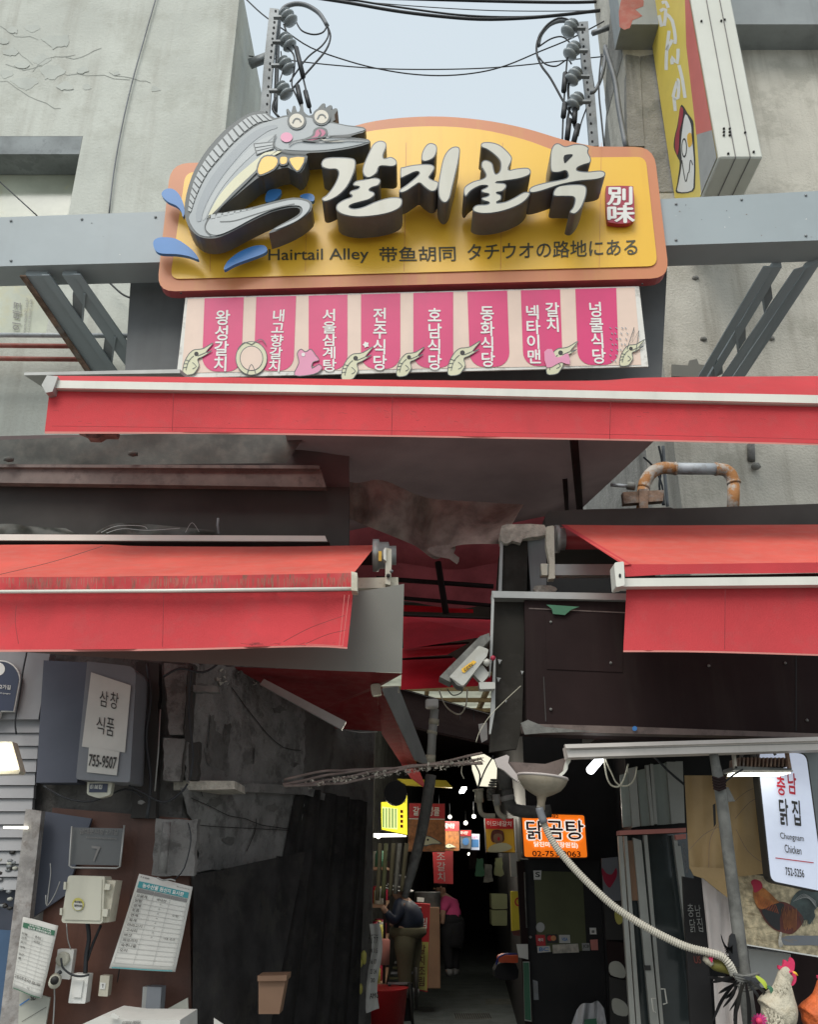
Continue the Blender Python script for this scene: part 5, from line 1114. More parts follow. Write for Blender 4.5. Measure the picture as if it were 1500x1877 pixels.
sw = T('light_switch', 'white rocker light switch below the electric box', 'switch')
flat('plate', fillet([(133, 1784, 2), (163, 1785, 2), (156, 1839, 2), (125, 1838, 2)]), 4.40, M['white'], sw, t=0.06)
flat('rocker', fillet([(139, 1795, 1), (153, 1796, 1), (148, 1828, 1), (134, 1827, 1)]), 4.40, M['white'], sw, lift=0.01, t=0.01)
b2 = T('bell_button', 'small beige up-and-down push button right of the light switch', 'button')
flat('case', fillet([(184, 1787, 1), (201, 1788, 1), (197, 1826, 1), (180, 1825, 1)]), 4.44, M['creamp'], b2, t=0.05); flat('face', [(184, 1800), (194, 1801), (192, 1813), (183, 1812)], 4.44, M['white'], b2, lift=0.004)
strokes('arrow', [[(188.5, 1803), (188, 1810)], [(187, 1805), (188.5, 1803), (190, 1805)]], 0.9, 4.44, M['ink'], b2, 0.007, sm=1)
tb = T('grey_trunking', 'short upright grey trunking box on the brown board', 'box')
flat('box', [(270, 1808), (296, 1809), (290, 1900), (262, 1900)], 4.38, M['lboxg'], tb, t=0.08); flat('box_side', [(262, 1808), (270, 1808), (262, 1900), (256, 1900)], 4.4, M['edge'], tb, t=0.06)
for pts, r, lab, Y in [([(92, 1582), (93, 1600), (90, 1625), (86, 1658)], 1.0, 'thin pale cord with frayed ends left of the electric box', 4.4), ([(110, 1615), (100, 1640), (86, 1660), (84, 1640)], 1.0, 'second thin pale cord beside the first, left of the electric box', 4.4), ([(98, 1795), (100, 1830), (96, 1900)], 1.4, 'grey cord hanging down from the white socket', 4.4),
                       ([(160, 1690), (163, 1720), (158, 1750), (156, 1790)], 4.0, 'thick black lead from electric box to light switch', 4.42), ([(122, 1692), (124, 1720), (130, 1740)], 1.0, 'thin grey cord from electric box to white socket', 4.4), ([(185, 1695), (170, 1730), (160, 1760)], 2.6, 'black lead slanting from the box corner to the switch', 4.43), ([(345, 1508), (350, 1540), (338, 1590), (320, 1612)], 1.2, 'dark thin wire curving above the larger price notice', 4.4), ([(240, 1640), (215, 1800)], 1.0, 'dark wire behind the larger price notice', 4.5)]:
    o = tubeP('cable', pts, r, M['cable' if 'pale' not in lab and 'grey' not in lab else 'edge'], None, Y=Y, sm=3, seg=5); setp(o, lab, 'cable', 'cables and wires')
mf = T('street_plaque', 'dark half-hidden plaque in a white wire frame above the electric box', 'plaque')
flat('plate', [(130, 1516), (226, 1518), (218, 1586), (128, 1584)], 4.42, M['sheetg'], mf, t=0.02)
tubeP('frame', [(132, 1514), (127, 1586), (132, 1590), (214, 1591), (220, 1588), (228, 1512)], 1.8, M['edge'], mf, Y=4.40, seg=6)
text('lettering', [('남대문시장 2가길', [(146, 1518), (216, 1520), (215, 1530), (146, 1528)]), ('Namdaemunsijang', [(158, 1533), (214, 1535), (214, 1539), (158, 1537)]), ('7', [(168, 1550), (184, 1552), (178, 1580), (170, 1578)])], 4.42, M['greyp'], mf, lift=0.005)
o = flat('carton', [(150, 1877), (185, 1862), (232, 1868), (330, 1869), (330, 1910), (140, 1910)], 3.9, M['paper'], None, t=0.3); setp(o, 'white carton edge with a torn flap at the bottom left', 'carton')
flat('flap', [(200, 1864), (207, 1855), (219, 1862), (215, 1868)], 3.88, M['paper'], o, t=0.004)
text('lettering', [('KOREA FRESH', [(226, 1871), (258, 1870), (256, 1877), (222, 1878)])], 3.9, M['greyp'], o, lift=0.004)
o = flat('card_sheet', [(304, 1850), (344, 1828), (348, 1900), (300, 1900)], 4.44, M['paperb'], None, t=0.01); setp(o, 'dull cardboard sheet leaning on the wood board beside the grey trunking', 'card')
pt = T('plant_pot', 'terracotta beige tapered pot standing in the dark behind the carton', 'pot')
flat('pot', [(474, 1794), (524, 1793), (512, 1858), (474, 1858)], 4.6, M['beige'], pt, t=0.12); flat('rim', [(472, 1788), (526, 1787), (525, 1797), (472, 1798)], 4.57, M['beige'], pt, t=0.16)
o = flat('leaflet', [(392, 1865), (410, 1877), (408, 1900), (392, 1900)], 4.2, M['paper'], None, t=0.004); setp(o, 'small white leaflet corner at the bottom edge right of the carton', 'leaflet')
# inner awning arms (left side of the alley)
ia = T('awning', 'dark red inner awning sloping down over the alley just behind the grey metal sheet', 'awning', 'red awnings round the alley mouth')
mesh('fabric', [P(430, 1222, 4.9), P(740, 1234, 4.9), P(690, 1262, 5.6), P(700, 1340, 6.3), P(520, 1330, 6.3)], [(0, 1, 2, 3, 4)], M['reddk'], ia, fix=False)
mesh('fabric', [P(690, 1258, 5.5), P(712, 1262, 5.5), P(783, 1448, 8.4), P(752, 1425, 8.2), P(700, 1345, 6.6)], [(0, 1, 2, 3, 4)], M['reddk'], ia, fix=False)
flat('arm', [(700, 1262), (731, 1258), (783, 1392), (786, 1402), (760, 1392)], ('p', 5.2, 2.4), M['edge'], ia, t=0.05)
flat('arm', [(476, 1254), (484, 1244), (634, 1322), (626, 1337)], 5.0, M['edge'], ia, t=0.05)
flat('arm_joint', fillet([(679, 1254, 5), (697, 1252, 5), (700, 1272, 3), (682, 1275, 5)]), 5.1, M['creamp'], ia, t=0.05); flat('arm_joint', [(701, 1258), (730, 1257), (732, 1270), (703, 1272)], 5.05, M['creamp'], ia, t=0.04)
tubeP('pull_cord', [(634, 1338), (660, 1342), (692, 1341)], 1.2, M['edge'], ia, Y=5.2, seg=5)
for i, (pts, lab) in enumerate([([(738, 1128), (906, 1134), (906, 1164), (740, 1190)], 'red inner awning showing in the gap above the security camera, the upper one'), ([(738, 1186), (860, 1178), (820, 1200), (738, 1206)], 'narrow red inner awning strip in the gap left of the security camera'), ([(738, 1208), (830, 1204), (905, 1240), (905, 1256), (735, 1264)], 'dark red inner awning lowest in the gap beneath the security camera')]):
    a = T('awning', lab, 'awning', 'red awnings round the alley mouth')
    p3 = [P(x, y, 7.6 if k < 2 else 7.0) for k, (x, y) in enumerate(pts)]
    mesh('fabric', p3, [tuple(range(len(p3)))], M['redthin'], a, fix=False)
    tubeP('front_bar', [pts[0], pts[1]], 2, M['dbrown'], a, Y=7.38, seg=6)
o = flat('red_strip', [(739, 1109), (806, 1112), (868, 1117), (868, 1123), (806, 1122), (739, 1120)], 7.0, M['redthin'], None, t=0.01); setp(o, 'bright thin red strip glimpsed in the dark gap under the canopy', 'cloth')
vc = T('security_camera', 'white bullet security camera tilted down with a yellow sticker', 'camera')
flat('sun_shield', [(806, 1240), (880, 1166), (897, 1160), (899, 1172), (826, 1250)], 4.0, M['pole'], vc, t=0.12)
flat('body', fillet([(824, 1240, 3), (878, 1183, 3), (896, 1190, 3), (893, 1202), (850, 1257, 4), (838, 1252, 4)]), 3.97, M['camw'], vc, t=0.11)
flat('front', fillet([(826, 1241, 2), (851, 1259, 3), (838, 1256, 3)]), 3.96, M['pole'], vc, t=0.1)
flat('sticker', [(846, 1226), (868, 1210), (874, 1213), (852, 1233), (848, 1232)], 3.97, M['yellow'], vc, lift=0.004); text('sticker_text', [('CCTV', [(850, 1226), (866, 1215), (869, 1219), (853, 1230)])], 3.97, M['ink'], vc, lift=0.007, bold=0.03)
flat('knuckle', fillet([(865, 1232, 3), (885, 1218, 4), (898, 1236, 4), (884, 1252, 4)]), 4.0, M['camw'], vc, t=0.06)
flat('mount', fillet([(878, 1250, 2), (908, 1250, 2), (908, 1262, 2), (880, 1263, 2)]), 4.0, M['camw'], vc, t=0.06)
ball('knob', P(893, 1214, 3.98), 0.02, M['camw'], vc, sub=1); ball('knob', P(904, 1206, 3.98), 0.014, M['seal'], vc, sub=1)
# dusty cable bundle across the alley
db = T('cable_bundle', 'furry dust-caked cable bundle drooping across the alley mouth', 'cable')
rq = random.Random(17)
for k in range(4):
    pts = [(520 + i*26 + rq.uniform(-2, 2), 1440 - k*4 - i*3.2 + 6*math.sin(i*0.5 + k) + (3 if 3 < i < 9 else 0)) for i in range(15)]
    tubeP('cable', pts, 2.4, M['rag'], db, Y=4.7 + 0.02*k, sm=3, seg=6)
vv, ff = [], []
for i in range(420):
    t = rq.random(); x = 560 + 330*t; y = 1436 - 47*t + rq.uniform(-3, 8); p = P(x, y, 4.68 + rq.uniform(0, .06)); s = 0.012
    b = len(vv); vv += [p + Vector((rq.uniform(-s, s), rq.uniform(-s, s), rq.uniform(-s, s))) for _ in range(3)]; ff.append((b, b+1, b+2))
o = mesh('dust_fluff', vv, ff, M['mortar'], db, fix=False); o['kind'] = 'stuff'
for pts, r, lab, Y in [([(873, 1360), (880, 1340), (900, 1310), (930, 1280), (955, 1257)], 0.6, 'thin pale wire rising from the gutter funnel past the fascia box', 3.95), ([(805, 1264), (815, 1290), (830, 1305), (845, 1308), (855, 1290), (857, 1262)], 1.3, 'white wire loop below the pale roof panels', 7.0),
                       ([(820, 1262), (830, 1274), (845, 1270), (850, 1260)], 1.0, 'small dark wire loop in front of the roof panels', 6.9), ([(868, 1395), (880, 1420), (876, 1445)], 1.5, 'tangled dark wire left of the gutter funnel', 5.0), ([(905, 1385), (890, 1410), (878, 1440)], 1.5, 'second tangled dark wire left of the gutter funnel', 5.0), ([(848, 1400), (846, 1415), (851, 1427)], 1.0, 'short pale wire end hanging from the dusty cable bundle', 4.8),
                       ([(1108, 1390), (1112, 1420), (1120, 1438), (1135, 1441), (1145, 1425), (1152, 1400)], 1.6, 'cream looped cord hanging from the tube light', 4.4), ([(1110, 1392), (1122, 1418), (1132, 1436), (1150, 1440), (1163, 1428), (1168, 1405)], 1.4, 'second cream looped cord hanging from the tube light', 4.45), ([(1198, 1385), (1228, 1415), (1258, 1440)], 2.2, 'black pipe-like cable slanting above the tan tarpaulin', 4.5)]:
    o = tubeP('cable', pts, r, M['cable' if 'dark' in lab or 'black' in lab else 'pvcw'], None, Y=Y, sm=4, seg=6); setp(o, lab, 'cable', 'cables and wires')

for pts, r_, lab, Y in [([(300, 1240), (330, 1225), (372, 1232), (398, 1218)], 2.2, 'sagging black lead strung from the lightbox sign to the wall top', 4.35), ([(236, 1440), (262, 1452), (300, 1470), (332, 1452), (344, 1436)], 2.0, 'slack black lead below the plaster ledge', 4.36),
                        ([(270, 1216), (276, 1280), (268, 1350), (276, 1430), (270, 1500)], 3.2, 'thick dark lead down the grubby door frame', 4.42), ([(352, 1222), (346, 1300), (354, 1380), (348, 1430)], 2.0, 'thin dark lead down the edge of the peeling wall', 4.38), ([(80, 1440), (120, 1462), (170, 1468), (230, 1446), (262, 1462)], 1.8, 'dark lead looping under the digital counter', 4.40)]:
    o = tubeP('cable', pts, r_, M['cable'], None, Y=Y, sm=4, seg=6); setp(o, lab, 'cable', 'cables and wires')
# ================================================================ RIGHT SHOPFRONT
gu = T('gutter', 'long white plastic gutter with a snapped end hanging under the fascia box', 'gutter')
prism('channel', [P(1038, 1367, 3.85), P(1575, 1351, 3.85), P(1575, 1372, 3.85), P(1042, 1388, 3.85)], (0, 0.09, 0), M['gutterw'], gu)
prism('lip', [P(1036, 1364, 3.83), P(1575, 1348, 3.83), P(1575, 1355, 3.83), P(1038, 1371, 3.83)], (0, 0.03, 0), M['gutterw'], gu)
strokes('crease', [[(1045, 1374), (1200, 1370), (1575, 1360)]], 1.0, 3.85, M['greyp'], gu, 0.004, sm=1)
fu = T('gutter_funnel', 'broken gutter piece with a cut bottle funnel feeding the ribbed hose', 'funnel')
flat('broken_channel', [(907, 1391), (929, 1383), (934, 1386), (932, 1398), (938, 1406), (949, 1420), (950, 1433), (938, 1424), (925, 1412), (912, 1405)], 3.95, M['cloth'], fu, t=0.03)
flat('inner_channel', [(932, 1396), (1000, 1400), (1044, 1386), (1040, 1400), (1036, 1409), (1028, 1421), (952, 1424)], 4.0, M['brown'], fu, t=0.03)
flat('broken_edge', [(1040, 1390), (1049, 1385), (1046, 1396), (1042, 1402), (1041, 1410), (1036, 1417), (1028, 1424), (1020, 1424), (1034, 1412), (1036, 1402)], 3.94, M['signw'], fu, t=0.03)
k = mpp(995, 1440, 3.93)
cax = (Q((993, 1424), 3.93) - Q((990, 1482), 3.93))
lathe('bottle', [(45*k, 0), (46*k, -3*k), (42*k, -12*k), (34*k, -22*k), (20*k, -30*k), (9*k, -35*k), (7*k, -45*k), (7*k, -58*k)], P(995, 1424, 3.95), cax, M['jar'], fu, 22)
lathe('rim', [(47*k, 2*k), (48*k, 0), (47*k, -2*k)], P(995, 1424, 3.95), cax, M['cloth'], fu, 22)
hp = catmull([(990, 1476, 3.95), (993, 1492, 3.95), (1002, 1520, 3.95), (1020, 1552, 3.94), (1050, 1588, 3.92), (1085, 1624, 3.9), (1125, 1660, 3.88), (1170, 1690, 3.86), (1215, 1715, 3.85), (1260, 1735, 3.84), (1300, 1745, 3.82), (1324, 1753, 3.82), (1338, 1768, 3.82), (1346, 1786, 3.84)], 6, False)
h3 = [P(*q) for q in hp]
den = []
tot = sum((h3[i+1]-h3[i]).length for i in range(len(h3)-1)); n = 230; j = 0; acc = 0
for i in range(n+1):
    s = tot*i/n
    while j < len(h3)-2 and acc + (h3[j+1]-h3[j]).length < s: acc += (h3[j+1]-h3[j]).length; j += 1
    f = (s-acc)/((h3[j+1]-h3[j]).length or 1); den.append(h3[j].lerp(h3[j+1], min(f, 1)))
ho = T('ribbed_hose', 'cream ribbed hose sagging from the gutter funnel down to the pole', 'hose')
tube('hose', den, 0, M['hose'], ho, seg=10, radii=[0.0165 if i % 2 else 0.0125 for i in range(n+1)], smooth=False)
tubeP('tape', [(989, 1480, 3.94), (992, 1492, 3.94), (998, 1508, 3.94)], 7.5, M['lboxg'], ho, seg=10, sm=2)
o = T('tube_light', 'short lit fluorescent tube lamp under the snapped gutter', 'lamp')
tubeP('tube', [(1083, 1411, 4.25), (1103, 1388, 4.45)], 8, M['tubeg'], o, seg=14); tubeP('holder', [(1102, 1390, 4.46), (1112, 1378, 4.55)], 9, M['creamp'], o, seg=10)
fx = T('floodlight', 'rusty finned floodlight with a glowing slit hung over the white sign', 'lamp')
flat('body', [(1348, 1404), (1452, 1408), (1452, 1414), (1346, 1412)], 3.95, M['pole'], fx, t=0.16)
flat('glow_slit', [(1352, 1413), (1450, 1413.5), (1450, 1417), (1350, 1418)], 3.96, M['lamp'], fx, t=0.12)
flat('rim', [(1344, 1411), (1454, 1411), (1454, 1414), (1344, 1415)], 3.94, M['mortar'], fx, t=0.02)
for i in range(13): flat('fin', [(1356 + i*7.2, 1388), (1359 + i*7.2, 1388), (1358 + i*7.2, 1405), (1355 + i*7.2, 1405)], 3.97, M['rust'], fx, t=0.13)
flat('bracket', [(1343, 1366), (1348, 1366), (1352, 1408), (1347, 1408)], 3.95, M['mortar'], fx, t=0.02); flat('bracket', [(1440, 1368), (1445, 1368), (1452, 1408), (1447, 1408)], 3.95, M['rust'], fx, t=0.02)
tubeP('yoke', [(1390, 1392), (1392, 1378), (1402, 1371), (1414, 1372), (1422, 1384)], 2.6, M['pole'], fx, Y=4.0, sm=3, seg=7); tubeP('yoke', [(1358, 1390), (1364, 1376), (1378, 1374), (1384, 1388)], 3.2, M['pole'], fx, Y=4.0, sm=3, seg=7)
po = T('tarp_pole', 'leaning grey steel pole wrapped with ties in front of the tan tarpaulin', 'pole')
tubeP('shaft', [(1306, 1366), (1312, 1400), (1318, 1432), (1324, 1470), (1338, 1580), (1352, 1690), (1364, 1790), (1380, 1910)], 10, M['pole'], po, Y=3.9, radpx=[8, 8.5, 10, 10.5, 11, 11.5, 12.5, 13], seg=12, sm=2)
for i in range(5): tubeP('tie', [(1306 + i*0.6, 1424 + i*5), (1318, 1428 + i*5), (1331, 1423 + i*5)], 2.4, M['dbrown'], po, Y=3.86, seg=6)
flat('flag', [(1328, 1441), (1336, 1443), (1348, 1468), (1329, 1470)], 3.9, M['pole'], po, t=0.01)
tubeP('stay', [(1328, 1434), (1345, 1420), (1362, 1410)], 1.8, M['cable'], po, Y=3.9, seg=6)
tt = sheetpx('tarpaulin', [(1255, 1421), (1300, 1421), (1350, 1421), (1396, 1420)], [(1264, 1592), (1300, 1598), (1345, 1606), (1412, 1600)], 4.35, M['tan'], None, amp=0.025, nv=16, sd=6); setp(tt, 'tan tarpaulin stretched behind the leaning pole', 'tarpaulin')
flat('flap', [(1264, 1588), (1338, 1592), (1352, 1600), (1346, 1650), (1333, 1644), (1290, 1610), (1272, 1604)], 4.30, M['tan'], tt, t=0.006)
strokes('crease', [[(1262, 1560), (1290, 1530), (1318, 1515)], [(1300, 1590), (1302, 1540), (1316, 1510)], [(1350, 1520), (1372, 1560), (1405, 1585)], [(1345, 1470), (1370, 1450), (1392, 1442)], [(1348, 1500), (1375, 1470), (1394, 1462)]], 0.8, 4.30, M['brown'], tt, 0.0)
flat('tear', [(1307, 1475), (1312, 1472), (1313, 1510), (1309, 1516)], 4.30, M['black'], tt, lift=0.004)
o = sheetpx('cloth', [(1286, 1606), (1310, 1618), (1335, 1645), (1345, 1648)], [(1300, 1745), (1320, 1748), (1340, 1752), (1360, 1755)], 4.4, M['cloth'], None, amp=0.02, nv=10, sd=7); setp(o, 'off-white cloth hanging below the tan tarpaulin left of the pole', 'cloth')
o = sheetpx('cloth', [(1308, 1790), (1330, 1790), (1350, 1800), (1372, 1800)], [(1314, 1900), (1340, 1905), (1360, 1905), (1385, 1900)], 4.5, M['cloth'], None, amp=0.03, nv=8, sd=12); setp(o, 'white sack standing behind the dark feathers at the foot of the pole', 'sack')
# lightbox sign
cs = T('lightbox_sign', 'lit white lightbox sign with red and black Korean letters above the rooster picture', 'sign')
YS = 4.1
q = fillet([(1388, 1372, 10), (1478, 1382, 14), (1512, 1634, 10), (1414, 1614, 12)])
flat('casing', offset(q, 2.5), YS, M['ink'], cs, t=0.07); flat('face', q, YS, M['lit'], cs, lift=0.006)
text('lettering', [('충', [(1423, 1421), (1439, 1424), (1441, 1458), (1426, 1456)]), ('남', [(1444, 1417), (1459, 1418), (1461, 1456), (1446, 1453)])], YS, M['redlet'], cs, lift=0.012, bold=0.02)
text('lettering', [('닭', [(1428, 1463), (1444, 1465), (1447, 1513), (1431, 1510)]), ('집', [(1451, 1465), (1466, 1468), (1469, 1513), (1455, 1511)])], YS, M['ink'], cs, lift=0.012, bold=0.02)
text('lettering', [('Chungnam', [(1430, 1525), (1473, 1531), (1475, 1545), (1432, 1540)]), ('Chicken', [(1438, 1547), (1469, 1552), (1470, 1566), (1440, 1562)])], YS, M['ink'], cs, lift=0.012, bold=0.01)
strokes('red_rule', [[(1422, 1572), (1492, 1581)]], 1.8, YS, M['redlet'], cs, 0.012, sm=1)
text('lettering', [('752-5256', [(1440, 1589), (1474, 1594), (1475, 1608), (1441, 1603)])], YS, M['ink'], cs, lift=0.012, bold=0.02)
o = flat('grey_board', [(1470, 1372), (1600, 1380), (1600, 1560), (1494, 1540)], 4.5, M['beamd'], None, t=0.02); setp(o, 'grey board behind the right edge of the lit white sign', 'board')
# rooster picture
R8 = crop(1240, 1360, 3.63)
rp2 = T('rooster_picture', 'printed picture of a maroon rooster on straw hanging below the lit sign', 'picture'); YR2 = 4.4
flat('board', R8([(400, 870), (640, 895), (1100, 960), (1100, 1440), (944, 1420), (470, 1345), (440, 1200)]), YR2, M['straw'], rp2, t=0.01)
flat('white_edge', R8([(466, 1343), (944, 1420), (1100, 1445), (1100, 1455), (944, 1430), (470, 1352)]), YR2, M['white'], rp2, lift=0.003)
flat('ground_shadow_print', R8([(700, 1300), (800, 1285), (1100, 1300), (1100, 1360), (900, 1350), (720, 1350)]), YR2, M['lboxg'], rp2, lift=0.003, sm=2)
for nm, pts, mt, lf in [('tail_print', [(760,1075),(800,1000),(870,975),(960,990),(1010,1040),(960,1080),(920,1120),(925,1160),(885,1215),(870,1180),(830,1190),(790,1140)], 'rgrn', .004),
    ('body_print', [(525,1060),(560,1130),(600,1200),(660,1250),(720,1270),(770,1275),(815,1240),(850,1180),(800,1110),(740,1070),(690,1060),(620,1080)], 'rbrown', .006),
    ('breast_print', [(570,1120),(620,1085),(690,1070),(720,1090),(690,1170),(690,1250),(640,1225),(600,1180)], 'rblack', .008),
    ('neck_print', [(512,985),(560,960),(610,990),(660,1040),(685,1065),(640,1080),(580,1110),(545,1100),(520,1050)], 'rfeath', .010),
    ('head_print', [(498,930),(520,912),(560,925),(575,960),(555,985),(520,1000),(510,960)], 'seal', .012), ('leg_print', [(690,1265),(705,1270),(700,1310),(712,1350),(690,1365),(680,1330)], 'mortar', .008)]:
    flat(nm, R8(catmull(pts, 3)), YR2, M[mt], rp2, lift=lf)
rf_ = random.Random(9)
strokes('plumage_lines', [R8([(700 + i*9, 1110 + rf_.uniform(-20, 20)), (712 + i*8, 1180), (720 + i*7, 1240 + rf_.uniform(-10, 20))]) for i in range(12)], 0.7, YR2, M['rfeath'], rp2, 0.012)
strokes('plumage_lines', [R8([(780 + i*14, 1060 - i*6), (850 + i*9, 1010 + i*8), (930 + i*2, 1060 + i*12)]) for i in range(5)], 0.7, YR2, M['edge'], rp2, 0.012)
o = flat('grey_box', [(1372, 1738), (1450, 1748), (1452, 1815), (1380, 1808)], 4.6, M['edge'], None, t=0.2); setp(o, 'plain grey box behind the white rooster figurine under the picture', 'box')
o = flat('stall_board', [(1330, 1730), (1600, 1760), (1600, 1920), (1340, 1920)], 4.9, M['dbrown'], None, t=0.02); setp(o, 'dark board behind the rooster figurines', 'board')
strokes('straw_lines', [R8([(x, y), (x + rf_.uniform(30, 80), y + rf_.uniform(-14, 18))]) for x, y in [(rf_.uniform(440, 900), rf_.uniform(900, 1330)) for _ in range(70)] if not (510 < x < 900 and 930 < y < 1270)], 0.6, YR2, M['timber'], rp2, 0.0035, sm=1)
strokes('plumage_lines', [R8([(530 + i*13, 1000 + i*8), (540 + i*13, 1050 + i*6), (560 + i*12, 1100 + i*4)]) for i in range(11)], 0.6, YR2, M['rorange'], rp2, 0.0125)
strokes('plumage_lines', [R8([(820 + i*12, 1160 + i*2), (835 + i*12, 1190), (842 + i*11, 1225 - i*3)]) for i in range(7)], 1.0, YR2, M['rgrn'], rp2, 0.0125)
# rooster figurines
def figurine(lab, cx, cy, s, Y, mb, flip=1, tail='rblack'):
    """cx,cy head centre px; s px scale (head radius about 1)"""
    t = T('rooster_figurine', lab, 'figurine', 'rooster figurines under the picture')
    def pp(x, y, dy=0): return P(cx + flip*x*s, cy + y*s, Y + dy)
    kk = mpp(cx, cy, Y)*s
    pts = [pp(0.5, -0.3), pp(0.1, 0.0), pp(-0.35, 1.2), pp(-0.5, 2.6), pp(-0.9, 4.4), pp(-1.6, 6.0), pp(-2.6, 6.8)]
    tube('body', pts, 0, M[mb], t, seg=18, radii=[0.55*kk, 1.02*kk, 1.05*kk, 1.55*kk, 2.5*kk, 2.6*kk, 1.3*kk], sm=5)
    flat('comb', [(cx + flip*x*s, cy + y*s) for x, y in catmull([(-0.9, -0.5), (-1.0, -1.1), (-0.4, -0.95), (-0.2, -1.9), (0.4, -1.5), (0.7, -2.2), (1.2, -1.7), (1.25, -0.8), (1.0, -0.2), (0.2, -0.7)], 3)], Y - 0.3*kk, M['rcomb'], t, t=0.5*kk)
    flat('wattle', [(cx + flip*x*s, cy + y*s) for x, y in catmull([(0.5, 0.2), (1.1, 0.0), (1.5, 0.5), (1.4, 1.3), (0.9, 1.8), (0.45, 1.3)], 3)], Y - 0.35*kk, M['rcomb'], t, t=0.6*kk)
    b1 = pp(0.9, -0.2, -0.02); tube('beak', [pp(0.7, -0.15), pp(1.4, 0.1), pp(1.75, 0.35)], 0, M['yellow'], t, seg=10, radii=[0.38*kk, 0.22*kk, 0.03*kk])
    ball('eye_patch', pp(0.35, -0.1) + Vector((0, -0.88*kk, 0)), 0.34*kk, M['rcomb'], t, (1, 0.3, 1)); ball('eye', pp(0.35, -0.1) + Vector((0, -0.99*kk, 0)), 0.13*kk, M['ink'], t, (1, 0.5, 1))
    return t
wf = figurine('white rooster figurine with a bright pink comb at the bottom right', 1441, 1783, 13, 3.75, 'rwhite')
rk = mpp(1441, 1783, 3.75)
vv, ff = [], []
rw = random.Random(2)
for i in range(260):
    a = rw.random(); y = 1798 + a*95; wx = 14 + a*24; x = 1436 - a*12 + rw.uniform(-wx, wx); dd = 3.75 - (0.03 + 0.05*a)*math.sqrt(max(0, 1-((x-(1436-a*12))/wx)**2)) - 0.008
    p = P(x, y, dd); L_ = rw.uniform(.010, .02); b = len(vv); vv += [p + Vector((-.004, 0, 0)), p + Vector((.004, 0, 0)), p + Vector((rw.uniform(-.003, .003), -.004, -L_))]; ff.append((b, b+1, b+2))
o = mesh('neck_feathers', vv, ff, M['rwhite'], wf, fix=False); o['kind'] = 'stuff'
of = figurine('orange rooster figurine cut off by the right edge', 1512, 1800, 12, 3.8, 'rorange', 1)
# feathers at the foot of the pole
ff_ = T('feather_bunch', 'bunch of dark rooster tail feathers tied to the foot of the pole', 'feathers')
rw = random.Random(4)
def blade(p0, p1, bend, wd, mt, par, name='feather', Y=3.78):
    mx_, my_ = (p0[0]+p1[0])/2 + bend, (p0[1]+p1[1])/2
    pth = catmull([p0, (mx_, my_), p1], 5, False); n = len(pth); L, Rr = [], []
    for i in range(n):
        a, b = pth[max(i-1, 0)], pth[min(i+1, n-1)]; tx, ty = b[0]-a[0], b[1]-a[1]; l = math.hypot(tx, ty) or 1; ww = wd*math.sin(math.pi*min(0.98, (i+0.6)/n))**0.7
        L.append(P(pth[i][0]-ty/l*ww, pth[i][1]+tx/l*ww, Y)); Rr.append(P(pth[i][0]+ty/l*ww, pth[i][1]-tx/l*ww, Y + 0.01))
    return mesh(name, L + Rr, [(i, i+1, n+i+1, n+i) for i in range(n-1)], M[mt], par, fix=False)
for p0, p1, bd, wd in [((1352, 1795), (1308, 1870), -6, 3.4), ((1350, 1800), (1326, 1846), 6, 3), ((1356, 1800), (1318, 1820), -2, 3.4), ((1360, 1800), (1338, 1852), 5, 2.4), ((1345, 1790), (1306, 1800), -2, 4), ((1365, 1800), (1350, 1900), -8, 4), ((1368, 1800), (1372, 1905), 4, 4), ((1372, 1800), (1400, 1880), 12, 3), ((1362, 1790), (1398, 1800), 2, 4), ((1352, 1806), (1330, 1830), 3, 3.4),
                        ((1350, 1800), (1300, 1790), 0, 4), ((1360, 1805), (1345, 1870), 2, 3.5), ((1375, 1795), (1410, 1840), 8, 3)]:
    blade(p0, p1, bd, wd, 'rblack', ff_, Y=3.76 + rw.uniform(-.03, .03))
for i in range(9): blade((1344, 1748 - i*2), (1322 + i*1.2, 1712 + i*5), -5 + i*0.4, 1.4, 'rblack', ff_, Y=3.84)
flat('feather_tuft', [(1338, 1716), (1348, 1712), (1352, 1740), (1356, 1770), (1346, 1768), (1336, 1745)], 3.86, M['rblack'], ff_, t=0.01, sm=2)
for i in range(6): tubeP('binding', [(1345 + i*2, 1785 + i*5), (1365, 1790 + i*5), (1392, 1784 + i*5)], 3.2, M['pole'], ff_, Y=3.80, seg=6)
for p0, p1, lab, mt in [((1386, 1788), (1406, 1812), 'lime green plastic leaf tucked beside the feathers', 'lime'), ((1408, 1806), (1416, 1824), 'tiny green leaf against the white rooster', 'green')]:
    o = blade(p0, p1, 4, 4, mt, None, 'leaf', 3.72); setp(o, lab, 'leaf')
bd = T('toy_bird', 'small olive and grey toy bird with a pink crest perched left of the pole', 'toy bird')
tubeP('body', [(1300, 1762), (1310, 1768), (1326, 1772), (1340, 1782)], 8, M['leafo'], bd, Y=3.85, radpx=[4, 9, 10, 5], sm=3, seg=12)
tubeP('head', [(1290, 1756), (1298, 1760), (1306, 1768)], 6, M['rwhite'], bd, Y=3.84, radpx=[4, 7, 5], sm=3, seg=12)
flat('crest', [(1300, 1756), (1304, 1750), (1309, 1752), (1306, 1764)], 3.82, M['rcomb'], bd, t=0.01)
fw = T('paper_flower', 'magenta paper flower at the bottom edge beside the white rooster', 'flower')
for i in range(14):
    a = i*2*math.pi/14; blade((1392, 1872), (1392 + 15*math.cos(a), 1870 + 14*math.sin(a)), 0, 2.6, 'flower', fw, 'petal', 3.66)
ball('heart', P(1392, 1871, 3.65), 0.012, M['rcomb'], fw)
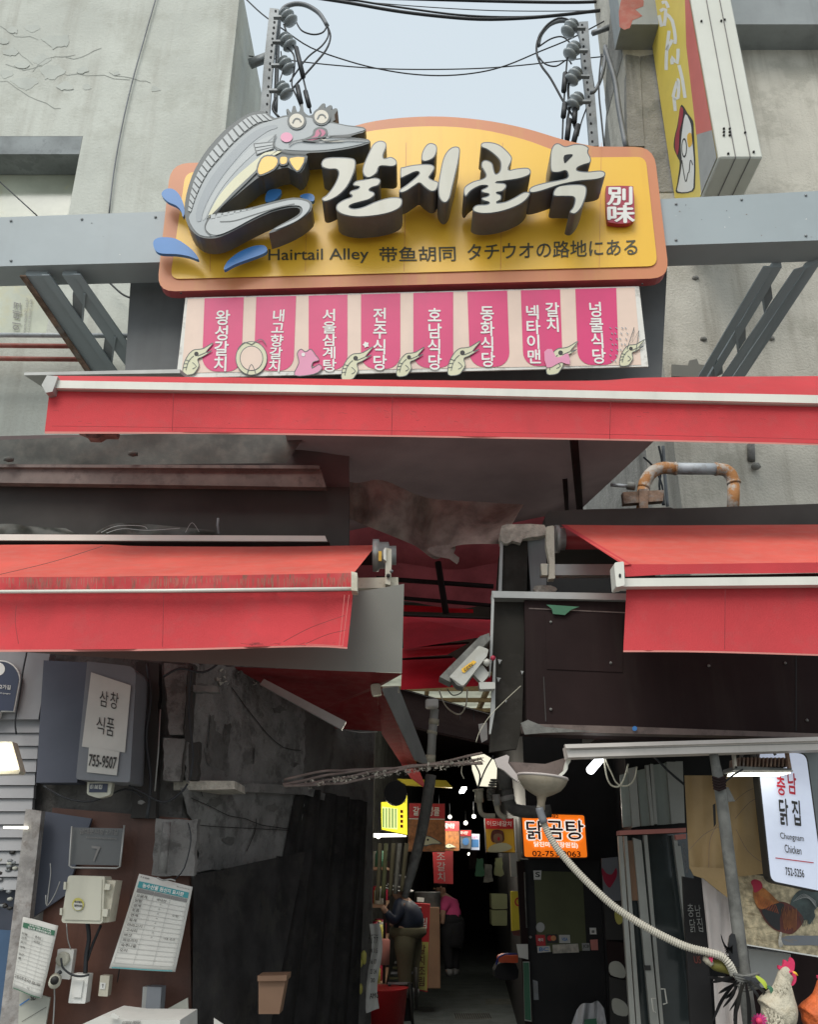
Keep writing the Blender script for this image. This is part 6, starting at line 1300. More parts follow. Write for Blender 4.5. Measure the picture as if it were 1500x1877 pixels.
# ================================================================ GLASS DOORS ON THE RIGHT
GD = 5.30
gd = T('glass_doors', 'aluminium framed glass doors behind the ribbed hose with a rosy header', 'door')
flat('glass', [(1138, 1530), (1262, 1526), (1310, 1910), (1166, 1910)], GD + 0.03, M['glassd'], gd, t=0.01)
for nm, pts, mt in [('transom_pane', [(1168, 1412), (1186, 1408), (1196, 1512), (1176, 1514)], 'transom'), ('transom_pane', [(1196, 1402), (1224, 1398), (1230, 1510), (1206, 1512)], 'transom'), ('transom_pane', [(1137, 1420), (1154, 1416), (1162, 1514), (1142, 1516)], 'transom')]:
    flat(nm, pts, GD, M[mt], gd, t=0.01)
for pts in ([(1152, 1408), (1166, 1405), (1174, 1514), (1160, 1516)], [(1184, 1402), (1190, 1402), (1200, 1512), (1194, 1512)], [(1192, 1400), (1198, 1400), (1206, 1510), (1200, 1510)], [(1222, 1396), (1240, 1396), (1248, 1508), (1232, 1510)], [(1240, 1395), (1252, 1395), (1256, 1508), (1248, 1508)], [(1134, 1532), (1141, 1532), (1168, 1910), (1158, 1910)], [(1144, 1532), (1150, 1532), (1178, 1910), (1170, 1910)], [(1161, 1535), (1176, 1540), (1212, 1910), (1196, 1910)], [(1180, 1530), (1187, 1530), (1220, 1910), (1214, 1910)], [(1234, 1530), (1241, 1530), (1292, 1910), (1282, 1910)], [(1243, 1550), (1248, 1550), (1298, 1910), (1294, 1910)]):
    flat('frame_bar', pts, GD - 0.03, M['alu'], gd, t=0.03)
flat('header', [(1136, 1522), (1258, 1517), (1258, 1525), (1136, 1530)], GD - 0.06, M['hem'], gd, t=0.08)
flat('header', [(1238, 1530), (1258, 1528), (1258, 1537), (1240, 1539)], GD - 0.05, M['hem'], gd, t=0.04)
flat('side_panel', [(1143, 1541), (1161, 1540), (1170, 1650), (1156, 1650)], GD - 0.01, M['beige'], gd, t=0.01)
for a, b, c_, d_ in [((1212, 1812), (1219, 1812), (1223, 1838), (1216, 1840)), ((1202, 1829), (1195, 1829), (1198, 1853), (1203, 1855))]: tubeP('handle', [a, b, c_, d_], 1.4, M['rail'], gd, Y=GD - 0.1, seg=6)
flat('lock', [(1182, 1769), (1193, 1769), (1194, 1778), (1183, 1778)], GD - 0.04, M['ink'], gd, t=0.01)
text('window_lettering', [('WIRELESS', [(1250, 1545), (1256, 1545), (1262, 1600), (1256, 1600)])], GD - 0.0, M['greyp'], gd, lift=0.03)
ip = T('inscription_panel', 'black panel brushed with white outlined Korean letters beside the glass doors', 'sign')
flat('panel', [(1252, 1606), (1284, 1612), (1292, 1660), (1294, 1700), (1302, 1790), (1310, 1910), (1268, 1910)], 4.62, M['black'], ip, t=0.02)
text('lettering', [('충', [(1260, 1656), (1271, 1656), (1273, 1680), (1262, 1680)]), ('남', [(1274, 1658), (1284, 1658), (1286, 1680), (1276, 1680)]), ('닭', [(1264, 1684), (1274, 1684), (1277, 1708), (1266, 1708)]), ('집', [(1277, 1682), (1287, 1682), (1290, 1708), (1280, 1706)])], 4.62, M['edge'], ip, lift=0.006, bold=0.0)
text('lettering', [('US', [(1272, 1752), (1284, 1752), (1286, 1765), (1274, 1765)])], 4.62, M['rbrown'], ip, lift=0.006, bold=0.02)
# picture strips right of the cabinet
for lab, pts, mt, art in [('top poster of a red rooster on grey in the strip beside the black door', [(1103, 1573), (1133, 1570), (1141, 1650), (1108, 1652)], 'lboxg', [([(1104, 1590), (1112, 1600), (1122, 1602), (1130, 1590), (1131, 1605), (1122, 1622), (1116, 1626), (1106, 1610)], 'seal')]),
                          ('dark poster with a yellow blob, second in the strip beside the black door', [(1108, 1654), (1140, 1652), (1149, 1722), (1112, 1722)], 'ink', [([(1128, 1668), (1138, 1668), (1142, 1688), (1134, 1694), (1128, 1684)], 'mustard')]),
                          ('poster of a plucked chicken in a bowl, third in the strip beside the black door', [(1112, 1723), (1146, 1728), (1151, 1795), (1117, 1787)], 'dbrown', [([(1117, 1768), (1126, 1761), (1138, 1764), (1147, 1778), (1144, 1792), (1120, 1786)], 'paperb')]),
                          ('poster of a plucked chicken on green, lowest in the strip beside the black door', [(1118, 1790), (1151, 1798), (1158, 1905), (1120, 1905)], 'ink', [([(1122, 1834), (1130, 1829), (1145, 1836), (1153, 1850), (1148, 1862), (1126, 1856)], 'paperb')])]:
    t = T('food_poster', lab, 'poster', 'posters beside the black door')
    flat('sheet', pts, 6.3, M[mt], t, t=0.01)
    for a, m_ in art: flat('print', a, 6.3, M[m_], t, lift=0.004, sm=3)
# orange sign
os_ = T('lightbox_sign', 'lit orange lightbox sign with big maroon Korean letters above the black door', 'sign'); YO = 6.9
q = fillet([(957, 1491, 3), (1071, 1494, 4), (1077, 1571, 4), (962, 1570, 4)])
flat('casing', offset(q, 2.5), YO, M['ink'], os_, t=0.15); flat('face', q, YO, M['litor'], os_, lift=0.01)
for s_, q_ in [('닭', [(965, 1504), (994, 1505), (996, 1538), (967, 1537)]), ('곰', [(1002, 1504), (1031, 1505), (1033, 1538), (1004, 1537)]), ('탕', [(1037, 1503), (1069, 1504), (1071, 1538), (1040, 1538)])]:
    text('letter_outline', [(s_, [(a-1, b-1) if i in (0,) else (a+1, b-1) if i == 1 else (a+1, b+1) if i == 2 else (a-1, b+1) for i, (a, b) in enumerate(q_)])], YO, M['litw'], os_, lift=0.018, bold=0.06)
    text('lettering', [(s_, q_)], YO, M['maroon'], os_, lift=0.024, bold=0.016)
text('lettering', [('SINCE 1982', [(968, 1492), (1024, 1493), (1024, 1499), (968, 1498)]), ('02-753-9063', [(976, 1559), (1064, 1560), (1065, 1570), (977, 1569)])], YO, M['maroon'], os_, lift=0.02, bold=0.02)
text('lettering', [('닭진미 (강장원집)', [(979, 1542), (1059, 1544), (1060, 1555), (980, 1553)])], YO, M['litw'], os_, lift=0.02, bold=0.03)
# black door / fridge cabinet with stickers
bd_ = T('black_door', 'black metal door with an olive pane and card stickers under the orange sign', 'door'); YD = 7.2
flat('door', [(953, 1575), (1106, 1577), (1122, 1920), (982, 1920)], YD, M['black'], bd_, t=0.1)
flat('frame', [(948, 1578), (962, 1578), (978, 1920), (966, 1920)], YD - 0.03, M['dbrown'], bd_, t=0.05)
flat('frame', [(1100, 1577), (1107, 1577), (1126, 1920), (1118, 1920)], YD - 0.03, M['black'], bd_, t=0.05)
flat('pane', [(979, 1596), (1068, 1598), (1076, 1742), (986, 1745)], YD, M['olive'], bd_, lift=0.01)
tubeP('pull_bar', [(962, 1598), (966, 1700)], 1.4, M['pole'], bd_, Y=YD - 0.06, seg=6)
flat('handle_plate', [(977, 1795), (986, 1798), (988, 1832), (979, 1832)], YD, M['galv'], bd_, lift=0.02)
ball('door_button', P(973, 1717, YD - 0.04), 0.012, M['edge'], bd_, sub=1)
def stick(pts, mt, mark=None, mm='white', extra=()):
    s = flat('sticker', pts, YD, M[mt], bd_, lift=0.02)
    if mark: text('sticker_print', [(mark, extra)], YD, M[mm], s, lift=0.026, bold=0.02)
    return s
stick([(978, 1595), (993, 1595), (992, 1612), (979, 1612)], 'white', 'S', 'ink', [(982, 1598), (990, 1598), (990, 1607), (982, 1607)])
stick(disc(991, 1699, 8, 9), 'edge')
stick([(982, 1713), (999, 1713), (1001, 1733), (984, 1733)], 'signred2', '페이', 'white', [(987, 1719), (996, 1719), (996, 1725), (987, 1725)])
s_ = stick([(1001, 1712), (1022, 1712), (1024, 1728), (1003, 1728)], 'ink')
flat('circle_print', disc(1008.5, 1719, 5), YD, M['signred2'], s_, lift=0.026); flat('circle_print', disc(1015, 1719, 5), YD, M['orange'], s_, lift=0.028)
stick([(1025, 1713), (1045, 1713), (1046, 1728), (1026, 1728)], 'paper', 'VISA', 'blue', [(1030, 1718), (1041, 1718), (1041, 1724), (1030, 1724)])
stick([(985, 1734), (1008, 1733), (1010, 1744), (986, 1746)], 'paper', 'BC', 'blue', [(989, 1736), (1006, 1736), (1006, 1742), (989, 1743)])
stick([(1013, 1731), (1060, 1729), (1062, 1745), (1014, 1747)], 'mortar')
stick([(1081, 1700), (1093, 1700), (1094, 1712), (1082, 1712)], 'white'); stick([(1085, 1704), (1090, 1704), (1090, 1709), (1085, 1709)], 'ink')
stick([(1067, 1728), (1081, 1728), (1082, 1742), (1068, 1742)], 'edge', 'JCB', 'ink', [(1069, 1731), (1080, 1731), (1080, 1738), (1069, 1738)]); stick([(1082, 1722), (1096, 1721), (1097, 1741), (1084, 1741)], 'hem')
o = T('plastic_bag', 'white crumpled plastic bag with green print at the foot of the black door', 'bag')
sheetpx('bag', [(1058, 1850), (1068, 1839), (1085, 1838), (1096, 1834), (1108, 1848)], [(1038, 1905), (1060, 1910), (1080, 1912), (1100, 1910), (1116, 1905)], 6.8, M['bag'], o, amp=0.05, nv=8, sd=3)
flat('green_print', [(1072, 1868), (1094, 1866), (1096, 1890), (1070, 1890)], 6.7, M['green'], o, t=0.003)
# pipes by the alley mouth
dp = T('waste_pipes', 'cluster of grey and yellowed waste pipes with a black elbow right of the alley', 'pipe'); YW = 6.4
tubeP('sleeve', [(924, 1410), (928, 1446)], 13, M['pole'], dp, Y=YW, seg=14); tubeP('elbow', [(931, 1446), (934, 1470), (945, 1484), (975, 1488), (1010, 1486)], 11, M['pole'], dp, Y=YW, seg=14, sm=3); tubeP('collar', [(930, 1458), (932, 1467)], 13, M['pvc'], dp, Y=YW, seg=14)
for i in range(9): tubeP('flex_ring', [(907 - i*0.8 - 3*math.sin(i*0.4), 1428 + i*4.5), (907 - i*0.8 - 3*math.sin(i*0.4), 1431 + i*4.5)], 8, M['pole'], dp, Y=YW + 0.1, seg=12)
tubeP('pipe', [(878, 1450), (879, 1470), (881, 1486), (888, 1494), (908, 1495)], 4.5, M['pvcw'], dp, Y=YW + 0.1, seg=10, sm=3); tubeP('collar', [(878, 1448), (879, 1470)], 8, M['pvcw'], dp, Y=YW + 0.08, seg=12); tubeP('collar', [(877, 1446), (877.5, 1450)], 10, M['pvcw'], dp, Y=YW + 0.08, seg=12)
tubeP('pipe', [(911, 1458), (912, 1480), (916, 1492), (928, 1500)], 5, M['pvcw'], dp, Y=YW + 0.05, seg=10, sm=3); tubeP('collar', [(910, 1456), (912, 1476)], 7, M['pvc'], dp, Y=YW + 0.04, seg=12)
vp = T('waste_pipe', 'grey vertical waste pipe with couplings hanging beside the inner awning', 'pipe')
tubeP('pipe', [(797, 1300), (793, 1340), (790, 1398)], 8, M['pvc'], vp, Y=6.2, seg=12)
for a, b in [((796, 1318), (795, 1328)), ((793, 1340), (792, 1345)), ((789.5, 1384), (789, 1399))]: tubeP('coupling', [a, b], 9.5, M['pvcw'], vp, Y=6.2, seg=12)
o = box('junction_box', tuple(P(780, 1300, 6.15)), tuple(P(804, 1280, 6.05)), M['white'], None, 0.01); setp(o, 'white junction box at the head of the grey waste pipe', 'box')
o = tubeP('slanting_post', [(790, 1420), (783, 1470), (772, 1530), (757, 1590), (742, 1645)], 9, M['pole'], None, Y=6.5, seg=10, radpx=[10, 10.5, 10, 9, 6], sm=3); setp(o, 'leaning grey pole standing in front of the red hanging signs', 'pole')
o = flat('hanging_card', [(877, 1327), (893, 1324), (894, 1355), (883, 1361)], 5.6, M['white'], None, t=0.004); setp(o, 'white torn card hanging at the edge of the fascia box', 'card')
o = flat('lamp_shade', disc(725, 1453, 21, 22), 6.4, M['black'], None, t=0.12); setp(o, 'black round lamp shade hanging above the yellow light sign', 'lamp')
o = flat('yellow_beam', [(728, 1427), (818, 1430), (830, 1443), (745, 1438)], 9.2, M['ywl'], None, t=0.1); setp(o, 'yellow beam crossing the alley above the red hanging signs', 'beam')
o = flat('wall_glow_patch', [(864, 1384), (888, 1382), (912, 1396), (910, 1442), (876, 1440), (866, 1410)], 7.3, M['wallglow'] if 'wallglow' in M else M['lityl'], None, t=0.02); setp(o, 'added glowing patch for daylight on the cream wall behind the tangled wires', 'window')  # added glowing patch: no pane here, daylight on the wall put into its colour
# ================================================================ ALLEY: SIGNS, LAMPS, STALLS, PEOPLE
def hsign(lab, pts, Y, top, body, txt, tq, tm='white', draws=(), casing='ink'):
    t = T('hanging_sign', lab, 'sign', 'hanging signs in the alley')
    flat('casing', offset(pts, 1.2), Y, M[casing], t, t=0.12)
    flat('face', pts, Y, M[body], t, lift=0.01)
    if top: flat('heading', top[0], Y, M[top[1]], t, lift=0.018)
    if txt: text('lettering', [(txt, tq)], Y, M[tm], t, lift=0.03, bold=0.02)
    for nm, p_, mt, lf, smm in draws: flat(nm, p_, Y, M[mt], t, lift=lf, sm=smm)
    return t
R3 = crop(660, 1240, 5.0)
def R3c(p): return R3(p)
hsign('glowing yellow and green light sign half behind the black lamp shade', R3([(195,1150),(360,1140),(365,1040),(432,1090),(435,1450),(200,1400)]), 7.6, None, 'lityl', '감자탕', R3([(380,1110),(420,1120),(420,1160),(380,1150)]), 'ink',
      [('photo_print', R3([(205,1190),(345,1210),(345,1400),(205,1385)]), 'litgr', .02, 0)] + [('photo_line', R3([(210 + i*28, 1205), (220 + i*28, 1207), (220 + i*28, 1385), (210 + i*28, 1383)]), mt, .03, 0) for i, mt in enumerate(['green', 'white', 'orange', 'green', 'white'])] + [('red_mark', R3([(370, 1220 + i*45), (395, 1222 + i*45), (395, 1250 + i*45), (370, 1248 + i*45)]), 'redlet', .03, 0) for i in range(4)])
fishd = lambda x, y, s: [('fish_print', [(x + a*s, y + b*s) for a, b in [(-1.0,0.1),(-0.5,-0.35),(0.1,-0.3),(1.0,0.25),(0.3,0.3),(-0.4,0.45)]], 'fisho', .026, 3), ('fish_fill', [(x + a*s*0.85, y + b*s*0.8) for a, b in [(-1.0,0.1),(-0.5,-0.35),(0.1,-0.3),(1.0,0.25),(0.3,0.3),(-0.4,0.45)]], 'fishc', .034, 3), ('fish_eye', disc(x - 0.1*s, y - 0.05*s, s*0.09, n=8), 'ink', .042, 0)]
hsign('largest red hanging sign with white letters and a fish, behind the leaning pole', R3([(452,1160),(778,1165),(778,1600),(440,1600)]), 9.6, (R3([(452,1160),(778,1165),(778,1300),(449,1295)]), 'signred2'), 'rfeath', '갈치 넝쿨', R3([(490,1190),(730,1195),(728,1275),(488,1270)]), 'white', fishd(787, 1540, 24) + [('white_rule', R3([(449,1297),(778,1303),(778,1311),(449,1305)]), 'white', .03, 0)])
hsign('red hanging sign second from the leaning pole, with a pale fish', R3([(780,1325),(908,1328),(910,1595),(780,1590)]), 11.0, (R3([(780,1325),(908,1328),(908,1415),(780,1412)]), 'signred2'), 'rfeath', '갈식당', R3([(782,1345),(868,1347),(868,1390),(782,1388)]), 'white', fishd(826, 1550, 11))
hsign('small red hanging sign with a blue picture, third from the leaning pole', R3([(920,1408),(1018,1408),(1018,1575),(925,1572)]), 12.2, (R3([(920,1408),(1018,1408),(1018,1460),(920,1460)]), 'signred2'), 'lboxg', '희낙당', R3([(922,1415),(990,1417),(988,1448),(922,1446)]), 'white', [('blue_print', disc(854, 1542, 6, 7), 'blue', .02, 0)])
hsign('small pale sign with a dark blue picture, among the red hanging signs', R3([(1020,1440),(1096,1442),(1096,1588),(1020,1585)]), 12.3, None, 'lit', '고갈치', R3([(1022,1455),(1080,1457),(1078,1482),(1022,1480)]), 'flower', [('blue_print', R3([(1022,1490),(1088,1492),(1088,1562),(1022,1562)]), 'blue', .02, 0)])
hsign('red and yellow hanging sign with a drawn child holding a fish, nearest the waste pipes', R3([(1150,1300),(1405,1302),(1422,1610),(1165,1605)]), 9.6, (R3([(1150,1300),(1405,1302),(1408,1395),(1155,1395)]), 'signred2'), 'yellow', '이모네갈치', R3([(1165,1320),(1390,1325),(1388,1372),(1168,1368)]), 'white',
      [('hair_print', R3([(1200,1460),(1215,1410),(1260,1400),(1310,1415),(1322,1460),(1315,1510),(1230,1520),(1205,1500)]), 'rbrown', .02, 2), ('face_print', R3([(1225,1470),(1240,1440),(1290,1440),(1310,1470),(1305,1515),(1270,1530),(1235,1520)]), 'beige', .028, 2), ('mouth_print', disc(914.5, 1537, 2.6, 3.4, 10), 'redlet', .036, 0), ('fish_print', R3([(1168,1590),(1200,1550),(1270,1525),(1340,1525),(1395,1560),(1360,1590),(1300,1605),(1200,1608)]), 'fishc', .036, 2)])
bn2 = T('vertical_banner', 'dark red vertical banner with outlined Korean letters hanging in the alley', 'banner')
flat('cloth', [(793, 1558), (831, 1558), (831, 1620), (796, 1618)], 12.6, M['signred2'], bn2, t=0.02)
text('lettering', column_items('조갈치', 808, 1560, 810, 1616, 17), 12.6, M['edge'], bn2, lift=0.01, bold=-0.0, em=True)
rd = random.Random(13)
def bulb(lab, px, py, Y, r, pw):
    t = T('bulb', lab, 'bulb', 'bulbs hanging in the alley')
    p = P(px, py, Y); ball('glass', p, r, M['lamp'], t); tube('cord', [p + Vector((0, 0, r)), p + Vector((0, 0, 0.16))], 0.005, M['cable'], t, seg=5)
    ld = bpy.data.lights.new('bulb_fill_light', 'POINT'); ld.energy = pw; ld.shadow_soft_size = 0.08; ld.color = (1, 0.93, 0.78)
    lo = bpy.data.objects.new('bulb_fill_light', ld); COL.objects.link(lo); lo.location = p + Vector((0, -0.9, 0.05)); lo.parent = t  # added light set in front of its bulb to brighten the sign faces
for px, py, Y, pw, lab in [(825, 1497, 11.5, 5, 'bulb between the two largest red hanging signs'), (854, 1508, 13, 4, 'tiny bulb above the small red sign with the blue picture'), (869, 1496, 10.5, 4, 'bulb hanging left of the waste pipes'), (939, 1562, 12.5, 3, 'bulb low at the right side behind the child sign'), (947, 1550, 14, 3, 'farther tiny bulb just right of the child sign'), (694, 1532, 8.6, 4, 'bright bulb at the left corner below the glowing yellow sign'), (860, 1565, 18, 3, 'farthest bulb deep in the alley'), (805, 1480, 12, 3, 'bulb above the second red sign')]:
    bulb(lab, px, py, Y, 0.024 if Y < 13 else 0.03, pw*2.6)
o = flat('strip_lamp', [(683, 1527), (745, 1528), (745, 1533), (683, 1534)], 9.0, M['lamp'], None, t=0.03); setp(o, 'white strip lamp under the glowing yellow sign', 'lamp')
# people
def person(lab, J, parts, hat=None, hair=True, tone='skin'):
    """J joint name -> (px, py, Y); one continuous body; clothes as children"""
    t = T('person', lab, 'person')
    W = {k_: P(*v) for k_, v in J.items()}
    names_ = ['pelvis', 'waist', 'chest', 'neck', 'head', 'crown', 'shl', 'ell', 'wrl', 'hal', 'shr', 'elr', 'wrr', 'har', 'hil', 'knl', 'anl', 'tol', 'hir', 'knr', 'anr', 'tor']
    R_ = dict(pelvis=.13, waist=.125, chest=.145, neck=.05, head=.085, crown=.07, shl=.06, ell=.042, wrl=.028, hal=.035, shr=.06, elr=.042, wrr=.028, har=.035, hil=.085, knl=.058, anl=.036, tol=.035, hir=.085, knr=.058, anr=.036, tor=.035)
    E_ = [('pelvis','waist'),('waist','chest'),('chest','neck'),('neck','head'),('head','crown'),('chest','shl'),('shl','ell'),('ell','wrl'),('wrl','hal'),('chest','shr'),('shr','elr'),('elr','wrr'),('wrr','har'),('pelvis','hil'),('hil','knl'),('knl','anl'),('anl','tol'),('pelvis','hir'),('hir','knr'),('knr','anr'),('anr','tor')]
    def sk(nm, ks, mt, grow):
        ks = [k_ for k_ in names_ if k_ in ks]; ix = {k_: i for i, k_ in enumerate(ks)}
        ee = [(ix[a], ix[b]) for a, b in E_ if a in ix and b in ix]
        return skin(nm, [W[k_] for k_ in ks], ee, [R_[k_]*grow for k_ in ks], M[mt], t, 1)
    sk('body', names_, tone, 1.0)
    for nm, ks, mt, g_ in parts:
        if nm == 'trousers':
            pcs = [tube('l', [W['pelvis'].lerp(W['hi'+s_], 0.6), W['hi'+s_].lerp(W['kn'+s_], 0.3), W['kn'+s_], W['an'+s_]], 0, M[mt], None, seg=12, sm=4, radii=[.115, .105, .075, .06]) for s_ in 'lr']
            pcs.append(tube('h', [W['waist'].lerp(W['pelvis'], .4), W['pelvis'], W['pelvis'].lerp((W['hil']+W['hir'])/2, 1.0)], 0, M[mt], None, seg=14, sm=3, radii=[.18, .185, .13]))
            merge('trousers', pcs, t)
        elif nm == 'apron':
            tube('apron', [W['waist'], W['pelvis'], (W['hil']+W['hir'])/2, (W['knl']+W['knr'])/2], 0, M[mt], t, seg=16, sm=3, radii=[.15, .18, .19, .17])
        else: sk(nm, ks, mt, g_)
    for s_ in 'lr': tube('shoe', [W['an'+s_] + Vector((0.03, 0, -0.03)), W['to'+s_] + Vector((0, 0, 0.0))], 0, M['shoe'], t, seg=10, radii=[.05, .042])
    hd = W['head']; cr = W['crown']
    if hair: ball('hair', cr + Vector((0, 0.02, 0.01)), 0.098, M['hair'], t, (1, 1.05, 0.85))
    fw_ = (hd - cr).cross(Vector((0, 1, 0)));
    ball('nose', hd + Vector((-0.085, -0.03, 0.01)), 0.014, M[tone], t, sub=1)
    for s_ in (-1, 1): ball('ear', hd + Vector((0.01, s_*0.085, 0.02)), 0.02, M[tone], t, (1, .5, 1.3), 1)
    if hat:
        lathe('hat', [(0.16, -0.01), (0.155, 0.0), (0.105, 0.01), (0.10, 0.07), (0.085, 0.12), (0.03, 0.13)], cr + Vector((0, 0, -0.02)), (0.15, -0.1, 1), M['hair'], t, 18)
        lathe('hat_band', [(0.106, 0.022), (0.106, 0.034)], cr + Vector((0, 0, -0.02)), (0.15, -0.1, 1), M['white'], t, 18); lathe('hat_rim', [(0.162, -0.006), (0.162, 0.003)], cr + Vector((0, 0, -0.02)), (0.15, -0.1, 1), M['white'], t, 18)
    return t
Yh = 9.6
person('person in a dark brimmed hat and navy jacket reaching towards the left stall',
       dict(pelvis=(748,1712,Yh), waist=(748,1690,Yh), chest=(744,1665,Yh), neck=(735,1645,Yh), head=(729,1634,Yh), crown=(729,1624,Yh), shl=(735,1658,Yh-.12), ell=(722,1690,Yh-.2), wrl=(706,1668,Yh-.25), hal=(700,1660,Yh-.25), shr=(755,1662,Yh+.12), elr=(742,1700,Yh+.1), wrr=(722,1695,Yh), har=(714,1690,Yh),
            hil=(742,1722,Yh-.1), knl=(742,1768,Yh-.1), anl=(742,1812,Yh-.1), tol=(732,1816,Yh-.18), hir=(755,1722,Yh+.1), knr=(756,1768,Yh+.1), anr=(757,1812,Yh+.1), tor=(748,1816,Yh+.02)),
       [('jacket', ['pelvis','waist','chest','shl','ell','wrl','shr','elr','wrr'], 'jacket', 1.38), ('trousers', ['pelvis','hil','knl','anl','hir','knr','anr'], 'trous', 1.32)], hat=True)
Yp = 13.2
person('person in a bright pink shirt and black apron bending over the stall',
       dict(pelvis=(826,1690,Yp), waist=(826,1675,Yp), chest=(822,1655,Yp), neck=(813,1640,Yp), head=(807,1630,Yp), crown=(808,1621,Yp), shl=(818,1650,Yp-.12), ell=(812,1672,Yp-.2), wrl=(812,1688,Yp-.2), hal=(810,1694,Yp-.2), shr=(830,1652,Yp+.12), elr=(824,1675,Yp+.1), wrr=(814,1688,Yp), har=(808,1692,Yp),
            hil=(822,1698,Yp-.1), knl=(820,1735,Yp-.1), anl=(824,1775,Yp-.1), tol=(820,1782,Yp-.16), hir=(832,1698,Yp+.1), knr=(834,1735,Yp+.1), anr=(834,1775,Yp+.1), tor=(828,1782,Yp)),
       [('shirt', ['pelvis','waist','chest','shl','ell','shr','elr'], 'shirtp', 1.36), ('apron', ['pelvis','waist','hil','knl','hir','knr'], 'shirtb', 1.42), ('trousers', ['hil','pelvis','hir','knl','knr','anl','anr'], 'shirtb', 1.3)])
# stall things
ms = T('menu_stand', 'tall red and yellow menu stand with white lettering beside the person in the hat', 'sign'); 
flat('casing', [(746, 1654), (789, 1657), (784, 1818), (760, 1814)], 10.0, M['signred2'], ms, t=0.2)
flat('lower_face', [(762, 1726), (786, 1726), (783, 1815), (763, 1812)], 10.0, M['mustard'], ms, lift=0.01)
text('lettering', [('조', [(757, 1661), (774, 1662), (774, 1675), (758, 1674)]), ('림', [(772, 1682), (783, 1682), (782, 1702), (772, 1701)])], 10.0, M['white'], ms, lift=0.014, bold=0.02)
text('lettering', column_items('갈치조림', 774, 1730, 773, 1808, 14), 10.0, M['rbrown'], ms, lift=0.014, em=True)
pr = T('steel_pot', 'steel cooking pot on the stall counter in front of the pink shirt', 'pot')
pc_ = P(784, 1648, 12.4); lathe('pot', [(0.15, -0.12), (0.17, -0.11), (0.17, 0.08), (0.18, 0.085), (0.16, 0.09)], pc_, (0, 0, 1), M['galv'], pr, 18)
ct = box('stall_counter', tuple(P(762, 1800, 12.9)), tuple(P(806, 1662, 12.2)), M['beige'], None, 0.01); setp(ct, 'brown stall counter carrying the steel pot', 'counter')
rk_ = T('slatted_rack', 'black folding rack with pale metal slats at the bottom left of the alley', 'rack')
for i in range(5): flat('slat', [(711 + i*3.2, 1800 - i*9.5), (752 + i*3.0, 1800 - i*9.5), (751 + i*3.0, 1804 - i*9.5), (710 + i*3.2, 1804 - i*9.5)], 9.4 + i*0.1, M['galv' if i % 2 == 0 else 'olive'], rk_, t=0.03)
for a, b in [((714, 1804), (720, 1880)), ((750, 1800), (757, 1880)), ((762, 1772), (764, 1850))]: tubeP('leg', [a, b], 3, M['ink'], rk_, Y=9.4, seg=8)
flat('body', [(714, 1806), (757, 1802), (758, 1870), (718, 1874)], 9.5, M['black'], rk_, t=0.1)
o = lathe('red_tub', [(0.20, 0), (0.24, 0.35), (0.25, 0.36), (0.22, 0.36)], P(700, 1890, 9.3), (0, 0, 1), M['signred2'], None, 20); setp(o, 'red plastic tub on the floor below the calendar page', 'tub')
o = lathe('pink_container', [(0.075, 0), (0.08, 0.2), (0.07, 0.21)], P(699, 1767, 9.0), (0, 0, 1), M['hem'], None, 16); setp(o, 'pink plastic container beside the calendar page', 'container')
cl = T('calendar_page', 'long white calendar page hanging at the left corner of the alley', 'calendar')
def cdd(u, v): return (0.02*math.sin(6*v), 0.02*math.sin(5*u + 4*v), 0)
cq = [P(677, 1693, 6.9), P(696, 1692, 6.9), P(697, 1848, 6.9), P(673, 1856, 6.9)]
sheet('paper', cq, 6, 14, M['paper'], cl, cdd)
for it_ in [('S M T W', [(678, 1712), (694, 1712), (693, 1716), (677, 1716)]), ('7 1 7 7', [(676, 1718), (693, 1717), (692, 1728), (676, 1729)]), ('4 1 5', [(680, 1738), (692, 1738), (692, 1746), (680, 1746)]), ('16 17', [(679, 1758), (690, 1758), (690, 1766), (679, 1766)]), ('23 24', [(679, 1776), (690, 1776), (690, 1784), (679, 1784)]), ('30', [(680, 1792), (687, 1792), (687, 1800), (680, 1800)]), ('AMG', [(678, 1820), (694, 1818), (694, 1828), (678, 1830)])]: text('dates', [it_], 6.9, M['ink'], cl, lift=0.05, bold=0.02)
fr_ = T('fruit_net', 'string of yellow melons hanging beside the calendar page', 'fruit')
for x, y, rx in [(667, 1752, 7), (661, 1764, 6), (660, 1812, 7), (668, 1760, 5)]: ball('melon', P(x, y, 6.8), rx*mpp(x, y, 6.8), M['mustard'], fr_, (0.8, 0.8, 1.4))
tubeP('string', [(666, 1720), (664, 1760), (660, 1830)], 1, M['cable'], fr_, Y=6.85, seg=5)
gr = T('floor_drain', 'long slotted drain grate set in the alley floor', 'drain')
d0 = P(832, 1857, ('z', 0.004)); d1 = P(903, 1867, ('z', 0.004))
box('frame', (d0.x, d1.y, 0.002), (d1.x, d0.y, 0.006), M['pole'], gr)
ng = 16
for i in range(ng): x = d0.x + (d1.x-d0.x)*(i+0.2)/ng; box('slot', (x, d1.y + 0.02, 0.0065), (x + (d1.x-d0.x)/ng*0.55, d0.y - 0.02, 0.009), M['hole'], gr)
for lab, x0, y0, x1, y1 in [('pale floor patch nearest the drain on the right', 890, 1830, 944, 1840)]:
    a_, b_, c_, d_ = P(x0, y0, ('z', 0.004)), P(x1, y0, ('z', 0.004)), P(x1, y1, ('z', 0.004)), P(x0, y1, ('z', 0.004))
    o = mesh('floor_plate', [a_, b_, c_, d_, a_ + Vector((0, 0, -.003)), b_ + Vector((0, 0, -.003)), c_ + Vector((0, 0, -.003)), d_ + Vector((0, 0, -.003))], [(0,1,2,3),(4,5,6,7),(0,1,5,4),(1,2,6,5),(2,3,7,6),(3,0,4,7)], M['pole'], None); setp(o, lab, 'plate')
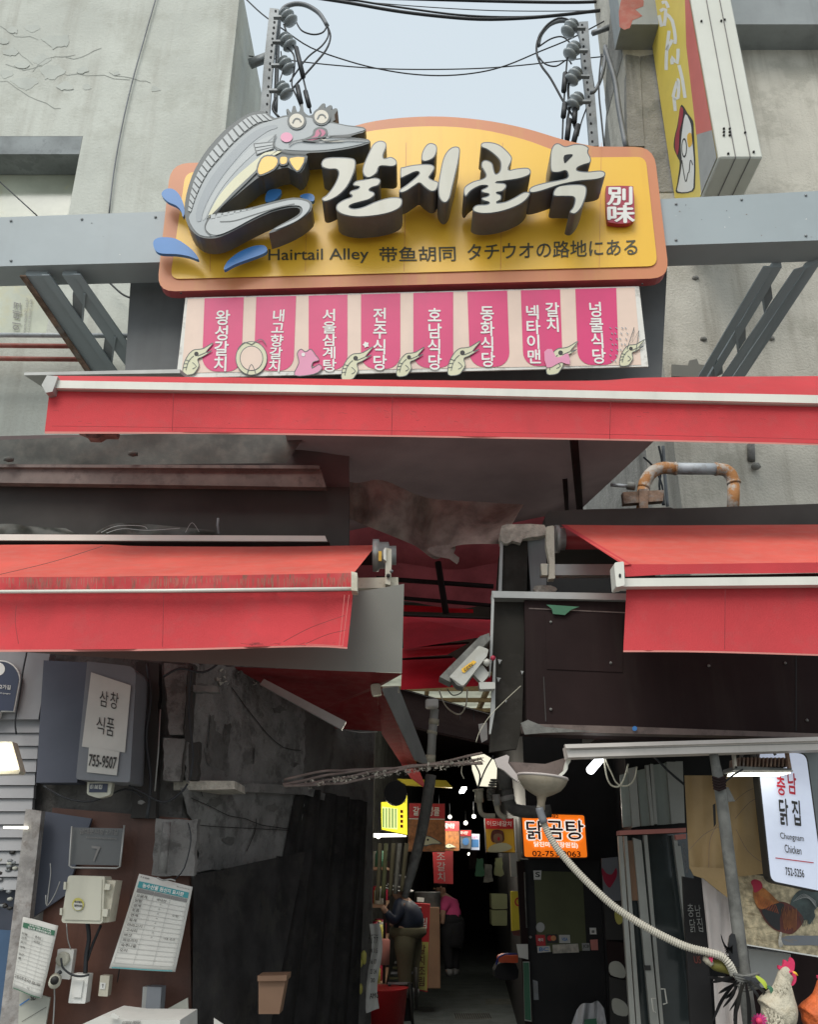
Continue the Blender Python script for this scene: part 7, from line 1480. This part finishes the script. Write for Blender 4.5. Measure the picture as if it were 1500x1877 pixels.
# paving slabs as pieces of the floor
fl_ = bpy.data.objects['alley_floor']
me_s = None
slabs = 0
for j in range(26):
    for i in range(6):
        X_ = -0.05 + i*0.42 + 0.069*(10.4 + j*0.42 - 11); Y_ = 10.4 + j*0.42
        if me_s is None:
            v_, f_ = boxdata((0, 0, 0), (0.41, 0.41, 0.003)); me_s = bpy.data.meshes.new('paving_slab'); me_s.from_pydata(v_, [], f_); me_s.materials.append(M['paving'])
        o = bpy.data.objects.new('paving_slab', me_s); COL.objects.link(o); o.location = (X_, Y_, -0.001 + 0.0008*rd.random()); o.parent = fl_
ys_ = T('yellow_sign', 'narrow yellow shop sign half hidden by the black door', 'sign')
flat('face', [(937, 1633), (956, 1633), (960, 1712), (939, 1706)], 7.9, M['ywl'], ys_, t=0.06); text('lettering', [('G', [(944, 1645), (954, 1645), (955, 1660), (944, 1660)])], 7.9, M['redlet'], ys_, lift=0.01, bold=0.02); flat('foot_band', [(938, 1706), (960, 1703), (960, 1716), (942, 1714)], 7.9, M['rbrown'], ys_, lift=0.012)
o = T('hanging_pan', 'orange plastic pan with a blue rim hung low at the right of the alley', 'pan')
flat('pan', fillet([(914, 1755, 4), (924, 1750, 3), (950, 1750, 2), (950, 1764, 2), (916, 1764, 3)]), 8.2, M['orp'], o, t=0.2); tubeP('rim', [(910, 1768), (914, 1754), (926, 1748), (948, 1748)], 1.5, M['blup'], o, Y=8.18, seg=6)
o = flat('black_sack', [(912, 1768), (946, 1766), (950, 1792), (930, 1796), (908, 1790)], 8.3, M['shirtb'], None, t=0.2, sm=2); setp(o, 'black sack hanging under the orange pan', 'sack')
for y in (1638, 1668): 
    o = flat('olive_crate', fillet([(901, y, 2), (930, y, 2), (930, y + 28, 3), (902, y + 28, 3)]), 12.5, M['olive'], None, t=0.3); setp(o, 'olive plastic crate, %s of the two stacked right of the dark alley centre' % ('upper' if y < 1650 else 'lower'), 'crate')
o = flat('grey_cabinet', [(935, 1563), (957, 1563), (962, 1610), (938, 1606)], 9.5, M['edge'], None, t=0.1); setp(o, 'pale grey cabinet top left of the black door', 'cabinet')
o = flat('menu_board', [(960, 1764), (970, 1764), (974, 1870), (963, 1868)], 7.1, M['green'], None, t=0.02); setp(o, 'narrow green and red menu board left of the black door', 'sign')
flat('white_edge', [(959, 1762), (971, 1762), (975, 1872), (962, 1870)], 7.12, M['paper'], o)
o = flat('paper_note', [(947, 1730), (968, 1730), (969, 1758), (951, 1754)], 7.05, M['paper'], None, t=0.004); setp(o, 'small white note stuck left of the card stickers', 'note')
# hanging goods and curtains along the left stall
for i, (x, mt) in enumerate([(697, 'trous'), (708, 'olive'), (722, 'trous'), (733, 'pole'), (746, 'trous')]):
    o = tubeP('hanging_strap', [(x, 1545), (x - 2 - i, 1600), (x - 5 - i, 1650 - 4*i)], 4, M[mt], None, Y=8.9, seg=6, sm=2); setp(o, ['pale strap hanging nearest the left corner below the yellow sign', 'olive strap second from the left corner', 'khaki strap third from the left corner', 'grey strap fourth from the left corner', 'khaki strap just left of the leaning pole'][i], 'strap', 'straps hanging below the glowing yellow sign')

# shelves with goods along the left stall
sv = T('stall_shelf', 'dim wooden shelf of jars and packets along the left side of the alley', 'shelf')
for j in range(4):
    box('shelf_board', (-0.75, 10.4, 0.5 + j*0.38), (-0.25, 12.2, 0.53 + j*0.38), M['beige'], sv)
for x_ in (-0.75, -0.28):
    for y_ in (10.42, 12.16): box('upright', (x_, y_, 0), (x_ + 0.03, y_ + 0.03, 1.75), M['dbrown'], sv)
rg = random.Random(41)
jar0 = None
for j in range(4):
    for i in range(9):
        p = (-0.32 - 0.1*rg.random(), 10.5 + i*0.19, 0.53 + j*0.38)
        if jar0 is None:
            jar0 = lathe('jar', [(0.05, 0), (0.055, 0.01), (0.055, 0.13), (0.04, 0.15), (0.042, 0.17)], (0, 0, 0), (0, 0, 1), M['mustard'], None, 10); setp(jar0, 'small jar or packet standing on the dim stall shelf', 'jar', 'jars on the stall shelf'); jo = jar0
            mm = [jar0.data] + [jar0.data.copy() for _ in range(3)]
            for m_, c_ in zip(mm[1:], ('seal', 'paperb', 'green')): m_.materials.clear(); m_.materials.append(M[c_])
        else:
            jo = jar0.copy(); COL.objects.link(jo); jo.data = mm[rg.randrange(4)]; ROOTS.append(jo)
        jo.location = p; jo['label'] = '%s jar on the %s board of the dim stall shelf, %s from the front' % ({'yellow_plastic':'','mustard_print':'mustard yellow','seal_crimson':'crimson','aged_paper':'pale grey','green_print':'dark green'}[jo.data.materials[0].name], ['lowest', 'second', 'third', 'top'][j], ['first', 'second', 'third', 'fourth', 'fifth', 'sixth', 'seventh', 'eighth', 'ninth'][i])
for k_, (x, y, Y, c_, lab) in enumerate([(880, 1590, 15, 'green', 'hanging green bag at the dim far end of the alley'), (896, 1600, 14, 'paperb', 'grey hanging bag on the right side of the alley'), (868, 1575, 17, 'rfeath', 'dark brown hanging bag farthest down the alley'), (915, 1588, 13, 'pole', 'olive hanging bag nearest the yellow shop sign')]):
    s_ = [(x - 6, y - 16), (x + 5, y - 17), (x + 9, y + 14), (x + 4, y + 17), (x - 8, y + 16)]
    o = flat('hanging_bag', rough(s_, 5, 1.2, x), Y, M[{'green': 'green', 'paperb': 'pole', 'rfeath': 'dbrown', 'pole': 'olive'}[c_]], None, t=0.12); setp(o, lab, 'bag')
o = box('strip_lamp', tuple(P(842, 1450, 11.5)), tuple(P(856, 1446, 10.9)), M['tubeg'], None); setp(o, 'short white strip lamp high in the middle of the alley', 'lamp')
ld = bpy.data.lights.new('strip_light', 'AREA'); ld.energy = 8; ld.size = 0.9; ld.color = (1, 0.96, 0.88); lo = bpy.data.objects.new('strip_light', ld); COL.objects.link(lo); lo.parent = o
lo.location = P(848, 1440, 10.2); lo.rotation_euler = (math.radians(25), 0, 0)
blc = T('price_card', 'white price card clipped above the left stall in the alley', 'card'); flat('card', [(765, 1644), (778, 1645), (777, 1653), (765, 1652)], 10.8, M['paper'], blc, t=0.004)
# ================================================================ put every thing's origin at its base
def finalize():
    bpy.context.view_layer.update()
    for o in ROOTS:
        def desc(q):
            r = [q]
            for c in q.children: r += desc(c)
            return r
        lo = Vector((1e9,)*3); hi = Vector((-1e9,)*3)
        for q in desc(o):
            if q.type == 'MESH':
                for c in q.bound_box:
                    p = q.matrix_world @ Vector(c)
                    for i in range(3): lo[i] = min(lo[i], p[i]); hi[i] = max(hi[i], p[i])
        if lo.x > hi.x: continue
        b = Vector(((lo.x+hi.x)/2, (lo.y+hi.y)/2, lo.z))
        if o.type == 'EMPTY':
            d = b - o.location
            for c in o.children: c.location -= d
            o.location = b
        elif o.data.users == 1:
            d = b - o.location
            o.data.transform(Matrix.Translation(-d)); o.location = b
            for c in o.children: c.location -= d
finalize()
